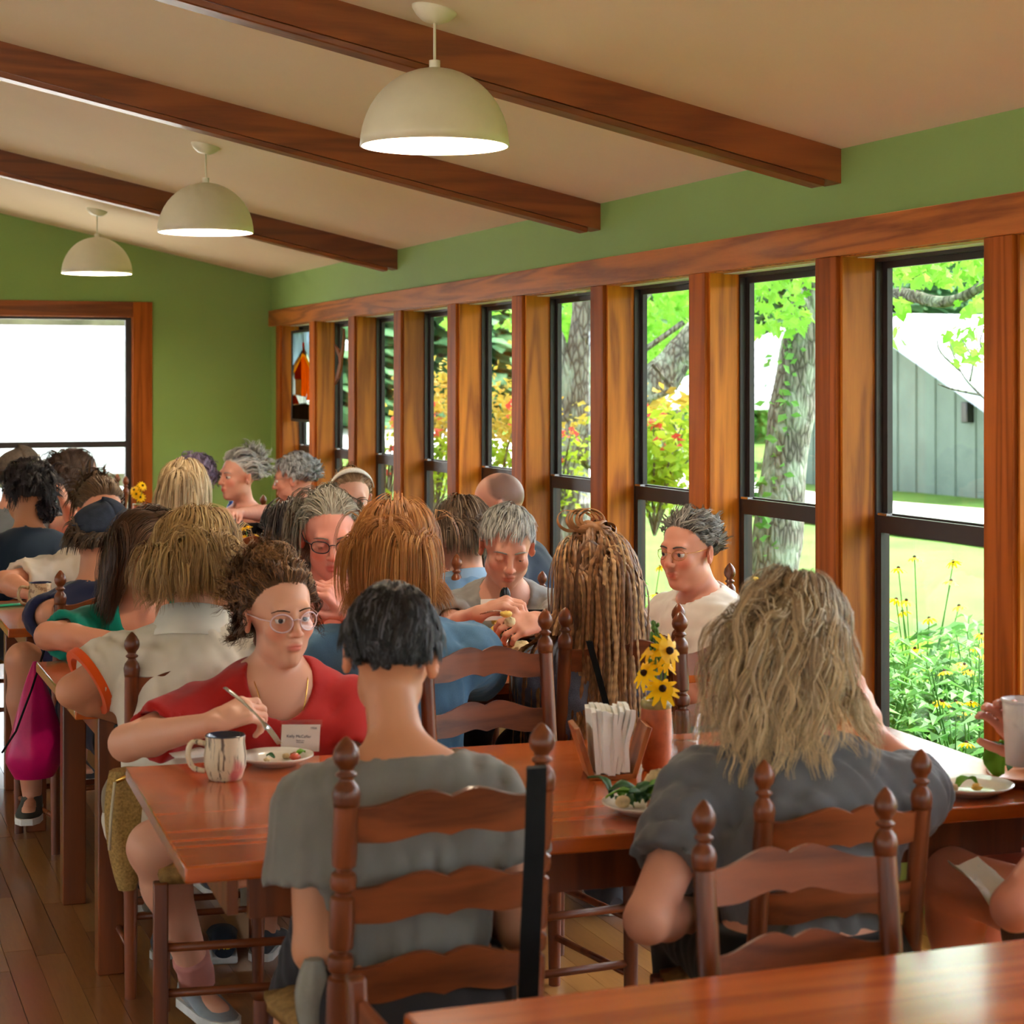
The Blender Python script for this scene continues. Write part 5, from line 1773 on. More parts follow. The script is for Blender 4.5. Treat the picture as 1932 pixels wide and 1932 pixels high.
def ribbon_mesh(name, Pth, width, colors, parent, mat, outc=None, profile=None, tip=0.15):
    """Pth (N,S,3) strands -> ridge ribbons (two quads per segment); colors (N,3) or (N,S,3)"""
    N, S, _ = Pth.shape
    T = np.gradient(Pth, axis=1)
    T /= np.linalg.norm(T, axis=2, keepdims=True) + 1e-9
    ref = Pth - (outc if outc is not None else Pth.mean((0, 1)))
    ref /= np.linalg.norm(ref, axis=2, keepdims=True) + 1e-9
    a = np.cross(T, ref); a /= np.linalg.norm(a, axis=2, keepdims=True) + 1e-9
    b = np.cross(a, T)
    t = np.linspace(0, 1, S)
    pr = profile if profile is not None else np.minimum(1, np.minimum(0.45 + t * 5, tip + (1 - t) * 2.2))
    w = np.asarray(width).reshape(-1, 1, 1) * pr.reshape(1, S, 1)
    V = np.stack([Pth - a * w, Pth + b * w * 0.4, Pth + a * w], 2)      # N,S,3,3
    idx = np.arange(N * S * 3).reshape(N, S, 3)
    q = []
    for k in range(2):
        q.append(np.stack([idx[:, :-1, k], idx[:, 1:, k], idx[:, 1:, k + 1], idx[:, :-1, k + 1]], -1).reshape(-1, 4))
    Q = np.concatenate(q)
    if colors.ndim == 2: colors = np.repeat(colors[:, None, :], S, 1)
    C = np.repeat(colors[:, :, None, :], 3, 2).reshape(-1, 3)
    return np_obj(name, V.reshape(-1, 3), Q, mat, parent, C)

def make_hair(P, n=900, length=0.2, steps=12, width=0.0035, cols=((80, 56, 38), (120, 84, 54)), grav=0.25, comb=(0, -0.3, 0), crown=(0, -0.45, 0.9), thick=0.10, wave=0.0, wfreq=8.0,
              seed=1, lrange=0.25, part=None, cond=None, collide=True, tipcol=None, name='hair', inward=0.0, rough=0.0, thr_off=0.0, stiff=0.5, width_tip=0.15, lift=0.0, pullback=0.0, darkroot=0.0, len_fn=None, kids=1, spread=0.008, clump=0.55, frizz=0.0):
    r = np.random.default_rng(seed)
    sc, Hm, Hc = P.sc, P.Hm, P.Hc
    c0 = np.array([0, -0.012, 0.033]); rad = np.array([0.075, 0.097, 0.088])
    u = fib_sphere(int(n * 1.9)); u = u + r.normal(size=u.shape) * 0.04; u /= np.linalg.norm(u, axis=1, keepdims=True)
    keep = u[:, 2] > scalp_thr(u) + thr_off
    keep &= ~((np.abs(u[:, 0]) > 0.93) & (u[:, 2] < -0.12) & (u[:, 1] > -0.35))
    if cond is not None: keep &= cond(u)
    u = u[keep]
    N = len(u)
    L = length * (1 + r.uniform(-lrange, lrange * 0.4, N))
    if len_fn is not None: L = L * len_fn(u)
    off = 0.015 + thick * r.random(N) ** 1.2
    p = c0 + u * rad * 1.0
    cr = np.array(crown, dtype=float); cr /= np.linalg.norm(cr)
    d = u - cr * (u @ cr)[:, None]
    if part is not None:
        sgn = np.sign(u[:, 0] - part); d = d * 0.35 + np.stack([sgn, np.zeros(N), np.zeros(N)], 1) * np.clip(1.4 - np.abs(u[:, 0] - part) * 1.2, 0, 1)[:, None]
    d += np.array(comb) * 1.0
    nrml = u / rad; nrml /= np.linalg.norm(nrml, axis=1, keepdims=True)
    d -= nrml * (d * nrml).sum(1)[:, None]
    d /= np.linalg.norm(d, axis=1, keepdims=True) + 1e-9
    d += nrml * lift; d += r.normal(size=d.shape) * rough
    d /= np.linalg.norm(d, axis=1, keepdims=True) + 1e-9
    g = (Hm.T @ np.array([0, 0, -1.0]))
    cmb = np.array(comb, dtype=float)
    pts = [p.copy()]
    # colliders in head frame: neck, shoulders
    def tohead(w): return Hm.T @ (w - Hc) / sc
    nk, sp_ = tohead(P.neck), Hm.T @ P.spine
    SR, SL = tohead(P.S['R']), tohead(P.S['L'])
    seg = (L / (steps - 1))[:, None]
    for k in range(steps - 1):
        w = min(1.0, (k + 1) / (steps * stiff))
        d = d * (1 - grav * w) + g * grav * w + cmb * 0.12 * (1 - w)
        if inward: d += (np.array([0, 0.0, 0]) - p * np.array([1, 1, 0])) * inward * max(0, (k / steps - 0.55)) * 10
        d /= np.linalg.norm(d, axis=1, keepdims=True) + 1e-9
        p = p + d * seg
        q = (p - c0) / rad
        ql = np.linalg.norm(q, axis=1)
        lim = 1 + off
        bad = ql < lim
        q[bad] *= (lim[bad] / ql[bad])[:, None]
        p = c0 + q * rad
        if pullback:       # keep hair off the face
            m_ = (p[:, 1] > 0.045) & (p[:, 2] < 0.05)
            p[m_, 1] -= (p[m_, 1] - 0.045) * pullback
        if collide:
            for (a, b, ra) in ((np.array([0, -0.02, -0.05]), nk, 0.062), (nk, SR, 0.068), (nk, SL, 0.068), (nk, nk - sp_ * 0.3, 0.125)):
                ab = b - a
                t = np.clip(((p - a) @ ab) / (ab @ ab), 0, 1)
                v = p - a - t[:, None] * ab
                vl = np.linalg.norm(v, axis=1) + 1e-9
                lm = ra + off * 0.06
                m_ = vl < lm
                p[m_] += v[m_] / vl[m_][:, None] * (lm[m_] - vl[m_])[:, None]
        pts.append(p.copy())
    Pth = np.stack(pts, 1)
    if wave:
        t = np.linspace(0, 1, steps)[None, :, None]
        ph = r.uniform(0, 6.28, N)[:, None, None] + (np.round(u[:, 0] * 3) * 1.7 + np.round(u[:, 1] * 3) * 2.3)[:, None, None]
        T = np.gradient(Pth, axis=1); T /= np.linalg.norm(T, axis=2, keepdims=True) + 1e-9
        a = np.cross(T, np.array([0.3, 1, 0.2])); a /= np.linalg.norm(a, axis=2, keepdims=True) + 1e-9
        b = np.cross(T, a)
        fr = wfreq * (L[:, None, None] / length) * r.uniform(0.8, 1.2, N)[:, None, None]
        amp = wave * np.minimum(1, t * 4) * r.uniform(0.5, 1.2, N)[:, None, None]
        Pth = Pth + (a * np.cos(fr * t * 6.28 + ph) + b * np.sin(fr * t * 6.28 + ph)) * amp
    if kids > 1:
        T = np.gradient(Pth, axis=1); T /= np.linalg.norm(T, axis=2, keepdims=True) + 1e-9
        rf = Pth - c0; rf /= np.linalg.norm(rf, axis=2, keepdims=True) + 1e-9
        a = np.cross(T, rf); a /= np.linalg.norm(a, axis=2, keepdims=True) + 1e-9
        b = np.cross(a, T)
        t = np.linspace(0, 1, steps)[None, :, None]
        out = []
        for q in range(kids):
            an = r.uniform(0, 6.28, N)[:, None, None]; rr = spread * np.sqrt(r.random(N))[:, None, None]
            env = (1 - clump * t)
            c = Pth + (a * np.cos(an) + b * np.abs(np.sin(an)) * 0.7) * rr * env
            if frizz: c = c + np.cumsum(r.normal(size=c.shape), axis=1) * frizz * np.minimum(1, t * 3)
            out.append(c)
        Pth = np.concatenate(out); u = np.tile(u, (kids, 1)); N = len(u)
        gm = np.tile(np.clip(r.normal(0.5, 0.28, N // kids), 0, 1), kids)
    else:
        gm = np.clip(r.normal(0.5, 0.3, N), 0, 1)
    W = Hc + (Pth * sc) @ Hm.T
    ca, cb = lin(cols[0]), lin(cols[1])
    mixv = np.clip(gm * 0.6 + 0.2 + r.normal(0, 0.3, N), 0, 1)[:, None]
    C = ca * (1 - mixv) + cb * mixv
    if len(cols) > 2:
        m3 = r.random(N) < 0.22
        C[m3] = lin(cols[2]) * r.uniform(0.8, 1.1, (m3.sum(), 1))
    if tipcol is not None:
        t = np.linspace(0, 1, steps)[None, :, None] ** 1.5
        C = C[:, None, :] * (1 - t) + (lin(tipcol) * (0.75 + 0.5 * mixv))[:, None, :] * t
    return ribbon_mesh(name, W, width * sc * r.uniform(0.7, 1.3, N), C, P.root, M['hair'], Hc, tip=width_tip)

def make_bun(P, c, rad, n=160, cols=((80, 56, 38), (120, 84, 54)), width=0.004, seed=3, wave=0.006, flat=1.0, name='bun', wfreq=2.0, steps=16):
    """coiled knot of strands round a centre in head coordinates"""
    r = np.random.default_rng(seed)
    t = np.linspace(0, 1, steps)
    u = fib_sphere(n)
    ax = nrm(np.array([0.2, -0.3, 1.0]))
    pts = []
    for i in range(n):
        a0 = r.uniform(0, 6.28); tilt = r.normal(0, 0.5)
        A_ = nrm(np.cross(ax + r.normal(size=3) * 0.5, u[i])); B_ = np.cross(u[i], A_) * 0.9 + u[i] * 0.1
        ang = t * r.uniform(1.6, 3.6)
        rr = rad * r.uniform(0.72, 1.05)
        path = (u[i][None] * np.cos(ang)[:, None] + A_[None] * np.sin(ang)[:, None]) * rr
        path[:, 2] *= flat
        ph = r.uniform(0, 6.28)
        path += wave * np.stack([np.sin(wfreq * 6.28 * t + ph), np.cos(wfreq * 6.28 * t + ph), np.sin(wfreq * 6.28 * t + ph + 1)], 1)
        pts.append(path + np.array(c))
    W = P.Hc + (np.stack(pts) * P.sc) @ P.Hm.T
    m = np.clip(r.normal(0.5, 0.3, n), 0, 1)[:, None]
    C = lin(cols[0]) * (1 - m) + lin(cols[1]) * m
    return ribbon_mesh(name, W, width * P.sc * r.uniform(0.7, 1.3, n), C, P.root, M['hair'], P.H(*c))

def make_cap_mesh(P, cols, name='scalp_hair', inf=0.006, thr=0.0):
    """smooth layer of hair right on the skull (under the strands)"""
    m = MB()
    c0 = np.array([0, -0.012, 0.033]); rad = np.array([0.075, 0.097, 0.088]) + inf
    nu, nv = 40, 24
    rows = []
    for i in range(nv + 1):
        th = PI * i / nv
        row = []
        for j in range(nu + 1):
            a = 2 * PI * j / nu
            row.append((math.sin(th) * math.cos(a), math.sin(th) * math.sin(a), math.cos(th)))
        rows.append(row)
    U = np.array(rows)
    ok = U[..., 2] > scalp_thr(U.reshape(-1, 3)).reshape(U.shape[:2]) + thr
    W = P.Hc + ((c0 + U * rad) * P.sc) @ P.Hm.T - np.array(P.root.location)
    idx = np.arange(U.shape[0] * U.shape[1]).reshape(U.shape[:2])
    fs_ = [(idx[i, j], idx[i + 1, j], idx[i + 1, j + 1], idx[i, j + 1]) for i in range(nv) for j in range(nu) if ok[i, j] and ok[i + 1, j] and ok[i, j + 1] and ok[i + 1, j + 1]]
    m.add(W.reshape(-1, 3), fs_)
    return m.build(name, mat_plain('hair base', cols, 0.6, 0.3, var=0.2, scale=60), P.root, smooth=True)

def make_glasses(P, mat, w=0.0235, h=0.0195, r=0.0014, lens=True, y=0.104, z=0.001, rim_r=None, squareness=0.0):
    loc = P.root.location
    Hv = lambda x, yy, zz: Vector(P.H(x, yy, zz)) - loc
    m = MB()
    g = MB()
    for s in (-1, 1):
        ring = []
        for k in range(25):
            a = 2 * PI * k / 24
            cx_, sx_ = math.cos(a), math.sin(a)
            e = 1 - squareness * 0.5
            px = math.copysign(abs(cx_) ** e, cx_); pz = math.copysign(abs(sx_) ** e, sx_)
            x = s * 0.034 + w * px
            ring.append(Hv(x, y - 6.0 * x * x, z + h * pz))
        m.tube(ring, (rim_r or r) * P.sc, 6, False)
        if lens:
            g.add(ring[:-1], [tuple(range(24))])
        m.tube([Hv(s * (0.034 + w), y - 6 * 0.0576 ** 2, z + 0.006), Hv(s * 0.074, 0.06, z + 0.008), Hv(s * 0.082, -0.005, z + 0.012), Hv(s * 0.08, -0.022, z - 0.006)], r * P.sc * 1.1, 6)
    m.tube([Hv(-0.0105, y, z + 0.006), Hv(0, y + 0.003, z + 0.009), Hv(0.0105, y, z + 0.006)], r * P.sc, 6)
    o = m.build('glasses', mat, P.root, smooth=True)
    if lens: g.build('lens', M['clear_plastic'], o)
    return o
# ================================================================== THE DINERS
AD = at_depth
PPL = {}
def pal(*c): return c
cl = lambda nm, c, **k: mat_cloth(nm, c, **k)

# ---- A: back to camera, short dark hair, pale grey top
A_ = build_person('person with short dark hair seen from behind, pale grey top, in the ringed-post chair', AD(738, 1236, 3.58), -24, -4, -10, 3, sc=1.03, lean=0.05, skin=(205, 140, 104), hairc=(44, 38, 38),
    arms=dict(L=(AD(598, 1790, 3.42), AD(665, 1760, 3.70)), R=(AD(985, 1750, 3.50), AD(930, 1720, 3.80))), res=0.9, face=True, necklen=0.175, neckfwd=0.075, shoulder=0.152, fem=True, neck_r=0.05,
    legs=dict(L=(AD(640, 1700, 3.72), AD(545, 1935, 3.95))),
    shirt=dict(mat=cl('heather grey jersey', (122, 118, 112), heather=0.5), sleeve=0.52, inf=0.024, flare=0.03, folds=0.007, seed=4, neckhole=(0.118, 0.085, 0.06, 0.0), hem=0.12),
    trousers=dict(mat=cl('charcoal trousers', (44, 42, 46)), len=1.8), shoes=(172, 160, 146))
PPL['A'] = A_
make_hair(A_, 420, 0.068, 8, 0.0014, ((16, 15, 17), (44, 40, 42), (84, 82, 90)), 0.35, (0, -0.35, 0), (0.15, -0.2, 1.0), 0.11, wave=0.002, seed=11, lift=0.10, rough=0.2, lrange=0.5, collide=False, len_fn=lambda u: np.interp(u[:, 2], [-0.6, -0.2, 0.3], [0.3, 0.55, 1.0]), thr_off=0.04, kids=9, spread=0.012, clump=0.4)
# ---- B: back to camera, long wavy blond hair, dark grey t-shirt
B_ = build_person('person with long wavy blond hair seen from behind, dark grey t-shirt, hand at the cheek', AD(1498, 1215, 3.80), -48, -14, -4, -4, sc=1.06, lean=0.10, side=-0.02, skin=(226, 160, 134), hairc=(120, 98, 76),
    arms=dict(L=(AD(1222, 1735, 3.52), AD(1330, 1720, 3.85)), R=(AD(1730, 1484, 3.98), AD(1655, 1392, 4.05))), hands=dict(R=dict(d=(-0.30, 0.05, 0.95), n=(-0.75, 0.55, -0.2), curl=0.10, side=1, spread=0.05, thumb=-0.3)), res=0.9, necklen=0.185, neckfwd=0.06, shoulder=0.19, fem=True,
    shirt=dict(mat=cl('charcoal heather jersey', (104, 104, 108), heather=0.6), sleeve=0.60, inf=0.022, folds=0.010, seed=8, neckhole=(0.08, 0.075, 0.06, 0.01), hem=0.14),
    trousers=dict(mat=cl('black trousers', (14, 14, 16)), len=1.8))
PPL['B'] = B_
make_hair(B_, 560, 0.31, 18, 0.0011, ((92, 68, 48), (172, 142, 106), (228, 212, 184)), 0.42, (0, -0.15, 0.0), (0.05, 0.25, 1.0), 0.30, wave=0.010, wfreq=2.7, seed=5, lift=0.0, rough=0.1, lrange=0.4, tipcol=(222, 192, 148), pullback=0.9, stiff=0.25, kids=9, spread=0.013, clump=0.25, frizz=0.0007)
# ---- C: woman in red facing camera
C_ = build_person('woman in red t-shirt with curly bun and clear glasses, holding a fork', AD(527, 1160, 4.85), 189, 176, -3, 2, sc=1.06, lean=0.06, side=0.0, skin=(226, 166, 138), hairc=(92, 62, 40),
    arms=dict(R=(AD(240, 1402, 4.62), AD(398, 1366, 4.42)), L=(AD(668, 1480, 4.78), AD(505, 1648, 4.62))),
    hands=dict(R=dict(d=(0.93, 0.1, 0.30), n=(0.35, 0.45, -0.75), curl=[0.55, 0.72, 0.78, 0.8], side=1, thumb=0.7), L=dict(d=(-0.95, 0.1, -0.1), n=(0.0, 0.55, 0.75), curl=0.4, side=1)),
    legs=dict(R=(AD(290, 1598, 4.66), AD(372, 1842, 4.85)), Rf=(0.25, -1, 0), L=(AD(610, 1610, 4.5), AD(640, 1850, 4.75))), res=0.88, necklen=0.145, neckfwd=0.05, shoulder=0.178, fem=True, lid=0.0025, gaze=(0.5, 0.2),
    shirt=dict(mat=cl('red jersey', (170, 30, 26)), sleeve=0.68, inf=0.014, folds=0.008, seed=2, neckhole=(0.082, 0.105, 0.13, 0.075), hem=0.08), chest=0.03, belly=0.02,
    trousers=dict(mat=cl('white shorts', (226, 216, 200)), len=0.72, name='shorts', inf=0.022), shoes=(150, 156, 160))
PPL['C'] = C_
make_hair(C_, 420, 0.12, 20, 0.0010, ((54, 34, 22), (116, 76, 46), (150, 106, 68)), 0.10, (0, -0.5, 0.35), (0, 0.9, 0.2), 0.20, wave=0.0065, wfreq=3.0, seed=21, lift=0.0, rough=0.1, lrange=0.4, collide=False, thr_off=-0.03, pullback=0.9, kids=7, spread=0.010, clump=0.1, frizz=0.0007)
make_hair(C_, 200, 0.125, 20, 0.0010, ((54, 34, 22), (110, 72, 44)), 0.40, (0, -0.2, 0), (0, -0.2, 1.0), 0.34, wave=0.009, wfreq=2.6, seed=22, lift=0.0, rough=0.15, cond=lambda u: (u[:, 2] < 0.25) & (u[:, 1] < 0.35), pullback=0.8, name='loose_curls', kids=8, spread=0.010, clump=0.1, stiff=0.2, frizz=0.0007)
make_bun(C_, (0.0, -0.030, 0.132), 0.050, 1100, ((96, 62, 34), (160, 112, 66)), 0.0011, 4, 0.007, 0.8)
# ---- D: cut by the frame edge
D_ = build_person('person cut off by the right picture edge, raising a white cup', AD(2075, 1190, 3.85), 40, 42, -5, 0, sc=1.06, lean=0.08, skin=(222, 146, 122), hairc=(80, 60, 44),
    arms=dict(L=(AD(1915, 1712, 3.55), AD(2010, 1690, 3.80)), R=(AD(2030, 1560, 4.12), AD(1962, 1425, 4.12))), hands=dict(R=dict(d=(-0.55, 0.25, 0.8), n=(-0.65, -0.65, -0.2), curl=[0.42, 0.42, 0.4, 0.38], side=-1, thumb=0.3)),
    legs=dict(L=(AD(1790, 1655, 4.05), AD(1800, 1930, 4.15)), R=(AD(1850, 1620, 4.3), AD(1880, 1850, 4.4))), res=1.0,
    shirt=dict(mat=cl('black jersey', (22, 22, 24)), sleeve=0.6, seed=9), trousers=dict(mat=cl('taupe shorts', (104, 88, 80)), len=0.62, name='shorts', inf=0.03))
make_hair(D_, 200, 0.12, 8, 0.002, ((60, 42, 30), (98, 70, 48)), 0.3, seed=6, kids=4)
# ---- E: ginger bob, denim jacket
E_ = build_person('person with ginger bob and blue denim jacket, back to the camera', AD(748, 1042, 5.45), -28, -12, -8, 0, sc=1.10, lean=0.10, skin=(224, 164, 136), hairc=(150, 92, 44),
    arms=dict(L=(AD(640, 1275, 5.42), AD(675, 1232, 5.72)), R=(AD(900, 1262, 5.62), AD(868, 1220, 5.88))), res=1.1, shoulder=0.185, fem=True, necklen=0.175,
    shirt=dict(mat=cl('blue denim', (92, 130, 164), var=0.3, heather=0.5), sleeve=1.85, inf=0.028, folds=0.008, seed=12, name='denim_jacket', hem=0.06, neckhole=(0.075, 0.07, 0.06, 0.01)), trousers=dict(mat=cl('dark jeans', (44, 50, 66)), len=1.9))
PPL['E'] = E_
make_hair(E_, 620, 0.25, 14, 0.0011, ((148, 88, 40), (186, 120, 58), (206, 146, 82)), 0.42, (0, -0.05, 0), (0.0, 0.0, 1.0), 0.34, wave=0.002, wfreq=1.0, seed=7, lift=0.0, inward=0.35, lrange=0.14, pullback=0.7, stiff=0.3, kids=8, spread=0.018, clump=0.0)
# ---- F: braids
F_ = build_person('person with long honey-brown braids half tied up, back to the camera', AD(1120, 1092, 5.62), -8, -6, -4, 0, sc=1.04, lean=0.06, skin=(120, 78, 52), hairc=(70, 44, 28), arms=dict(L=(AD(1010, 1300, 5.68), AD(1060, 1310, 5.95)), R=(AD(1240, 1300, 5.72), AD(1190, 1310, 5.98))), res=1.15, shoulder=0.165, fem=True,
    shirt=dict(mat=cl('blue grey patterned cotton', (88, 92, 110), var=0.5, heather=0.9), sleeve=0.9, inf=0.02, seed=14, folds=0.008, hem=0.1), trousers=dict(mat=cl('black skirt', (30, 28, 34)), len=1.5))
PPL['F'] = F_
def braids(P, n, length, seed, cond, cols, thick, name, width=0.0058, steps=40, crown=(0, 0.2, 1.0)):
    o = make_hair(P, n, length, steps, width, cols, 0.5, (0, -0.4, 0.0), crown, thick, wave=0.004, wfreq=2.2, seed=seed, lift=0.1, lrange=0.12, cond=cond, name=name, width_tip=0.6, pullback=1.0, stiff=0.25)
    # plaited bumps along the strand
    me = o.data
    co = np.empty(len(me.vertices) * 3, dtype=np.float32); me.vertices.foreach_get('co', co)
    co = co.reshape(-1, steps, 3, 3)
    cen = co.mean(2, keepdims=True)
    k = np.arange(steps)
    s = np.where(k % 2 == 0, 1.22, 0.80).reshape(1, steps, 1, 1)
    co = cen + (co - cen) * s
    me.vertices.foreach_set('co', co.ravel()); me.update()
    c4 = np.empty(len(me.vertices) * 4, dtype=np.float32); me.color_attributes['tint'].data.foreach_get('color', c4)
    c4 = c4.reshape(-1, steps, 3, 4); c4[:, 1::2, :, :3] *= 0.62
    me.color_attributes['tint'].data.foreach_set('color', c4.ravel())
    return o
BC = ((112, 70, 40), (172, 118, 72), (206, 158, 108))
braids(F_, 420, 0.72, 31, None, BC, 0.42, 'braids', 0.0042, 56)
make_bun(F_, (0.0, -0.03, 0.13), 0.058, 60, BC, 0.0062, 6, 0.004, 0.62, 'braid_knot', 1.0, 20)
# stray loops above the knot
r_ = np.random.default_rng(3)
lp_ = []
for i in range(9):
    t_ = np.linspace(0, 1, 20); a_ = r_.uniform(-0.6, 0.9); R_ = r_.uniform(0.03, 0.05); c_ = np.array([r_.uniform(-0.065, 0.02), -0.03, 0.165])
    lp_.append(c_ + np.stack([R_ * np.cos(PI * 1.5 * t_ + a_) - 0.01, 0.02 * np.sin(5 * t_ + a_), R_ * 0.8 * np.sin(PI * 1.5 * t_ + a_)], 1))
ribbon_mesh('braid_loops', F_.Hc + (np.stack(lp_) * F_.sc) @ F_.Hm.T, np.full(9, 0.0055), np.tile(lin((160, 108, 66)), (9, 1)), F_.root, M['hair'], F_.H(0, 0, 0.15), tip=0.7)
# ---- G: grey-haired man in grey t-shirt
G_ = build_person('man with short silver hair in grey t-shirt, looking down at his plate', AD(957, 1030, 6.70), 166, 166, -24, -2, sc=1.14, lean=0.22, skin=(218, 156, 132), hairc=(176, 172, 166),
    arms=dict(R=(AD(862, 1188, 6.45), AD(903, 1158, 6.22)), L=(AD(1056, 1196, 6.40), AD(1028, 1172, 6.2))),
    hands=dict(R=dict(d=(0.75, -0.35, 0.35), n=(0.2, 0.1, -0.95), curl=0.75, side=1), L=dict(d=(-0.95, -0.1, -0.05), n=(-0.1, 0.65, -0.7), curl=[0.6, 0.65, 0.7, 0.75], side=-1)), res=1.1, lid=0.009, mouth_open=0.003, shoulder=0.18, neckfwd=0.085, necklen=0.15,
    shirt=dict(mat=cl('heather grey t-shirt', (150, 148, 146), heather=0.5), sleeve=0.62, inf=0.02, folds=0.008, seed=15, neckhole=(0.078, 0.09, 0.085, 0.03)), trousers=dict(mat=cl('navy trousers', (40, 44, 60)), len=1.9))
PPL['G'] = G_
make_hair(G_, 380, 0.05, 7, 0.0013, ((140, 138, 132), (206, 204, 198), (112, 108, 104)), 0.2, (0.25, 0.35, 0), (0, -0.5, 0.9), 0.08, seed=16, lift=0.25, rough=0.2, lrange=0.4, collide=False, len_fn=lambda u: np.interp(u[:, 2], [-0.6, 0.0, 0.5], [0.35, 0.45, 1.0]), kids=6, spread=0.011, clump=0.4)
# ---- H: grey hair, dark glasses, red top
H_ = build_person('woman with long grey hair, dark-rimmed glasses and red top, looking down', AD(622, 1010, 6.40), 170, 172, -16, 2, sc=1.17, lean=0.12, skin=(226, 152, 134), hairc=(158, 148, 134),
    arms=dict(R=(AD(560, 1210, 6.30), AD(600, 1160, 6.08)), L=(AD(700, 1205, 6.30), AD(655, 1160, 6.08))), hands=dict(R=dict(d=(0.5, -0.2, 0.8), n=(0.6, 0.5, -0.3), curl=0.7, side=-1), L=dict(d=(-0.6, -0.1, 0.75), n=(-0.5, 0.5, -0.4), curl=0.75, side=1)),
    res=1.1, lid=0.008, mouth_open=0.003, fem=True, necklen=0.15, shoulder=0.175,
    shirt=dict(mat=cl('bright red top', (206, 34, 44)), sleeve=0.8, inf=0.016, seed=17, neckhole=(0.085, 0.11, 0.13, 0.07)), chest=0.02, trousers=dict(mat=cl('grey trousers', (70, 68, 70)), len=1.9))
PPL['H'] = H_
make_hair(H_, 420, 0.26, 14, 0.0012, ((140, 128, 112), (180, 170, 154), (200, 192, 178)), 0.45, (0, -0.55, 0.0), (0, 0.8, 0.5), 0.07, wave=0.0015, seed=18, lift=0.0, pullback=1.0, lrange=0.2, stiff=0.35, kids=7, spread=0.015, clump=0.0)
make_glasses(H_, mat_plain('dark glasses rim', (30, 24, 34), 0.3), 0.0245, 0.0175, 0.0016, squareness=0.35)
# ---- I: short grey hair, white t-shirt by the window
I_ = build_person('person with short grey hair, wire glasses and white t-shirt by the window', AD(1298, 1040, 6.38), 118, 100, -4, 0, sc=1.04, lean=0.06, skin=(214, 146, 122), hairc=(112, 106, 100),
    arms=dict(L=(AD(1322, 1322, 6.22), AD(1235, 1290, 6.30)), R=(AD(1290, 1290, 6.75), AD(1220, 1280, 6.7))), res=1.1, belly=0.05, shoulder=0.18, necklen=0.15, mouth_open=0.001, lid=0.004,
    shirt=dict(mat=cl('white cotton t-shirt', (230, 224, 216)), sleeve=0.75, inf=0.028, flare=0.025, folds=0.009, seed=19, neckhole=(0.076, 0.08, 0.075, 0.022), hem=0.1), trousers=dict(mat=cl('olive trousers', (72, 74, 62)), len=1.9))
PPL['I'] = I_
make_hair(I_, 380, 0.065, 8, 0.0014, ((70, 66, 62), (136, 130, 122), (176, 170, 162)), 0.12, (0.1, -0.35, 0.25), (0, 0.8, 0.7), 0.12, wave=0.004, wfreq=1.0, seed=20, lift=0.28, rough=0.22, lrange=0.4, collide=False, kids=7, spread=0.011, clump=0.5)
make_glasses(I_, M['gold'], 0.0215, 0.0165, 0.0008)
# ---- J: blond bob, white polo with orange cuff
J_ = build_person('person with tousled blond bob in white polo with orange cuffs, back to camera', AD(374, 1062, 5.25), -38, -24, -4, 0, sc=1.08, lean=0.14, skin=(212, 148, 116), hairc=(150, 116, 70),
    arms=dict(L=(AD(138, 1304, 5.12), AD(240, 1352, 5.30)), R=(AD(520, 1280, 5.5), AD(520, 1240, 5.8))), res=1.1, fem=True, shoulder=0.19, necklen=0.165,
    shirt=dict(mat=cl('white pique polo', (222, 212, 196)), sleeve=0.62, inf=0.026, flare=0.022, folds=0.008, seed=23, neckhole=(0.075, 0.07, 0.06, 0.01), hem=0.1, name='polo_shirt'), trousers=dict(mat=cl('beige trousers', (140, 124, 104)), len=1.9))
PPL['J'] = J_
make_hair(J_, 620, 0.18, 14, 0.0012, ((124, 90, 50), (180, 144, 88), (204, 172, 118)), 0.36, (0.1, -0.05, 0), (-0.1, 0.2, 1.0), 0.38, wave=0.005, wfreq=1.3, seed=24, lift=0.0, rough=0.1, lrange=0.3, inward=0.4, pullback=0.7, tipcol=(150, 112, 66), stiff=0.3, kids=7, spread=0.017, clump=0.1, frizz=0.0006)
# ---- K: teal t-shirt
K_ = build_person('woman with brown shoulder-length hair in teal t-shirt, arm along the table', AD(278, 1040, 6.28), 206, 190, -24, 4, sc=1.10, lean=0.20, skin=(214, 146, 116), hairc=(74, 48, 34),
    arms=dict(R=(AD(92, 1200, 6.12), AD(240, 1212, 5.98)), L=(AD(380, 1200, 6.2), AD(330, 1220, 5.95))), res=1.2, fem=True, shoulder=0.18,
    shirt=dict(mat=cl('teal jersey', (0, 122, 102)), sleeve=0.60, inf=0.016, folds=0.008, seed=25, neckhole=(0.085, 0.1, 0.12, 0.06)), trousers=dict(mat=cl('navy trousers', (34, 36, 54)), len=1.9))
make_hair(K_, 400, 0.30, 14, 0.0013, ((52, 34, 24), (90, 60, 40)), 0.40, (0, -0.1, 0), (0, 0.1, 1.0), 0.18, wave=0.002, seed=26, lift=0.0, part=0.1, lrange=0.15, pullback=0.7, stiff=0.3, kids=7, spread=0.016, clump=0.05)
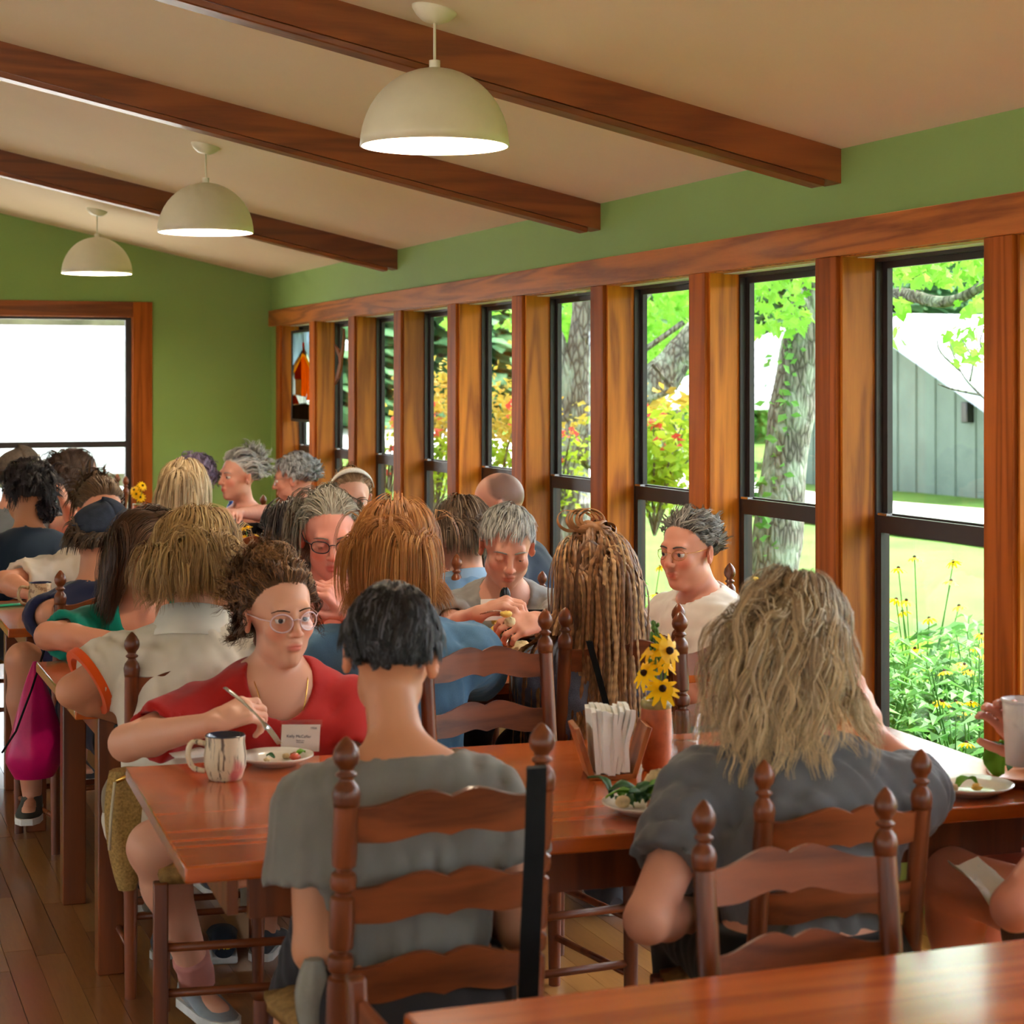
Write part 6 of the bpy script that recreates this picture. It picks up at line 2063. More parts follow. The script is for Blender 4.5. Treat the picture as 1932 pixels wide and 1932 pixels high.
# ---- L: navy cap
L_ = build_person('person in faded navy baseball cap and navy t-shirt, turned to the right', AD(193, 1024, 6.92), -62, -34, -4, 0, sc=1.06, lean=0.12, skin=(206, 142, 112), hairc=(64, 48, 36),
    arms=dict(L=(AD(96, 1158, 6.80), AD(150, 1172, 6.98)), R=(AD(290, 1160, 7.0), AD(300, 1140, 7.2))), legs=dict(L=(AD(45, 1246, 6.72), AD(60, 1490, 6.80)), Lf=(-0.2, -1, 0)), res=1.2, shoulder=0.175,
    shirt=dict(mat=cl('navy cotton t-shirt', (30, 34, 66)), sleeve=0.66, inf=0.02, seed=27, folds=0.007), trousers=dict(mat=cl('navy shorts', (26, 28, 44)), len=0.55, name='shorts'), shoes=(60, 62, 58))
PPL['L'] = L_
make_hair(L_, 260, 0.085, 9, 0.002, ((52, 38, 28), (92, 70, 52)), 0.4, (0, -0.1, 0), (0, 0.1, 1.0), 0.08, seed=28, cond=lambda u: u[:, 2] < 0.1, lrange=0.25, kids=5, spread=0.011, clump=0.2)
# ---- M: cream t-shirt
M_ = build_person('person in cream t-shirt with slicked-back brown hair, leaning on the third table', AD(190, 966, 8.15), 186, 190, -14, 0, sc=1.12, lean=0.22, skin=(220, 150, 118), hairc=(96, 70, 48),
    arms=dict(R=(AD(8, 1098, 7.95), AD(66, 1122, 7.72)), L=(AD(260, 1100, 8.0), AD(200, 1115, 7.8))), res=1.3, shoulder=0.2,
    shirt=dict(mat=cl('cream t-shirt', (222, 206, 184)), sleeve=0.62, inf=0.022, folds=0.01, seed=29), trousers=dict(mat=cl('khaki trousers', (120, 104, 80)), len=1.9))
make_hair(M_, 260, 0.15, 12, 0.0016, ((78, 56, 38), (128, 98, 70)), 0.25, (0, -0.6, 0.1), (0, 0.9, 0.4), 0.12, seed=30, lift=0.01, pullback=1.0, kids=7, spread=0.012)
# ---- N: dark hair, navy top
N_ = build_person('person with black hair tied at the nape, dark teal-navy top, back to camera', AD(48, 930, 8.60), 22, 5, -6, 0, sc=1.10, lean=0.12, skin=(196, 132, 96), hairc=(28, 22, 24), res=1.35, face=False, necklen=0.165,
    shirt=dict(mat=cl('dark navy top', (22, 38, 56)), sleeve=0.7, inf=0.022, seed=33), trousers=dict(mat=cl('black trousers', (24, 24, 28)), len=1.9))
make_hair(N_, 260, 0.15, 12, 0.0016, ((14, 11, 14), (40, 30, 36)), 0.3, (0, -0.3, 0), (0, 0.7, 0.8), 0.2, wave=0.007, wfreq=1.3, seed=34, lift=0.01, rough=0.1, collide=True, kids=7, spread=0.013, clump=0.1)
make_bun(N_, (0.045, -0.085, -0.075), 0.042, 110, ((16, 12, 16), (46, 34, 42)), 0.0045, 9, 0.008, 1.2, 'tied_hair')
# ---- O: trucker cap
O_ = build_person('person in grey trucker cap with a raised fist, at the far table', AD(38, 900, 9.85), -78, -60, 0, 0, sc=1.06, lean=0.08, skin=(222, 156, 130), hairc=(90, 70, 56),
    arms=dict(R=(AD(142, 985, 9.42), AD(124, 950, 9.30)), L=(AD(60, 1000, 10.1), AD(90, 985, 10.1))), hands=dict(R=dict(d=(-0.35, 0.1, 0.9), n=(-0.8, 0.4, -0.3), curl=0.95, side=-1)), res=1.5, shirt=dict(mat=cl('grey shirt', (120, 124, 128)), sleeve=0.6, seed=35), trousers=dict(mat=cl('brown trousers', (80, 70, 60)), len=1.9))
make_hair(O_, 250, 0.05, 6, 0.005, ((80, 62, 48), (110, 88, 68)), 0.4, seed=36, cond=lambda u: u[:, 2] < 0.05)
# ---- P: long dark hair by the back window
P_ = build_person('person with long straight brown hair in profile before the back window', AD(148, 898, 10.0), -72, -60, -6, 0, sc=1.10, lean=0.10, skin=(216, 156, 130), hairc=(62, 46, 40), res=1.5,
    shirt=dict(mat=cl('slate shirt', (96, 104, 116)), sleeve=0.7, seed=37), trousers=dict(mat=cl('dark trousers', (50, 50, 56)), len=1.9))
make_hair(P_, 240, 0.30, 14, 0.0016, ((46, 32, 28), (86, 66, 56)), 0.42, (0, -0.4, 0), (0, 0.6, 0.8), 0.1, seed=38, pullback=1.0, stiff=0.3, kids=7, spread=0.013, clump=0.1)
# ---- Q: long blond half-up
Q_ = build_person('person with long pale blond hair in a small half-up tie, back to camera', AD(347, 925, 8.90), -18, -14, 0, 0, sc=1.12, lean=0.08, skin=(226, 166, 138), hairc=(170, 136, 92), res=1.35, face=False, fem=True,
    shirt=dict(mat=cl('white camisole', (226, 222, 216)), sleeve=0.0, tank=True, inf=0.014, seed=39), trousers=dict(mat=cl('blue skirt', (80, 92, 120)), len=1.2))
make_hair(Q_, 320, 0.36, 16, 0.0018, ((140, 104, 64), (206, 174, 126), (236, 212, 172)), 0.45, (0, -0.3, 0), (0, 0.2, 1.0), 0.2, wave=0.005, wfreq=1.2, seed=40, lift=0.01, lrange=0.2, tipcol=(238, 216, 180), stiff=0.3, kids=7, spread=0.013, clump=0.1)
m = MB(); m.lathe([(0.004, -0.004), (0.009, -0.004), (0.009, 0.004), (0.004, 0.004)], 10, Vector(Q_.H(0.0, -0.108, 0.075)) - Q_.root.location, Matrix.Rotation(PI / 2, 3, 'X'))
m.build('hair_tie', M['black'], Q_.root)
# ---- R: purple curls behind Q
R_ = build_person('person with curly purple hair, mostly hidden behind the long blond hair', AD(366, 905, 10.2), 150, 160, 0, 0, sc=1.06, skin=(220, 160, 134), hairc=(120, 100, 130), res=1.6,
    shirt=dict(mat=cl('grey top', (110, 106, 112)), sleeve=0.7, seed=41), trousers=dict(mat=cl('dark trousers 2', (50, 50, 56)), len=1.9))
make_hair(R_, 220, 0.11, 14, 0.0016, ((92, 78, 104), (156, 136, 168)), 0.15, (0, -0.2, 0), (0, 0, 1), 0.3, wave=0.009, wfreq=2.0, seed=42, lift=0.05, rough=0.1, collide=False, kids=7, spread=0.012)
# ---- S: white curly hair, black tank top
S_ = build_person('woman with curly white hair and black tank top, in profile before the green wall', AD(449, 900, 10.3), 112, 130, 0, 0, sc=1.04, lean=0.05, skin=(230, 168, 146), hairc=(206, 202, 196),
    arms=dict(L=(AD(502, 968, 10.15), AD(452, 968, 9.95)), R=(AD(404, 975, 10.2), AD(425, 968, 9.95))), res=1.35, fem=True, chest=0.02,
    shirt=dict(mat=cl('black tank', (20, 20, 24)), sleeve=0.0, tank=True, inf=0.012, seed=43, name='tank_top', neckhole=(0.1, 0.1, 0.1, 0.03)), trousers=dict(mat=cl('black trousers 2', (26, 26, 30)), len=1.9))
make_hair(S_, 300, 0.13, 14, 0.0018, ((170, 166, 162), (228, 226, 222), (146, 142, 140)), 0.12, (0, -0.55, 0.2), (0, 0.9, 0.3), 0.24, wave=0.008, wfreq=1.8, seed=44, lift=0.03, rough=0.1, collide=False, pullback=1.0, kids=6, spread=0.012, clump=0.1)
make_bun(S_, (0, -0.105, 0.055), 0.055, 130, ((150, 146, 146), (216, 214, 210)), 0.0046, 45, 0.012, 1.2, 'hair_knot')
m = MB()
for s in (-1, 1):
    q = [Vector(S_.S['R' if s > 0 else 'L'] - S_.rgt * s * 0.07 + x) - S_.root.location for x in (S_.fwd * 0.10 - S_.spine * 0.10, S_.fwd * 0.055 + S_.spine * 0.02, S_.spine * 0.055, -S_.fwd * 0.06 + S_.spine * 0.02, -S_.fwd * 0.10 - S_.spine * 0.1)]
    m.tube(q, 0.013, 8, True, 0.4)
m.build('strap', M['black'], S_.root, smooth=True)
# ---- T: grey short hair, magenta
T_ = build_person('person with short silver curls and magenta top, facing the corner', AD(556, 904, 10.1), 62, 52, -8, 0, sc=1.06, lean=0.12, skin=(214, 150, 128), hairc=(150, 150, 152), res=1.4,
    shirt=dict(mat=cl('magenta top', (128, 20, 78)), sleeve=0.6, inf=0.022, seed=46, folds=0.009), trousers=dict(mat=cl('dark trousers 3', (50, 50, 56)), len=1.9))
make_hair(T_, 280, 0.065, 9, 0.0016, ((104, 104, 108), (188, 190, 194)), 0.2, (0, -0.2, 0), (0, 0.3, 1), 0.17, wave=0.007, wfreq=1.2, seed=47, lift=0.05, rough=0.1, collide=False, kids=7, spread=0.012)
make_glasses(T_, M['steel'], r=0.001)
# ---- U: headband, glasses
U_ = build_person('person with white knitted headband and glasses, partly hidden by grey hair', AD(663, 941, 8.60), 172, 172, -10, 0, sc=1.08, lean=0.14, skin=(232, 176, 152), hairc=(150, 116, 84), res=1.3, lid=0.004,
    shirt=dict(mat=cl('white shirt', (214, 210, 204)), sleeve=0.7, seed=48), trousers=dict(mat=cl('dark trousers 4', (50, 50, 56)), len=1.9))
make_hair(U_, 240, 0.10, 10, 0.0018, ((128, 96, 68), (180, 146, 108)), 0.2, (0, -0.6, 0.1), (0, 0.9, 0.4), 0.08, seed=49, pullback=1.0, collide=False, kids=4, spread=0.012)
hbv = []
for k in range(25):
    a = -1.45 + 2.9 * k / 24
    row = []
    for j in range(5):
        b = -0.12 + 0.24 * j / 4 + 0.42
        u3 = np.array([math.sin(a), math.cos(a) * math.sin(b) * 1.0, math.cos(a) * math.cos(b)])
        row.append(Vector(U_.H(*(np.array([0, -0.012, 0.033]) + u3 * (np.array([0.075, 0.097, 0.088]) + 0.016)))) - U_.root.location)
    hbv.append(row)
MB().sheet(hbv, 0.006).build('headband', mat_plain('white knit', (228, 222, 212), 0.9, 0.1, var=0.25, scale=260, bump=0.6, bscale=320), U_.root, smooth=True)
make_glasses(U_, mat_plain('black rim', (24, 22, 26), 0.3), 0.025, 0.019, 0.0017, squareness=0.3)
# ---- V: dark hair
V_ = build_person('person with dark greying hair facing away at the third table, beside the flowers', AD(548, 1012, 7.15), 42, 20, -6, 0, sc=1.06, lean=0.10, skin=(204, 146, 118), hairc=(42, 34, 34), res=1.35,
    shirt=dict(mat=cl('wine top', (96, 34, 40)), sleeve=0.7, seed=50), trousers=dict(mat=cl('dark trousers 5', (50, 50, 56)), len=1.9))
make_hair(V_, 320, 0.22, 14, 0.0018, ((28, 22, 22), (66, 54, 52), (116, 106, 102)), 0.4, (0, -0.1, 0), (0, 0.0, 1), 0.26, wave=0.005, wfreq=1.4, seed=51, lift=0.02, lrange=0.2, pullback=0.8, stiff=0.3, kids=7, spread=0.013, clump=0.1)
make_glasses(V_, mat_plain('dark rim v', (40, 32, 30), 0.3))
# ---- W: bald man
W_ = build_person('bald man with shaved dark fringe and navy t-shirt, head turned left', AD(940, 952, 8.30), 66, 58, -12, 0, sc=1.12, lean=0.14, skin=(222, 162, 140), hairc=(130, 108, 100), res=1.25, shoulder=0.2, scalp=False, stubble=(104, 84, 78),
    shirt=dict(mat=cl('dark slate t-shirt', (52, 60, 76), heather=0.3), sleeve=0.7, inf=0.024, seed=52), trousers=dict(mat=cl('dark trousers 6', (50, 50, 56)), len=1.9))
# ---- X: brown hair, denim collar
X_ = build_person('person with short brown hair and chambray shirt, back turned, beside the silver-haired man', AD(868, 1010, 7.25), 22, 8, -6, 0, sc=1.12, lean=0.10, skin=(216, 154, 126), hairc=(78, 58, 44), res=1.25, face=False,
    shirt=dict(mat=cl('chambray blue', (116, 152, 192), var=0.2, heather=0.4), sleeve=0.95, inf=0.024, seed=54, name='chambray_shirt'), trousers=dict(mat=cl('dark trousers 7', (50, 50, 56)), len=1.9))
make_hair(X_, 340, 0.15, 12, 0.0017, ((56, 40, 30), (110, 86, 66), (146, 122, 100)), 0.38, (0, -0.15, 0), (0.2, 0.1, 1), 0.22, seed=55, lift=0.02, rough=0.1, lrange=0.25, inward=0.2, len_fn=lambda u: np.interp(u[:, 2], [-0.6, 0.3], [0.6, 1.0]), kids=6, spread=0.013, clump=0.1)
# ================================================================== THINGS ON AND AROUND THE TABLES
def T(u, v, z=ZT): return at_z(u, v, z)
def noise_stripe_mat(name, base, dark, accent, scale=(90, 90, 6)):
    t = NT(name)
    vec = t.coords(scale)
    n1 = t.noise(vec, 1.0, 3, 0.6, 0.4)
    c1 = t.ramp(n1, [(0.40, srgb(*dark)), (0.47, srgb(*base))])
    n2 = t.noise(t.coords((16, 16, 12)), 1.0, 2)
    mx = t.n('ShaderNodeMix', data_type='RGBA')
    f = t.ramp(n2, [(0.56, (0, 0, 0, 1)), (0.66, (1, 1, 1, 1))])
    t.l(f, mx.inputs['Factor']); t.l(c1, mx.inputs[6]); mx.inputs[7].default_value = srgb(*accent)
    t.l(mx.outputs[2], t.bsdf.inputs['Base Color'])
    t.bsdf.inputs['Roughness'].default_value = 0.35
    t.bsdf.inputs['Coat Weight'].default_value = 0.1
    return t.mat
M['mug_glaze'] = noise_stripe_mat('dripped mug glaze', (222, 206, 176), (96, 74, 56), (206, 112, 108))
M['mug_in'] = mat_plain('dark blue glaze', (30, 34, 66), 0.12, 0.6, var=0.3)
M['mug_tan'] = noise_stripe_mat('tan patterned glaze', (196, 168, 126), (140, 106, 70), (206, 186, 150), (60, 60, 60))
M['pottery'] = mat_plain('terracotta pottery', (190, 104, 66), 0.35, 0.4, var=0.3, scale=22)
M['pottery_rim'] = mat_plain('olive glaze rim', (140, 124, 72), 0.25, 0.5, var=0.3, scale=40)
M['holder'] = mat_wood('napkin holder wood', (146, 78, 34), (186, 112, 58), 'Z', 0.4, 0.2, per_object=0.03)
M['lettuce'] = mat_leaf('lettuce', (76, 146, 36), (150, 200, 70), 0.3)
M['spinach'] = mat_leaf('dark salad leaf', (34, 84, 40), (84, 130, 84), 0.2)
M['bread'] = mat_plain('bread crumb', (226, 202, 158), 0.8, 0.1, var=0.15, scale=60, bump=0.5)
M['chip'] = mat_plain('potato chip', (232, 190, 92), 0.5, 0.3, var=0.2, scale=50)
M['meat'] = mat_plain('browned morsel', (176, 108, 56), 0.5, 0.4, var=0.3, scale=60)
M['tomato'] = mat_plain('tomato', (216, 92, 66), 0.3, 0.5, var=0.15)
M['green_stem'] = mat_leaf('flower stem', (92, 136, 60), (128, 166, 86), 0.2)
M['pink_nylon'] = mat_plain('magenta nylon', (206, 8, 104), 0.38, 0.5, var=0.12, scale=14, bump=0.25, bscale=40)
M['straw'] = mat_plain('straw weave', (176, 142, 84), 0.8, 0.2, var=0.35, scale=160, bump=0.9, bscale=220)
M['canvas'] = mat_plain('cream canvas', (210, 196, 166), 0.85, 0.1, var=0.08, scale=30, bump=0.3)
M['denim_cap'] = mat_plain('faded navy twill', (44, 50, 64), 0.85, 0.2, var=0.25, scale=40, bump=0.2)
M['cap_grey'] = mat_plain('grey brown twill', (96, 84, 74), 0.85, 0.2, var=0.25, scale=60, bump=0.2)
M['plastic_white'] = mat_plain('frosted white plastic', (232, 228, 230), 0.35, 0.4, var=0.02, sss=0.0)

def mug(label, base, R, h, mat, mat_in, hdir, group=None, name='coffee_mug'):
    t = thing(name, label, 'mug', base)
    m = MB()
    m.lathe([(R * 0.72, 0), (R * 0.8, 0.004), (R * 0.98, h * 0.3), (R * 1.0, h * 0.55), (R * 0.93, h * 0.85), (R * 0.95, h)], 28, cap1=False)
    b = m.build('mug_body', mat, t, smooth=True)
    m = MB(); m.lathe([(R * 0.95, h), (R * 0.93, h + 0.002), (R * 0.87, h), (R * 0.86, h * 0.8), (R * 0.85, h * 0.45), (0.001, h * 0.42)], 28, cap0=False)
    m.build('mug_inside', mat_in, t, smooth=True)
    d = Vector((math.cos(hdir), math.sin(hdir), 0))
    pts = [d * R * 0.92 + Vector((0, 0, h * 0.82)), d * (R + h * 0.26) + Vector((0, 0, h * 0.86)), d * (R + h * 0.36) + Vector((0, 0, h * 0.58)), d * (R + h * 0.24) + Vector((0, 0, h * 0.28)), d * R * 0.95 + Vector((0, 0, h * 0.2))]
    m = MB(); limb_tube(m, pts, 0.0062, 0.0058, 8, 4); m.build('handle', mat, t, smooth=True)
    return t
def plate(label, base, R, mat=None, name='dinner_plate'):
    t = thing(name, label, 'plate', base)
    m = MB()
    m.lathe([(R * 0.55, 0), (R * 0.6, 0.002), (R * 0.8, 0.012), (R * 1.0, 0.021), (R * 1.0, 0.024), (R * 0.78, 0.015), (R * 0.6, 0.007), (0.001, 0.006)], 40)
    m.build('plate_body', mat or M['china'], t, smooth=True)
    return t
def lump(label, cat, name, p, r, mat, seed, squash=0.6, n=10, jag=0.35):
    rs = random.Random(seed)
    m = MB(); m.ellip((0, 0, r * squash), (r, r, r * squash), n, 7)
    m.v = [tuple(Vector(v) * (1 + rs.uniform(-jag, jag) * 0.5)) for v in m.v]
    o = m.build(name, mat, smooth=True); o.location = p; o.rotation_euler = (0, 0, rs.uniform(0, 6))
    return tag(o, label, cat)
def leafbit(label, p, L, W, mat, rz, tilt, seed, name='salad_leaf'):
    rs = random.Random(seed)
    rows = []
    for i in range(8):
        f = i / 7
        w = W * math.sin(PI * min(1, 0.12 + f * 0.88)) ** 0.7
        rows.append([(f * L, w * (j / 4 - 0.5) * (1 + 0.15 * rs.uniform(-1, 1)), 0.25 * L * math.sin(f * PI) + abs(j - 2) * W * 0.10 + rs.uniform(-1, 1) * W * 0.05) for j in range(5)])
    o = MB().sheet(rows, 0.0012).build(name, mat, smooth=True)
    o.location = p; o.rotation_euler = (rs.uniform(-0.3, 0.3), tilt, rz)
    return tag(o, label, 'leaf')
def fork(label, a, b, parent=None, bend=0.0, name='fork'):
    """handle end a, tine tips b"""
    a, b = Vector(a), Vector(b)
    t = thing(name, label, 'fork', a)
    d = b - a; L = d.length; d.normalize()
    s = d.cross(Vector((0, 0, 1))).normalized(); n = s.cross(d)
    m = MB()
    pts = [Vector(), d * L * 0.35 + n * 0.004, d * L * 0.66 + n * 0.006]
    rows = []
    for f, w in ((0, 0.006), (0.1, 0.008), (0.3, 0.006), (0.55, 0.0035), (0.66, 0.005), (0.72, 0.0115), (0.78, 0.012)):
        c = d * L * f + n * 0.010 * math.sin(f * PI)
        rows.append([c - s * w, c + n * 0.0012, c + s * w])
    m.sheet(rows, 0.0022); m.build('handle', M['steel'], t, smooth=True)
    for k in range(4):
        o = (k - 1.5) * 0.0062
        p = [d * L * f + n * 0.010 * math.sin(f * PI) * (1 if f < 0.9 else 0.6) + s * o for f in (0.77, 0.88, 1.0)]
        m = MB(); m.tube(p, [0.0018, 0.0016, 0.0007], 5); m.build('tine', M['steel'], t)
    return t
def tumbler(label, base, R, h, fill=None, mat=None, name='drinking_glass', taper=0.85):
    t = thing(name, label, 'glass', base)
    m = MB(); m.lathe([(R * taper, 0.0), (R, h), (R - 0.002, h), (R * taper - 0.002, 0.008), (0.001, 0.008)], 24)
    m.build('glass_wall', mat or M['glass'], t, smooth=True)
    m = MB(); m.lathe([(R - 0.0025, h - 0.0012), (R + 0.0006, h - 0.0012), (R + 0.0006, h + 0.0008), (R - 0.0025, h + 0.0008)], 24, cap0=False, cap1=False); m.build('glass_rim', M['clear_plastic'], t, smooth=True)
    if fill:
        f, c = fill
        m = MB(); m.lathe([(R * taper - 0.003, 0.009), (R * taper + (R - R * taper) * f - 0.003, h * f), (0.001, h * f)], 20)
        m.build('drink', c, t, smooth=True)
    return t
M['water'] = mat_glass_pane('water', (0.86, 0.92, 0.95, 1), 1.8)
M['red_drink'] = mat_glass_pane('red drink', (0.85, 0.25, 0.25, 1), 1.5)

def text_mesh(txt, size, mat, parent, p, ex, ez, name='lettering', depth=0.0004):
    """flat lettering: ex reading direction, ez up, both unit vectors, p centre (parent space)"""
    cu_ = bpy.data.curves.new(name, 'FONT'); cu_.body = txt; cu_.size = size; cu_.align_x = 'CENTER'; cu_.align_y = 'CENTER'; cu_.extrude = depth
    tmp = bpy.data.objects.new('tmp', cu_); COL.objects.link(tmp)
    me = bpy.data.meshes.new_from_object(tmp.evaluated_get(bpy.context.evaluated_depsgraph_get()))
    bpy.data.objects.remove(tmp); bpy.data.curves.remove(cu_)
    me.materials.clear(); me.materials.append(mat)
    o = bpy.data.objects.new(name, me); link(o, parent)
    ex, ez = Vector(ex).normalized(), Vector(ez).normalized()
    n = ex.cross(ez)
    o.matrix_local = Matrix(((ex.x, ez.x, n.x, p[0]), (ex.y, ez.y, n.y, p[1]), (ex.z, ez.z, n.z, p[2]), (0, 0, 0, 1)))
    return o

# ---- table with the woman in red
mug('stoneware mug with brown drips and pink patches beside the woman in red', T(425, 1470), 0.047, 0.098, M['mug_glaze'], M['mug_in'], PI * 0.93)
pb = T(520, 1442)
plate('white plate of leftovers before the woman in red', pb, 0.088)
for i, (dx, dy, r, mt, nm, lb) in enumerate(((0.045, -0.005, 0.013, 'tomato', 'tomato_piece', 'orange-red tomato piece on the plate of the woman in red'), (0.03, 0.02, 0.010, 'bread', 'crumb', 'pale crumb beside the tomato on the leftovers plate'),
                                     (-0.02, 0.0, 0.008, 'bread', 'crumb', 'small crumb in the middle of the leftovers plate'), (0.05, 0.025, 0.011, 'meat', 'morsel', 'brown morsel at the edge of the leftovers plate'))):
    lump(lb, 'food', nm, pb + Vector((dx, dy, 0.007)), r, M[mt], 60 + i)
leafbit('green lettuce scrap at the edge of the leftovers plate', pb + Vector((0.05, 0.0, 0.016)), 0.03, 0.015, M['lettuce'], 0.6, -0.1, 3)
leafbit('dark leaf scrap on the leftovers plate', pb + Vector((0.0, 0.01, 0.012)), 0.03, 0.012, M['spinach'], 2.0, 0, 4)
hx = vA(PPL['C'].tips['R'][0])
fork('steel fork in the hand of the woman in red', AD(424, 1296, 4.36), AD(528, 1404, 4.30))
m = MB(); m.sheet([[(x, y, 0.001 + 0.003 * math.sin(x * 40 + y * 25)) for x in (-0.06, -0.02, 0.02, 0.06)] for y in (0.04, 0, -0.04)], 0.0008)
o = m.build('paper_napkin', M['white_paper'], smooth=True); o.location = T(372, 1424) + Vector((0, 0, 0.002)); tag(o, 'white napkin lying under the forearm of the woman in red', 'napkin')

# napkin holder: floor board with two splayed sides
hb = T(1150, 1462); HR = D2R(-14)
t = thing('napkin_holder', 'wooden napkin holder with splayed sides holding white napkins', 'napkin holder', hb, HR)
MB().box(-0.052, 0.052, -0.055, 0.055, 0.0, 0.012).build('base', M['holder'], t, bevel=0.002)
for s in (-1, 1):
    m = MB()
    a, b = s * 0.052, s * 0.088
    m.hexa([(a - s * 0.012, -0.055, 0.004), (a, -0.055, 0.0), (a, 0.055, 0.0), (a - s * 0.012, 0.055, 0.004)], [(b - s * 0.012, -0.055, 0.118), (b, -0.055, 0.114), (b, 0.055, 0.114), (b - s * 0.012, 0.055, 0.118)])
    m.build('side_panel', M['holder'], t, bevel=0.002)
NAPL = ['leftmost', 'second', 'third', 'fourth', 'fifth', 'sixth', 'seventh', 'eighth', 'rightmost']
for k in range(9):
    f = k / 8
    x0 = -0.030 + 0.060 * f; x1 = -0.040 + 0.084 * f
    rows = []
    for i in range(9):
        g = i / 8
        z = 0.0135 + 0.138 * g
        x = x0 + (x1 - x0) * g + 0.004 * math.sin(g * 7 + k) * f
        rows.append([(x + 0.002 * math.sin(j * 1.3 + k), -0.06 + 0.12 * j / 6 + 0.006 * math.sin(k * 2.1) * g, z + 0.004 * math.sin(j + k)) for j in range(7)])
    o = MB().sheet(rows, 0.0098).build('paper_napkin', M['white_paper'], smooth=True, fix=True)
    o.location = hb; o.rotation_euler = (0, 0, HR)
    tag(o, '%s folded white napkin in the wooden napkin holder' % NAPL[k], 'napkin', 'napkins in the holder')

# pottery vase and its flowers
def vase(label, base, R, h, name='flower_vase'):
    t = thing(name, label, 'vase', base)
    m = MB(); m.lathe([(R * 0.8, 0), (R * 0.9, 0.006), (R * 0.98, h * 0.3), (R * 1.0, h * 0.7), (R * 0.95, h * 0.86)], 24, cap1=False); m.build('vase_body', M['pottery'], t, smooth=True)
    m = MB(); m.lathe([(R * 0.95, h * 0.86), (R * 1.02, h * 0.9), (R * 0.98, h * 0.97), (R * 0.8, h), (R * 0.7, h * 0.97), (R * 0.7, h * 0.6), (0.001, h * 0.58)], 24, cap0=False); m.build('vase_rim', M['pottery_rim'], t, smooth=True)
    return t
def cut_flower(label, root, top, r, face, group, npet=12, droop=0.25):
    t = thing('coneflower', label, 'flower', root, group=group)
    top = Vector(top) - Vector(root)
    m = MB(); limb_tube(m, [(0, 0, 0), top * 0.55 + Vector((0.004, 0, 0.004)), top - Vector(face).normalized() * 0.003], 0.0026, 0.0018, 6, 4); m.build('stem', M['green_stem'], t, smooth=True)
    pe, co = MB(), MB(); daisy(pe, co, top, r, face, npet, droop)
    pe.build('petals', M['petal'], t); co.build('flower_cone', M['petal_core'], t, smooth=True)
vb = T(1238, 1452)
vase('terracotta pottery vase with olive rim beside the napkin holder', vb, 0.036, 0.165)
dv = (vb.x * SN + vb.y * CS)
rt = vb + Vector((0, 0, 0.12))
camdir = lambda p: (Vector((0, 0, EYE)) - Vector(p)).normalized()
for (u, v, r, f, lb, dp) in ((1250, 1300, 0.043, (-0.25, -0.75, 0.75), 'lowest yellow coneflower in the terracotta vase, dark cone facing out', -0.05), (1262, 1228, 0.046, (0.35, -0.9, 0.35), 'rightmost tall yellow coneflower in the terracotta vase', -0.02),
                             (1216, 1270, 0.040, (-0.9, -0.3, 0.5), 'leftmost drooping yellow coneflower in the terracotta vase', -0.01), (1232, 1222, 0.040, (-0.5, -0.1, 0.9), 'upper yellow coneflower tilting left in the terracotta vase', 0.0), (1248, 1250, 0.040, (0.1, -0.4, 0.9), 'middle yellow coneflower half hidden in the terracotta vase', 0.03)):
    cut_flower(lb, rt, AD(u, v, dv + dp), r, f, 'flowers in the terracotta vase', 11, 0.3)
t = thing('flower_spike', 'green bud spike standing tallest in the terracotta vase', 'flower', rt)
tp = AD(1236, 1172, dv) - rt
m = MB(); m.tube([(0, 0, 0), tp * 0.5, tp], [0.003, 0.0026, 0.002], 6); m.build('stem', M['green_stem'], t)
m = MB()
for i in range(60):
    f = 0.55 + 0.45 * random.random(); a = random.uniform(0, 6.28); rr = 0.010 * (1.15 - f) * 2 + 0.003
    m.ellip(tp * f + Vector((math.cos(a) * rr, math.sin(a) * rr, 0)), (0.004, 0.004, 0.006), 5, 3)
m.build('buds', M['green_stem'], t, smooth=True)
tumbler('clear water glass between the vase and the wavy blond hair', T(1292, 1440), 0.036, 0.115, (0.45, M['water']))
# salad plate
sb = T(1222, 1533)
plate('plate of salad half hidden by the dark grey sleeve', sb, 0.095)
rs = random.Random(77)
sal = [('spinach', 'dark salad leaf'), ('lettuce', 'bright lettuce leaf')]
posn = ['at the plate rim', 'heaped on top', 'near the bread', 'by the egg', 'in the middle', 'at the back', 'overhanging the rim', 'under the others', 'beside the morsels', 'curling upward']
for i in range(10):
    mt, nm = sal[0 if i % 3 else 1]
    x, y = rs.uniform(-0.075, 0.0), rs.uniform(-0.02, 0.06)
    leafbit('%s %s of the salad plate' % (nm, posn[i]), sb + Vector((x, y, 0.014 + rs.uniform(0, 0.018))), rs.uniform(0.05, 0.08), rs.uniform(0.025, 0.04), M[mt], rs.uniform(0, 6.28), rs.uniform(-0.5, 0.1), 80 + i)
lump('boiled egg piece on the salad plate', 'egg', 'egg_piece', sb + Vector((-0.065, -0.02, 0.018)), 0.016, M['bread'], 91, 0.8, jag=0.15)
lump('torn bread roll on the salad plate', 'bread', 'bread_roll', sb + Vector((0.045, 0.045, 0.012)), 0.032, M['bread'], 92, 0.9)
for i, (x, y) in enumerate(((0.0, -0.045), (0.03, -0.03), (0.05, -0.045))):
    lump(['browned morsel at the front of the salad plate', 'browned morsel in the middle of the salad plate', 'browned morsel nearest the dark grey sleeve'][i], 'food', 'morsel', sb + Vector((x, y, 0.012)), 0.02, M['meat'], 93 + i, 0.6)
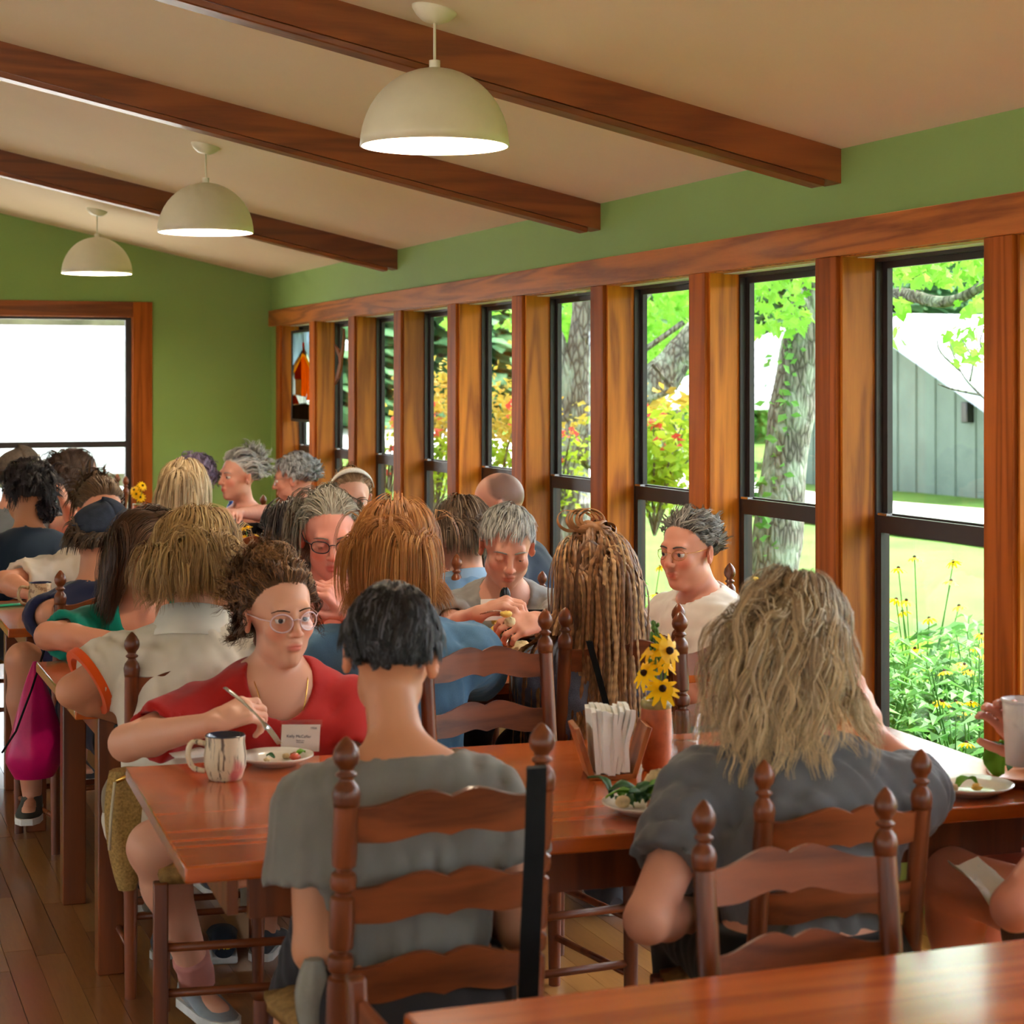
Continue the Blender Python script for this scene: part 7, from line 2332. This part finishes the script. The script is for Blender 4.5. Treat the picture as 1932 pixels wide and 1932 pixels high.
# right-hand plates
rb = T(1828, 1497)
plate('white plate with salad scraps behind the chair with wavy blond hair sitter', rb, 0.095)
leafbit('green leaf on the scraps plate near the window', rb + Vector((-0.03, 0.0, 0.012)), 0.07, 0.03, M['lettuce'], 0.3, 0, 101)
lump('tomato bit on the scraps plate near the window', 'food', 'tomato_piece', rb + Vector((-0.07, 0.01, 0.012)), 0.012, M['tomato'], 102)
lump('crumb of bread on the scraps plate near the window', 'food', 'crumb', rb + Vector((-0.055, -0.02, 0.012)), 0.014, M['bread'], 103)
lump('yellow pepper bit on the scraps plate near the window', 'food', 'pepper_piece', rb + Vector((0.0, -0.03, 0.012)), 0.012, M['chip'], 104)
rb2 = T(1935, 1478)
plate('dark wooden plate with lettuce at the right picture edge', rb2, 0.085, M['holder'], 'wooden_plate')
for i in range(3):
    leafbit(['large lettuce leaf on the wooden plate', 'folded lettuce leaf on the wooden plate', 'small lettuce leaf at the back of the wooden plate'][i], rb2 + Vector((-0.07 + 0.03 * i, 0.01 * i, 0.02 + 0.008 * i)), 0.075, 0.05, M['lettuce' if i != 1 else 'spinach'], 1.2 + i, -0.8, 110 + i)
# cup in the raised hand
cb = AD(1930, 1442, 4.06)
t = thing('plastic_cup', 'frosted white plastic cup raised at the right picture edge', 'cup', cb)
m = MB(); m.lathe([(0.036, 0), (0.044, 0.138), (0.042, 0.138), (0.034, 0.004), (0.001, 0.004)], 28); m.build('cup_wall', M['plastic_white'], t, smooth=True)
m = MB(); m.lathe([(0.0435, 0.134), (0.0465, 0.135), (0.0465, 0.139), (0.0435, 0.140)], 28, cap0=False, cap1=False); m.build('cup_rim', M['plastic_white'], t, smooth=True)
# napkin on the lap
m = MB(); m.sheet([[(x, y, 0.012 * math.sin(x * 60 + y * 20) - 0.25 * abs(x) * 0.6) for x in [-0.08 + 0.16 * i / 8 for i in range(9)]] for y in (0.07, 0.03, -0.02, -0.07)], 0.0015)
o = m.build('lap_napkin', M['white_paper'], smooth=True); o.location = AD(1880, 1668, 3.84); o.rotation_euler = (0.5, 0.25, 0.3); tag(o, 'crumpled white napkin on the lap at the right picture edge', 'napkin')

# ---- second table
gp = T(960, 1205)
plate('grey plate of potato chips before the silver-haired man', gp, 0.12, mat_plain('grey stoneware', (150, 138, 128), 0.3, 0.5))
rs = random.Random(5)
where = ['front', 'back', 'left side', 'right side', 'top', 'middle', 'lower edge', 'upper edge', 'far side', 'near side', 'centre', 'crest', 'slope', 'rim']
for i in range(14):
    x, y = rs.gauss(-0.02, 0.035), rs.gauss(0, 0.03)
    rows = [[(0.022 * a, 0.018 * b, 0.010 * (a * a - 0.6 * b * b)) for a in (-1, -0.5, 0, 0.5, 1)] for b in (1, 0.4, -0.4, -1)]
    o = MB().sheet(rows, 0.0015).build('potato_chip', M['chip'], smooth=True)
    o.location = gp + Vector((x, y, 0.020 + max(0, 0.045 - 0.9 * math.hypot(x + 0.02, y)) + rs.uniform(0, 0.012))); o.rotation_euler = (rs.uniform(-0.8, 0.8), rs.uniform(-0.8, 0.8), rs.uniform(0, 6)); s_ = rs.uniform(0.9, 1.35); o.scale = (s_,) * 3
    tag(o, 'potato chip at the %s of the heap on the grey plate' % where[i], 'potato chip', 'potato chips on the grey plate')
tumbler('small clear plastic cup before the plate of chips', T(941, 1222), 0.042, 0.045, None, M['clear_plastic'], 'plastic_cup', 0.75)
lump('torn bread roll on the second table beside the grey plate', 'bread', 'bread_roll', T(984, 1243), 0.035, M['bread'], 120, 0.75)
mug('brown speckled mug beside the braids', T(1032, 1212), 0.045, 0.10, M['mug_tan'], M['mug_in'], 0.5)
tumbler('glass of red drink behind the clear glasses', T(604, 1208), 0.036, 0.13, (0.75, M['red_drink']))
tumbler('water tumbler beside the glass of red drink', T(606, 1262), 0.038, 0.10, (0.5, M['water']))
fork('fork in the hand of the silver-haired man', AD(908, 1158, 6.14), AD(966, 1158, 6.02))
lump('bite of potato on the fork of the silver-haired man', 'food', 'potato_bite', AD(955, 1165, 6.02), 0.02, M['chip'], 121, 0.5)
lump('piece of bread in the fingers of the silver-haired man', 'bread', 'bread_piece', AD(962, 1183, 6.06), 0.018, M['bread'], 122, 0.8)
m = MB(); m.box(-0.07, 0.07, -0.05, 0.05, 0, 0.002); o = m.build('paper_sheet', M['white_paper']); o.location = T(985, 1262) + Vector((0, 0, 0.001)); o.rotation_euler = (0, 0, 0.5); tag(o, 'folded white paper on the edge of the second table', 'paper')
m = MB(); m.box(-0.045, 0.045, -0.003, 0.003, 0, 0.09)
# ---- third table
mug('tan patterned mug beside the cream t-shirt arm', T(76, 1150), 0.046, 0.105, M['mug_tan'], M['mug_in'], PI)
t = thing('phone', 'phone in bright green case on the third table', 'phone', T(10, 1143), 0.3)
MB().box(-0.075, 0.075, -0.038, 0.038, 0.0, 0.011).build('case', mat_plain('green phone case', (40, 176, 128), 0.3, 0.5), t, bevel=0.004)
MB().box(-0.069, 0.069, -0.033, 0.033, 0.011, 0.0116).build('screen', M['black_gloss'], t)
o = MB().box(-0.04, 0.04, -0.02, 0.02, 0, 0.014).build('glasses_case', mat_plain('purple case', (104, 74, 140), 0.4), bevel=0.005); o.location = T(62, 1166); tag(o, 'small purple case on the third table edge', 'case')
v3 = T(470, 1068)
vase('low terracotta vase on the third table', v3, 0.036, 0.09)
d3 = v3.x * SN + v3.y * CS
for (u, v, f, lb) in ((462, 994, (-0.3, -0.2, 1), 'yellow coneflower seen edge-on at the top, third table'), (458, 1020, (-0.9, -0.5, 0.4), 'drooping yellow coneflower on the left, third table'), (490, 1015, (0.6, -0.4, 0.6), 'yellow coneflower on the right, third table')):
    cut_flower(lb, v3 + Vector((0, 0, 0.06)), AD(u, v, d3), 0.036, f, 'flowers on the third table')
t = thing('takeaway_cup', 'grey takeaway cup with black lid behind the third table flowers', 'cup', T(478, 1046))
m = MB(); m.lathe([(0.028, 0), (0.039, 0.085), (0.039, 0.088)], 20, cap1=False); m.build('cup_wall', mat_plain('grey paper', (120, 120, 126), 0.6), t, smooth=True)
m = MB(); m.lathe([(0.041, 0.086), (0.041, 0.092), (0.037, 0.096), (0.036, 0.104), (0.03, 0.104), (0.001, 0.1)], 20); m.build('lid', M['black_gloss'], t, smooth=True, fix=True)
mug('dark brown mug on the far side of the third table', T(492, 1018), 0.044, 0.095, mat_plain('brown glaze', (56, 42, 38), 0.3, 0.5), M['mug_in'], 0.4)
# ---- far table
v4 = T(260, 974)
vase('small terracotta vase on the far table', v4, 0.034, 0.085)
d4 = v4.x * SN + v4.y * CS
for (u, v, f, lb) in ((257, 932, (-0.3, -0.8, 0.5), 'lower left yellow coneflower on the far table'), (269, 916, (0.4, -0.8, 0.5), 'upper right yellow coneflower on the far table'), (265, 938, (0.0, -0.9, 0.3), 'lower right yellow coneflower on the far table'), (253, 924, (-0.6, -0.6, 0.5), 'upper left yellow coneflower on the far table')):
    cut_flower(lb, v4 + Vector((0, 0, 0.05)), AD(u, v, d4), 0.038, f, 'flowers on the far table')
tumbler('empty tall glass beside the far table flowers', T(232, 972), 0.036, 0.14)
t = thing('water_bottle', 'blue plastic bottle on the far table', 'bottle', T(436, 1000))
m = MB(); m.lathe([(0.03, 0), (0.032, 0.01), (0.032, 0.12), (0.024, 0.15), (0.014, 0.165), (0.014, 0.18)], 18); m.build('bottle_body', mat_plain('blue plastic', (34, 70, 150), 0.2, 0.5), t, smooth=True)
m = MB(); m.lathe([(0.016, 0.178), (0.016, 0.2), (0.001, 0.2)], 14); m.build('cap', M['plastic_white'], t, smooth=True, fix=True)

# ================================================================== WORN THINGS
Cc = PPL['C']
make_glasses(Cc, mat_plain('clear pink acetate', (226, 190, 196), 0.12, 0.6, var=0.03), 0.0245, 0.0215, 0.0016, rim_r=0.0019, y=0.107, z=-0.002)
# necklace
loc = Cc.root.location
ch = [Vector(Cc.neck + Cc.rgt * x + Cc.fwd * y + Cc.spine * z) - loc for x, y, z in ((0.07, 0.01, 0.03), (0.066, 0.07, 0.0), (0.045, 0.122, -0.07), (0.012, 0.152, -0.15), (-0.02, 0.152, -0.14), (-0.05, 0.122, -0.07), (-0.07, 0.07, 0.0), (-0.072, 0.01, 0.03))]
m = MB(); limb_tube(m, ch, 0.0015, 0.0015, 5, 4); m.build('necklace', M['gold'], Cc.root)
kn_, an_ = Cc.lg['R'][1], Cc.lg['R'][2]
m = MB(); q0, q1 = Vector(kn_ + (an_ - kn_) * 0.84) - loc, Vector(an_) - loc
m.tube([q0, q0.lerp(q1, 0.15), q0.lerp(q1, 0.5), q0.lerp(q1, 0.8), q1 + Vector((0, 0, -0.02))], [0.047, 0.049, 0.045, 0.047, 0.046], 16)
m.build('sock', cl('dusty pink sock', (196, 128, 118)), Cc.root, smooth=True)
# badge
bc = AD(567, 1392, 4.56)
t = thing('name_badge', 'white name badge in clear sleeve on the red t-shirt', 'badge', bc)
ex = Vector((CS, -SN, 0)); ez = Vector((0.02, -0.12, 1)).normalized(); nn = ex.cross(ez)
def card(m, w, h, th, off=0.0, dz=0.0):
    q = [ex * (sx * w) + ez * (sz * h + dz) - nn * off for sx, sz in ((-1, -1), (1, -1), (1, 1), (-1, 1))]
    m.hexa([p + nn * th for p in q], [p - nn * th for p in q]); return m
card(MB(), 0.050, 0.040, 0.0008, 0, 0.004).build('sleeve', M['clear_plastic'], t)
card(MB(), 0.046, 0.033, 0.0005, -0.002).build('card', M['white_paper'], t)
text_mesh('Kelly McCafferty', 0.0098, M['ink'], t, nn * 0.0028 + ez * 0.004, ex, ez)
text_mesh('1924', 0.008, M['ink'], t, nn * 0.0028 + ez * 0.024 + ex * 0.03, ex, ez)
text_mesh('Studio Art\nInstructor', 0.0045, M['ink'], t, nn * 0.0028 - ez * 0.008, ex, ez)
# ring and nails of the fork hand
hR = Cc.tips['R']
# silver-haired man: badge, sunglasses, shirt print
Gg = PPL['G']
bg = AD(932, 1150, 6.36)
t = thing('name_badge', 'white name badge on the grey t-shirt of the silver-haired man', 'badge', bg)
ex = Vector((CS, -SN, 0.04)).normalized(); ez = Vector((0, -0.05, 1)); nn = ex.cross(ez).normalized()
card(MB(), 0.045, 0.036, 0.0008).build('card', M['white_paper'], t)
text_mesh('1952', 0.010, M['ink'], t, nn * 0.002 + ez * 0.02 + ex * 0.02, ex, ez)
t = thing('sunglasses', 'black folded sunglasses hanging from the silver-haired man’s collar'.replace('’', "'"), 'sunglasses', AD(953, 1128, 6.40))
for s in (-1, 1):
    m = MB(); m.ellip((s * 0.004, 0, 0.0), (0.016, 0.006, 0.036), 12, 8); m.build('lens', M['black_gloss'], t, smooth=True)
m = MB(); m.tube([(0, 0, 0.03), (0.002, 0, -0.02), (0.004, 0, -0.065)], [0.004, 0.003, 0.002], 6); m.build('temple', M['black_gloss'], t)
pg = AD(985, 1172, 6.40) - Gg.root.location
m = MB(); ex = Vector((CS, -SN, 0)); ez = Vector((0, -0.15, 1)).normalized(); nn = ex.cross(ez)
o = card(MB(), 0.075, 0.04, 0.001).build('shirt_print', M['black'], Gg.root); o.location = pg
text_mesh('SIMON', 0.035, M['white_paper'], Gg.root, pg + nn * 0.003, ex, ez, 'print_lettering')

# caps
def cap(P, mat, brim_mat, patch=None, brim_len=0.075):
    loc = P.root.location
    Hv = lambda x, y, z: Vector(P.H(x, y, z)) - loc
    m = MB()
    rows = []
    for i in range(11):
        th = PI / 2 * i / 10
        row = []
        for j in range(33):
            a = 2 * PI * j / 32
            rx, ry, rz_ = 0.088, 0.108, 0.098
            row.append(Hv(rx * math.cos(a) * math.cos(th), -0.010 + ry * math.sin(a) * math.cos(th), 0.045 + 0.012 * math.sin(a) + rz_ * math.sin(th) ** 0.9))
        rows.append(row)
    m.sheet(rows, -0.003)
    cb_ = m.build('cap_crown', mat, P.root, smooth=True)
    rows = []
    for i in range(6):
        f = i / 5
        row = []
        for j in range(13):
            a = PI * (0.12 + 0.76 * j / 12)
            rr = 1 + (brim_len / 0.108) * f * math.sin(a) ** 0.7
            row.append(Hv(0.087 * math.cos(a) * (1 + 0.06 * f), -0.010 + 0.106 * math.sin(a) * rr, 0.058 - 0.018 * f - 0.35 * (0.087 * math.cos(a)) ** 2 / 0.087))
        rows.append(row)
    MB().sheet(rows, 0.004).build('cap_brim', brim_mat, P.root, smooth=True)
    m = MB(); m.ellip(Hv(0, -0.010, 0.144), (0.006, 0.006, 0.004), 8, 5); m.build('cap_button', mat, P.root, smooth=True)
    m = MB(); m.tube([Hv(0.04, -0.105, 0.062), Hv(0, -0.121, 0.058), Hv(-0.04, -0.105, 0.062)], 0.009, 6, True, 0.3); m.build('cap_strap', brim_mat, P.root, smooth=True)
    return Hv
cap(PPL['L'], M['denim_cap'], M['denim_cap'])
Hv = cap(O_, M['cap_grey'], M['cap_grey'])
rows = [[Hv(x, -0.010 + 0.1085 * math.sqrt(max(0, 1 - (x / 0.088) ** 2)) * 0.93 + 0.002, z) for x in (0.008, 0.024, 0.04, 0.056)] for z in (0.112, 0.094, 0.076)]
MB().sheet(rows, -0.003).build('cap_patch', M['white_paper'], O_.root)
# collars and cuffs
def collar(P, mat, r0=0.078, r1=0.062, h=0.045, fold=0.05, gap=0.5, name='collar'):
    loc = P.root.location
    Tm_ = np.stack([P.rgt, P.fwd, P.spine], 1)
    rows = []
    for (rr, zz) in ((r0 + fold * 0.45, -0.012), (r0 + fold * 0.2, 0.012), (r1 + 0.006, h), (r1, h + 0.002), (r1 - 0.002, 0.0)):
        row = []
        for j in range(31):
            a = PI / 2 + gap / 2 + (2 * PI - gap) * j / 30
            q = P.neck + Tm_ @ np.array([rr * math.cos(a), 0.008 + rr * math.sin(a), zz - 0.015 - 0.03 * max(0, math.sin(a))]) * P.sc
            row.append(Vector(q) - loc)
        rows.append(row)
    MB().sheet(rows, 0.0025).build(name, mat, P.root, smooth=True)
collar(PPL['J'], cl('white polo collar', (226, 220, 208)), 0.096, 0.082, 0.07, 0.06)
collar(PPL['E'], cl('denim collar', (100, 138, 170), var=0.3, heather=0.5), 0.096, 0.082, 0.06, 0.08)
collar(X_, cl('chambray collar', (150, 182, 214), var=0.2), 0.096, 0.082, 0.06, 0.07)
def cuff(P, nm, frac, R, mat, w=0.012):
    S_0, (e, _) = P.S[nm], P.A[nm]
    d = nrm(e - S_0); c = S_0 + (e - S_0) * frac
    a = nrm(np.cross(d, np.array([0, 0, 1.0]) if abs(d[2]) < 0.9 else np.array([1.0, 0, 0]))); b = np.cross(d, a)
    rows = [[Vector(c + d * s_ + (a * math.cos(t_) + b * math.sin(t_)) * rr_) - P.root.location for t_ in [2 * PI * k / 28 for k in range(29)]] for s_, rr_ in ((-w, R), (w, R), (w, R - 0.022), (-w, R - 0.03), (-w, R))]
    MB().sheet(rows).build('cuff', mat, P.root, smooth=True, fix=True)
orange = cl('orange rib knit', (226, 84, 22))
for nm in 'RL': cuff(PPL['J'], nm, 0.62, 0.05 * 1.08 + 0.026 * 0.7 + 0.022 + 0.004, orange, 0.011)

# ================================================================== STRAPS AND BAGS
def strap(label, pts, w, mat, name='bag_strap', th=0.003, wide=None):
    """pts world; flat band facing the camera"""
    t0 = Vector(pts[0])
    P_ = [Vector(p) - t0 for p in pts]
    path = []
    for i in range(len(P_) - 1):
        for k in range(5): path.append(P_[i].lerp(P_[i + 1], k / 5))
    path.append(P_[-1])
    wd = wide or Vector((CS, -SN, 0))
    o = MB().sheet([[p - wd * w / 2, p, p + wd * w / 2] for p in path], th).build(name, mat, smooth=True, fix=True)
    o.location = t0
    return tag(o, label, 'strap')
strap('wide black strap hanging over the ringed-post chair', [AD(1010, 1452, 3.42), AD(1012, 1447, 3.34), AD(1012, 1452, 3.22), AD(1008, 1600, 3.20), AD(1000, 1760, 3.20), AD(996, 1880, 3.22)], 0.036, M['black'], wide=Vector((1, 0, 0)))
strap('thin black strap slanting down the chair before the braids', [AD(1108, 1206, 5.48), AD(1112, 1212, 5.38), AD(1128, 1270, 5.38), AD(1148, 1345, 5.38), AD(1160, 1420, 5.38)], 0.018, M['black'])
strap('beige canvas strap hanging on the chair behind the white polo', [AD(318, 1232, 5.30), AD(318, 1230, 5.20), AD(316, 1262, 5.17), AD(308, 1330, 5.17), AD(306, 1400, 5.18)], 0.034, M['canvas'])
def soft_bag(name, label, c, size, mat, seed, rz=0.0, gather=0.25, cat='bag', folds=0.006, drop=False):
    """bag with gathered top: c = bottom centre, size (w, d, h)"""
    t = thing(name, label, cat, c, rz)
    rows = []
    rs = random.Random(seed)
    for i in range(15):
        f = i / 14
        k = math.sin(PI * min(1, (0.10 + 0.90 * f) * 0.62 + 0.02)) ** 0.75
        k *= 1 - (1 - gather) * max(0, (f - 0.45) / 0.55) ** 1.5
        if drop: k = max(0.06, min(1, 0.62 + f * 2.2) * (1 - max(0, f - 0.12) / 0.88) ** 0.72)
        row = []
        for j in range(33):
            a = 2 * PI * j / 32
            rp = 1 + 0.07 * math.sin(a * 7 + seed) * f + 0.04 * math.sin(a * 3 + f * 5)
            row.append((size[0] / 2 * k * math.cos(a) * rp, size[1] / 2 * k * math.sin(a) * rp, size[2] * f))
        rows.append(row)
    m = MB(); m.sheet(rows)
    m.add(rows[0][:-1], [tuple(range(31, -1, -1))]); m.add(rows[-1][:-1], [tuple(range(32))])
    m.build('bag_body', mat, t, smooth=True)
    return t
pk = AD(66, 1466, 6.35)
t = soft_bag('drawstring_bag', 'magenta nylon drawstring bag hanging beside the table end', pk, (0.215, 0.15, 0.385), M['pink_nylon'], 3, 0.3, 0.12, drop=True)
m = MB(); L0 = lambda u, v, d: AD(u, v, d) - pk
q0 = [L0(84, 1225, 6.32), L0(60, 1300, 6.22), L0(30, 1380, 6.22), L0(4, 1420, 6.25)]
Ri = Matrix.Rotation(-0.3, 3, 'Z')
m.tube([Ri @ p for p in q0], 0.004, 6); m.build('cord', M['black'], t)
pw = AD(240, 1678, 4.92)
t = soft_bag('straw_purse', 'tall straw purse with brass zip hanging from the low chair', pw, (0.125, 0.10, 0.31), M['straw'], 5, 0.2, 0.75)
m = MB(); m.tube([(-0.045, -0.04, 0.29), (0.0, -0.055, 0.31), (0.045, -0.04, 0.30)], 0.006, 6); m.build('clasp', M['gold'], t, smooth=True)
m = MB(); m.tube([(-0.05, -0.045, 0.29), (-0.062, -0.05, 0.2), (-0.066, -0.05, 0.12)], 0.004, 6); m.build('zip_pull', M['canvas'], t, smooth=True)
ct = AD(592, 1965, 3.36)
soft_bag('canvas_bag', 'pale grey cotton bag hanging beside the ringed-post chair', ct, (0.075, 0.07, 0.145), mat_plain('grey cotton', (146, 142, 134), 0.85, 0.1, bump=0.3), 8, 0.0, 0.45)
# spare dark sneakers under the low chair (heel with yellow letters)
nb = AD(420, 1800, 5.5)
t = thing('sneaker', 'dark sneaker with yellow heel letters under the low chair', 'shoe', (nb.x, nb.y, 0.0), D2R(-10))
rows = []
for (y, w, z1) in ((-0.14, 0.026, 0.05), (-0.125, 0.036, 0.085), (-0.06, 0.038, 0.09), (0.0, 0.042, 0.07), (0.07, 0.046, 0.052), (0.12, 0.036, 0.045), (0.145, 0.018, 0.035)):
    rows.append([(w * math.cos(a), y, 0.018 + (z1 - 0.018) * (0.5 + 0.5 * math.sin(a))) for a in [2 * PI * q / 14 for q in range(15)]])
m = MB(); m.sheet(rows); m.add(rows[0][:-1], [tuple(range(14))]); m.add(rows[-1][:-1], [tuple(range(13, -1, -1))])
m.build('shoe_upper', mat_plain('dark shoe mesh', (34, 42, 54), 0.7, 0.3, var=0.2, scale=200), t, smooth=True)
MB().box(-0.038, 0.038, -0.14, 0.13, 0.0, 0.022).build('sole', mat_plain('grey sole', (190, 188, 184), 0.7), t, bevel=0.006)
text_mesh('NB', 0.026, mat_plain('yellow print', (226, 206, 40), 0.5), t, (0, -0.143, 0.052), (1, 0, 0), (0, 0.2, 1), 'heel_letters', 0.002)

# ================================================================== HANGING GLASS AND CARVING IN THE WINDOWS
W1 = openings[0]
yc = (W1[1] + W1[2]) / 2 + 0.08
sx = XW + 0.06
ztop, zbot = at_x(556, 622, XW).z, at_x(556, 796, XW).z
t = thing('stained_glass_panel', 'stained glass panel of an orange birdhouse hanging in the corner window', 'stained glass', (sx, yc, 0))
hw_, zz0, zz1 = 0.30, zbot, ztop
fr = M['bronze']
for (y0_, y1_, z0_, z1_) in ((-hw_, -hw_ + 0.018, zz0, zz1), (hw_ - 0.018, hw_, zz0, zz1), (-hw_ + 0.018, hw_ - 0.018, zz0, zz0 + 0.018), (-hw_ + 0.018, hw_ - 0.018, zz1 - 0.018, zz1)):
    MB().box(-0.008, 0.008, y0_, y1_, z0_, z1_).build('frame', fr, t)
def glassm(n, c):
    tt = NT(n)
    vec = tt.coords((1, 1, 0.3))
    nz = tt.noise(vec, 14, 3)
    a = srgb(*c); b = tuple(x * 0.6 for x in a[:3]) + (1,)
    colr = tt.ramp(nz, [(0.35, a), (0.65, b)])
    tl = tt.n('ShaderNodeBsdfTranslucent'); tl2 = tt.n('ShaderNodeBsdfTransparent')
    tt.l(colr, tl.inputs[0]); tt.l(colr, tl2.inputs[0])
    mx = tt.n('ShaderNodeMixShader'); mx.inputs[0].default_value = 0.45
    tt.l(tl.outputs[0], mx.inputs[1]); tt.l(tl2.outputs[0], mx.inputs[2]); tt.l(mx.outputs[0], tt.out.inputs['Surface'])
    return tt.mat
GL = dict(sky=glassm('pale blue glass', (206, 222, 236)), orange=glassm('orange glass', (226, 132, 28)), amber=glassm('amber glass', (240, 180, 60)), rust=glassm('rust glass', (160, 70, 30)), white=glassm('white glass', (236, 236, 232)), brown=glassm('brown glass', (84, 66, 48)), tan=glassm('tan glass', (176, 132, 80)), red=glassm('red glass', (206, 60, 30)))
HG = zz1 - zz0
def gp_(y, z): return (-y * hw_ * 0.93, zz0 + HG * (0.025 + 0.95 * z))      # y: -1..1 left..right as seen from the room
pieces = [('sky', [(-1, 0.62), (-1, 1), (0.1, 1), (0.0, 0.80)]), ('sky', [(0.1, 1), (1, 1), (1, 0.62), (0.25, 0.80)]), ('red', [(0.02, 0.83), (0.22, 0.83), (0.22, 0.88), (0.02, 0.88)]), ('rust', [(0.02, 0.76), (0.22, 0.74), (0.22, 0.83), (0.02, 0.83)]),
          ('amber', [(-0.95, 0.55), (0.1, 0.78), (0.1, 0.74), (-0.85, 0.52)]), ('amber', [(0.1, 0.78), (1, 0.57), (0.9, 0.54), (0.1, 0.74)]), ('rust', [(-0.85, 0.52), (-0.1, 0.70), (-0.1, 0.46), (-0.8, 0.46)]), ('orange', [(-0.1, 0.70), (0.1, 0.74), (0.85, 0.54), (0.55, 0.46), (0.4, 0.26), (-0.1, 0.26)]),
          ('orange', [(0.55, 0.46), (0.95, 0.55), (0.95, 0.22), (0.45, 0.22)]), ('tan', [(-0.7, 0.46), (-0.1, 0.46), (-0.1, 0.28), (-0.7, 0.28)]), ('white', [(-1, 0.28), (-0.75, 0.28), (-0.75, 0.55), (-1, 0.50)]), ('white', [(-0.7, 0.28), (0.35, 0.26), (0.35, 0.19), (-0.3, 0.18)]), ('rust', [(-1, 0.27), (-0.7, 0.27), (-0.35, 0.18), (-1, 0.17)]),
          ('brown', [(-1, 0.0), (-1, 0.16), (-0.3, 0.17), (-0.2, 0.0)]), ('brown', [(-0.2, 0.0), (-0.3, 0.17), (0.4, 0.185), (0.3, 0.0)]), ('brown', [(0.3, 0.0), (0.4, 0.185), (1, 0.16), (1, 0.0)]), ('white', [(0.42, 0.185), (0.6, 0.215), (1, 0.19), (1, 0.165)])]
for c, poly_ in pieces:
    ctr = (sum(p[0] for p in poly_) / len(poly_), sum(p[1] for p in poly_) / len(poly_))
    q = [gp_(ctr[0] + (p[0] - ctr[0]) * 0.975, ctr[1] + (p[1] - ctr[1]) * 0.975) for p in poly_]
    n = len(q)
    m = MB(); m.add([(-0.002, y, z) for y, z in q] + [(0.002, y, z) for y, z in q], [tuple(range(n)), tuple(range(2 * n - 1, n - 1, -1))] + [(i, n + i, n + (i + 1) % n, (i + 1) % n) for i in range(n)])
    m.build('glass_piece', GL[c], t)
for s in (-1, 1):
    MB().tube([(0, s * 0.2, zz1), (0, s * 0.2, Z_HEAD)], 0.0015, 5).build('chain', M['steel'], t)
W2 = openings[1]
t = thing('carved_bird', 'slim carved wooden bird hanging in the second window from the corner', 'carving', (XW + 0.07, 0, 0))
cz = lambda u, v: (lambda p: (p.y, p.z))(at_x(u, v, XW + 0.07))
out = [(649, 620), (647, 650), (645, 662), (642, 668), (640, 660), (632, 650), (636, 664), (640, 674), (641, 684), (639, 692), (636, 706), (632, 726), (640, 712), (643, 700), (645, 690), (646, 676), (648, 664), (650, 640)]
q = [cz(*p) for p in out]
n = len(q)
m = MB(); m.add([(-0.007, y, z) for y, z in q] + [(0.007, y, z) for y, z in q], [tuple(range(n)), tuple(range(2 * n - 1, n - 1, -1))] + [(i, n + i, n + (i + 1) % n, (i + 1) % n) for i in range(n)])
m.build('bird_body', M['table_dark'], t)
y_, z_ = cz(649, 620)
MB().tube([(0, y_, z_), (0, y_, Z_HEAD)], 0.001, 4).build('thread', M['black'], t)
bpy.context.view_layer.update()
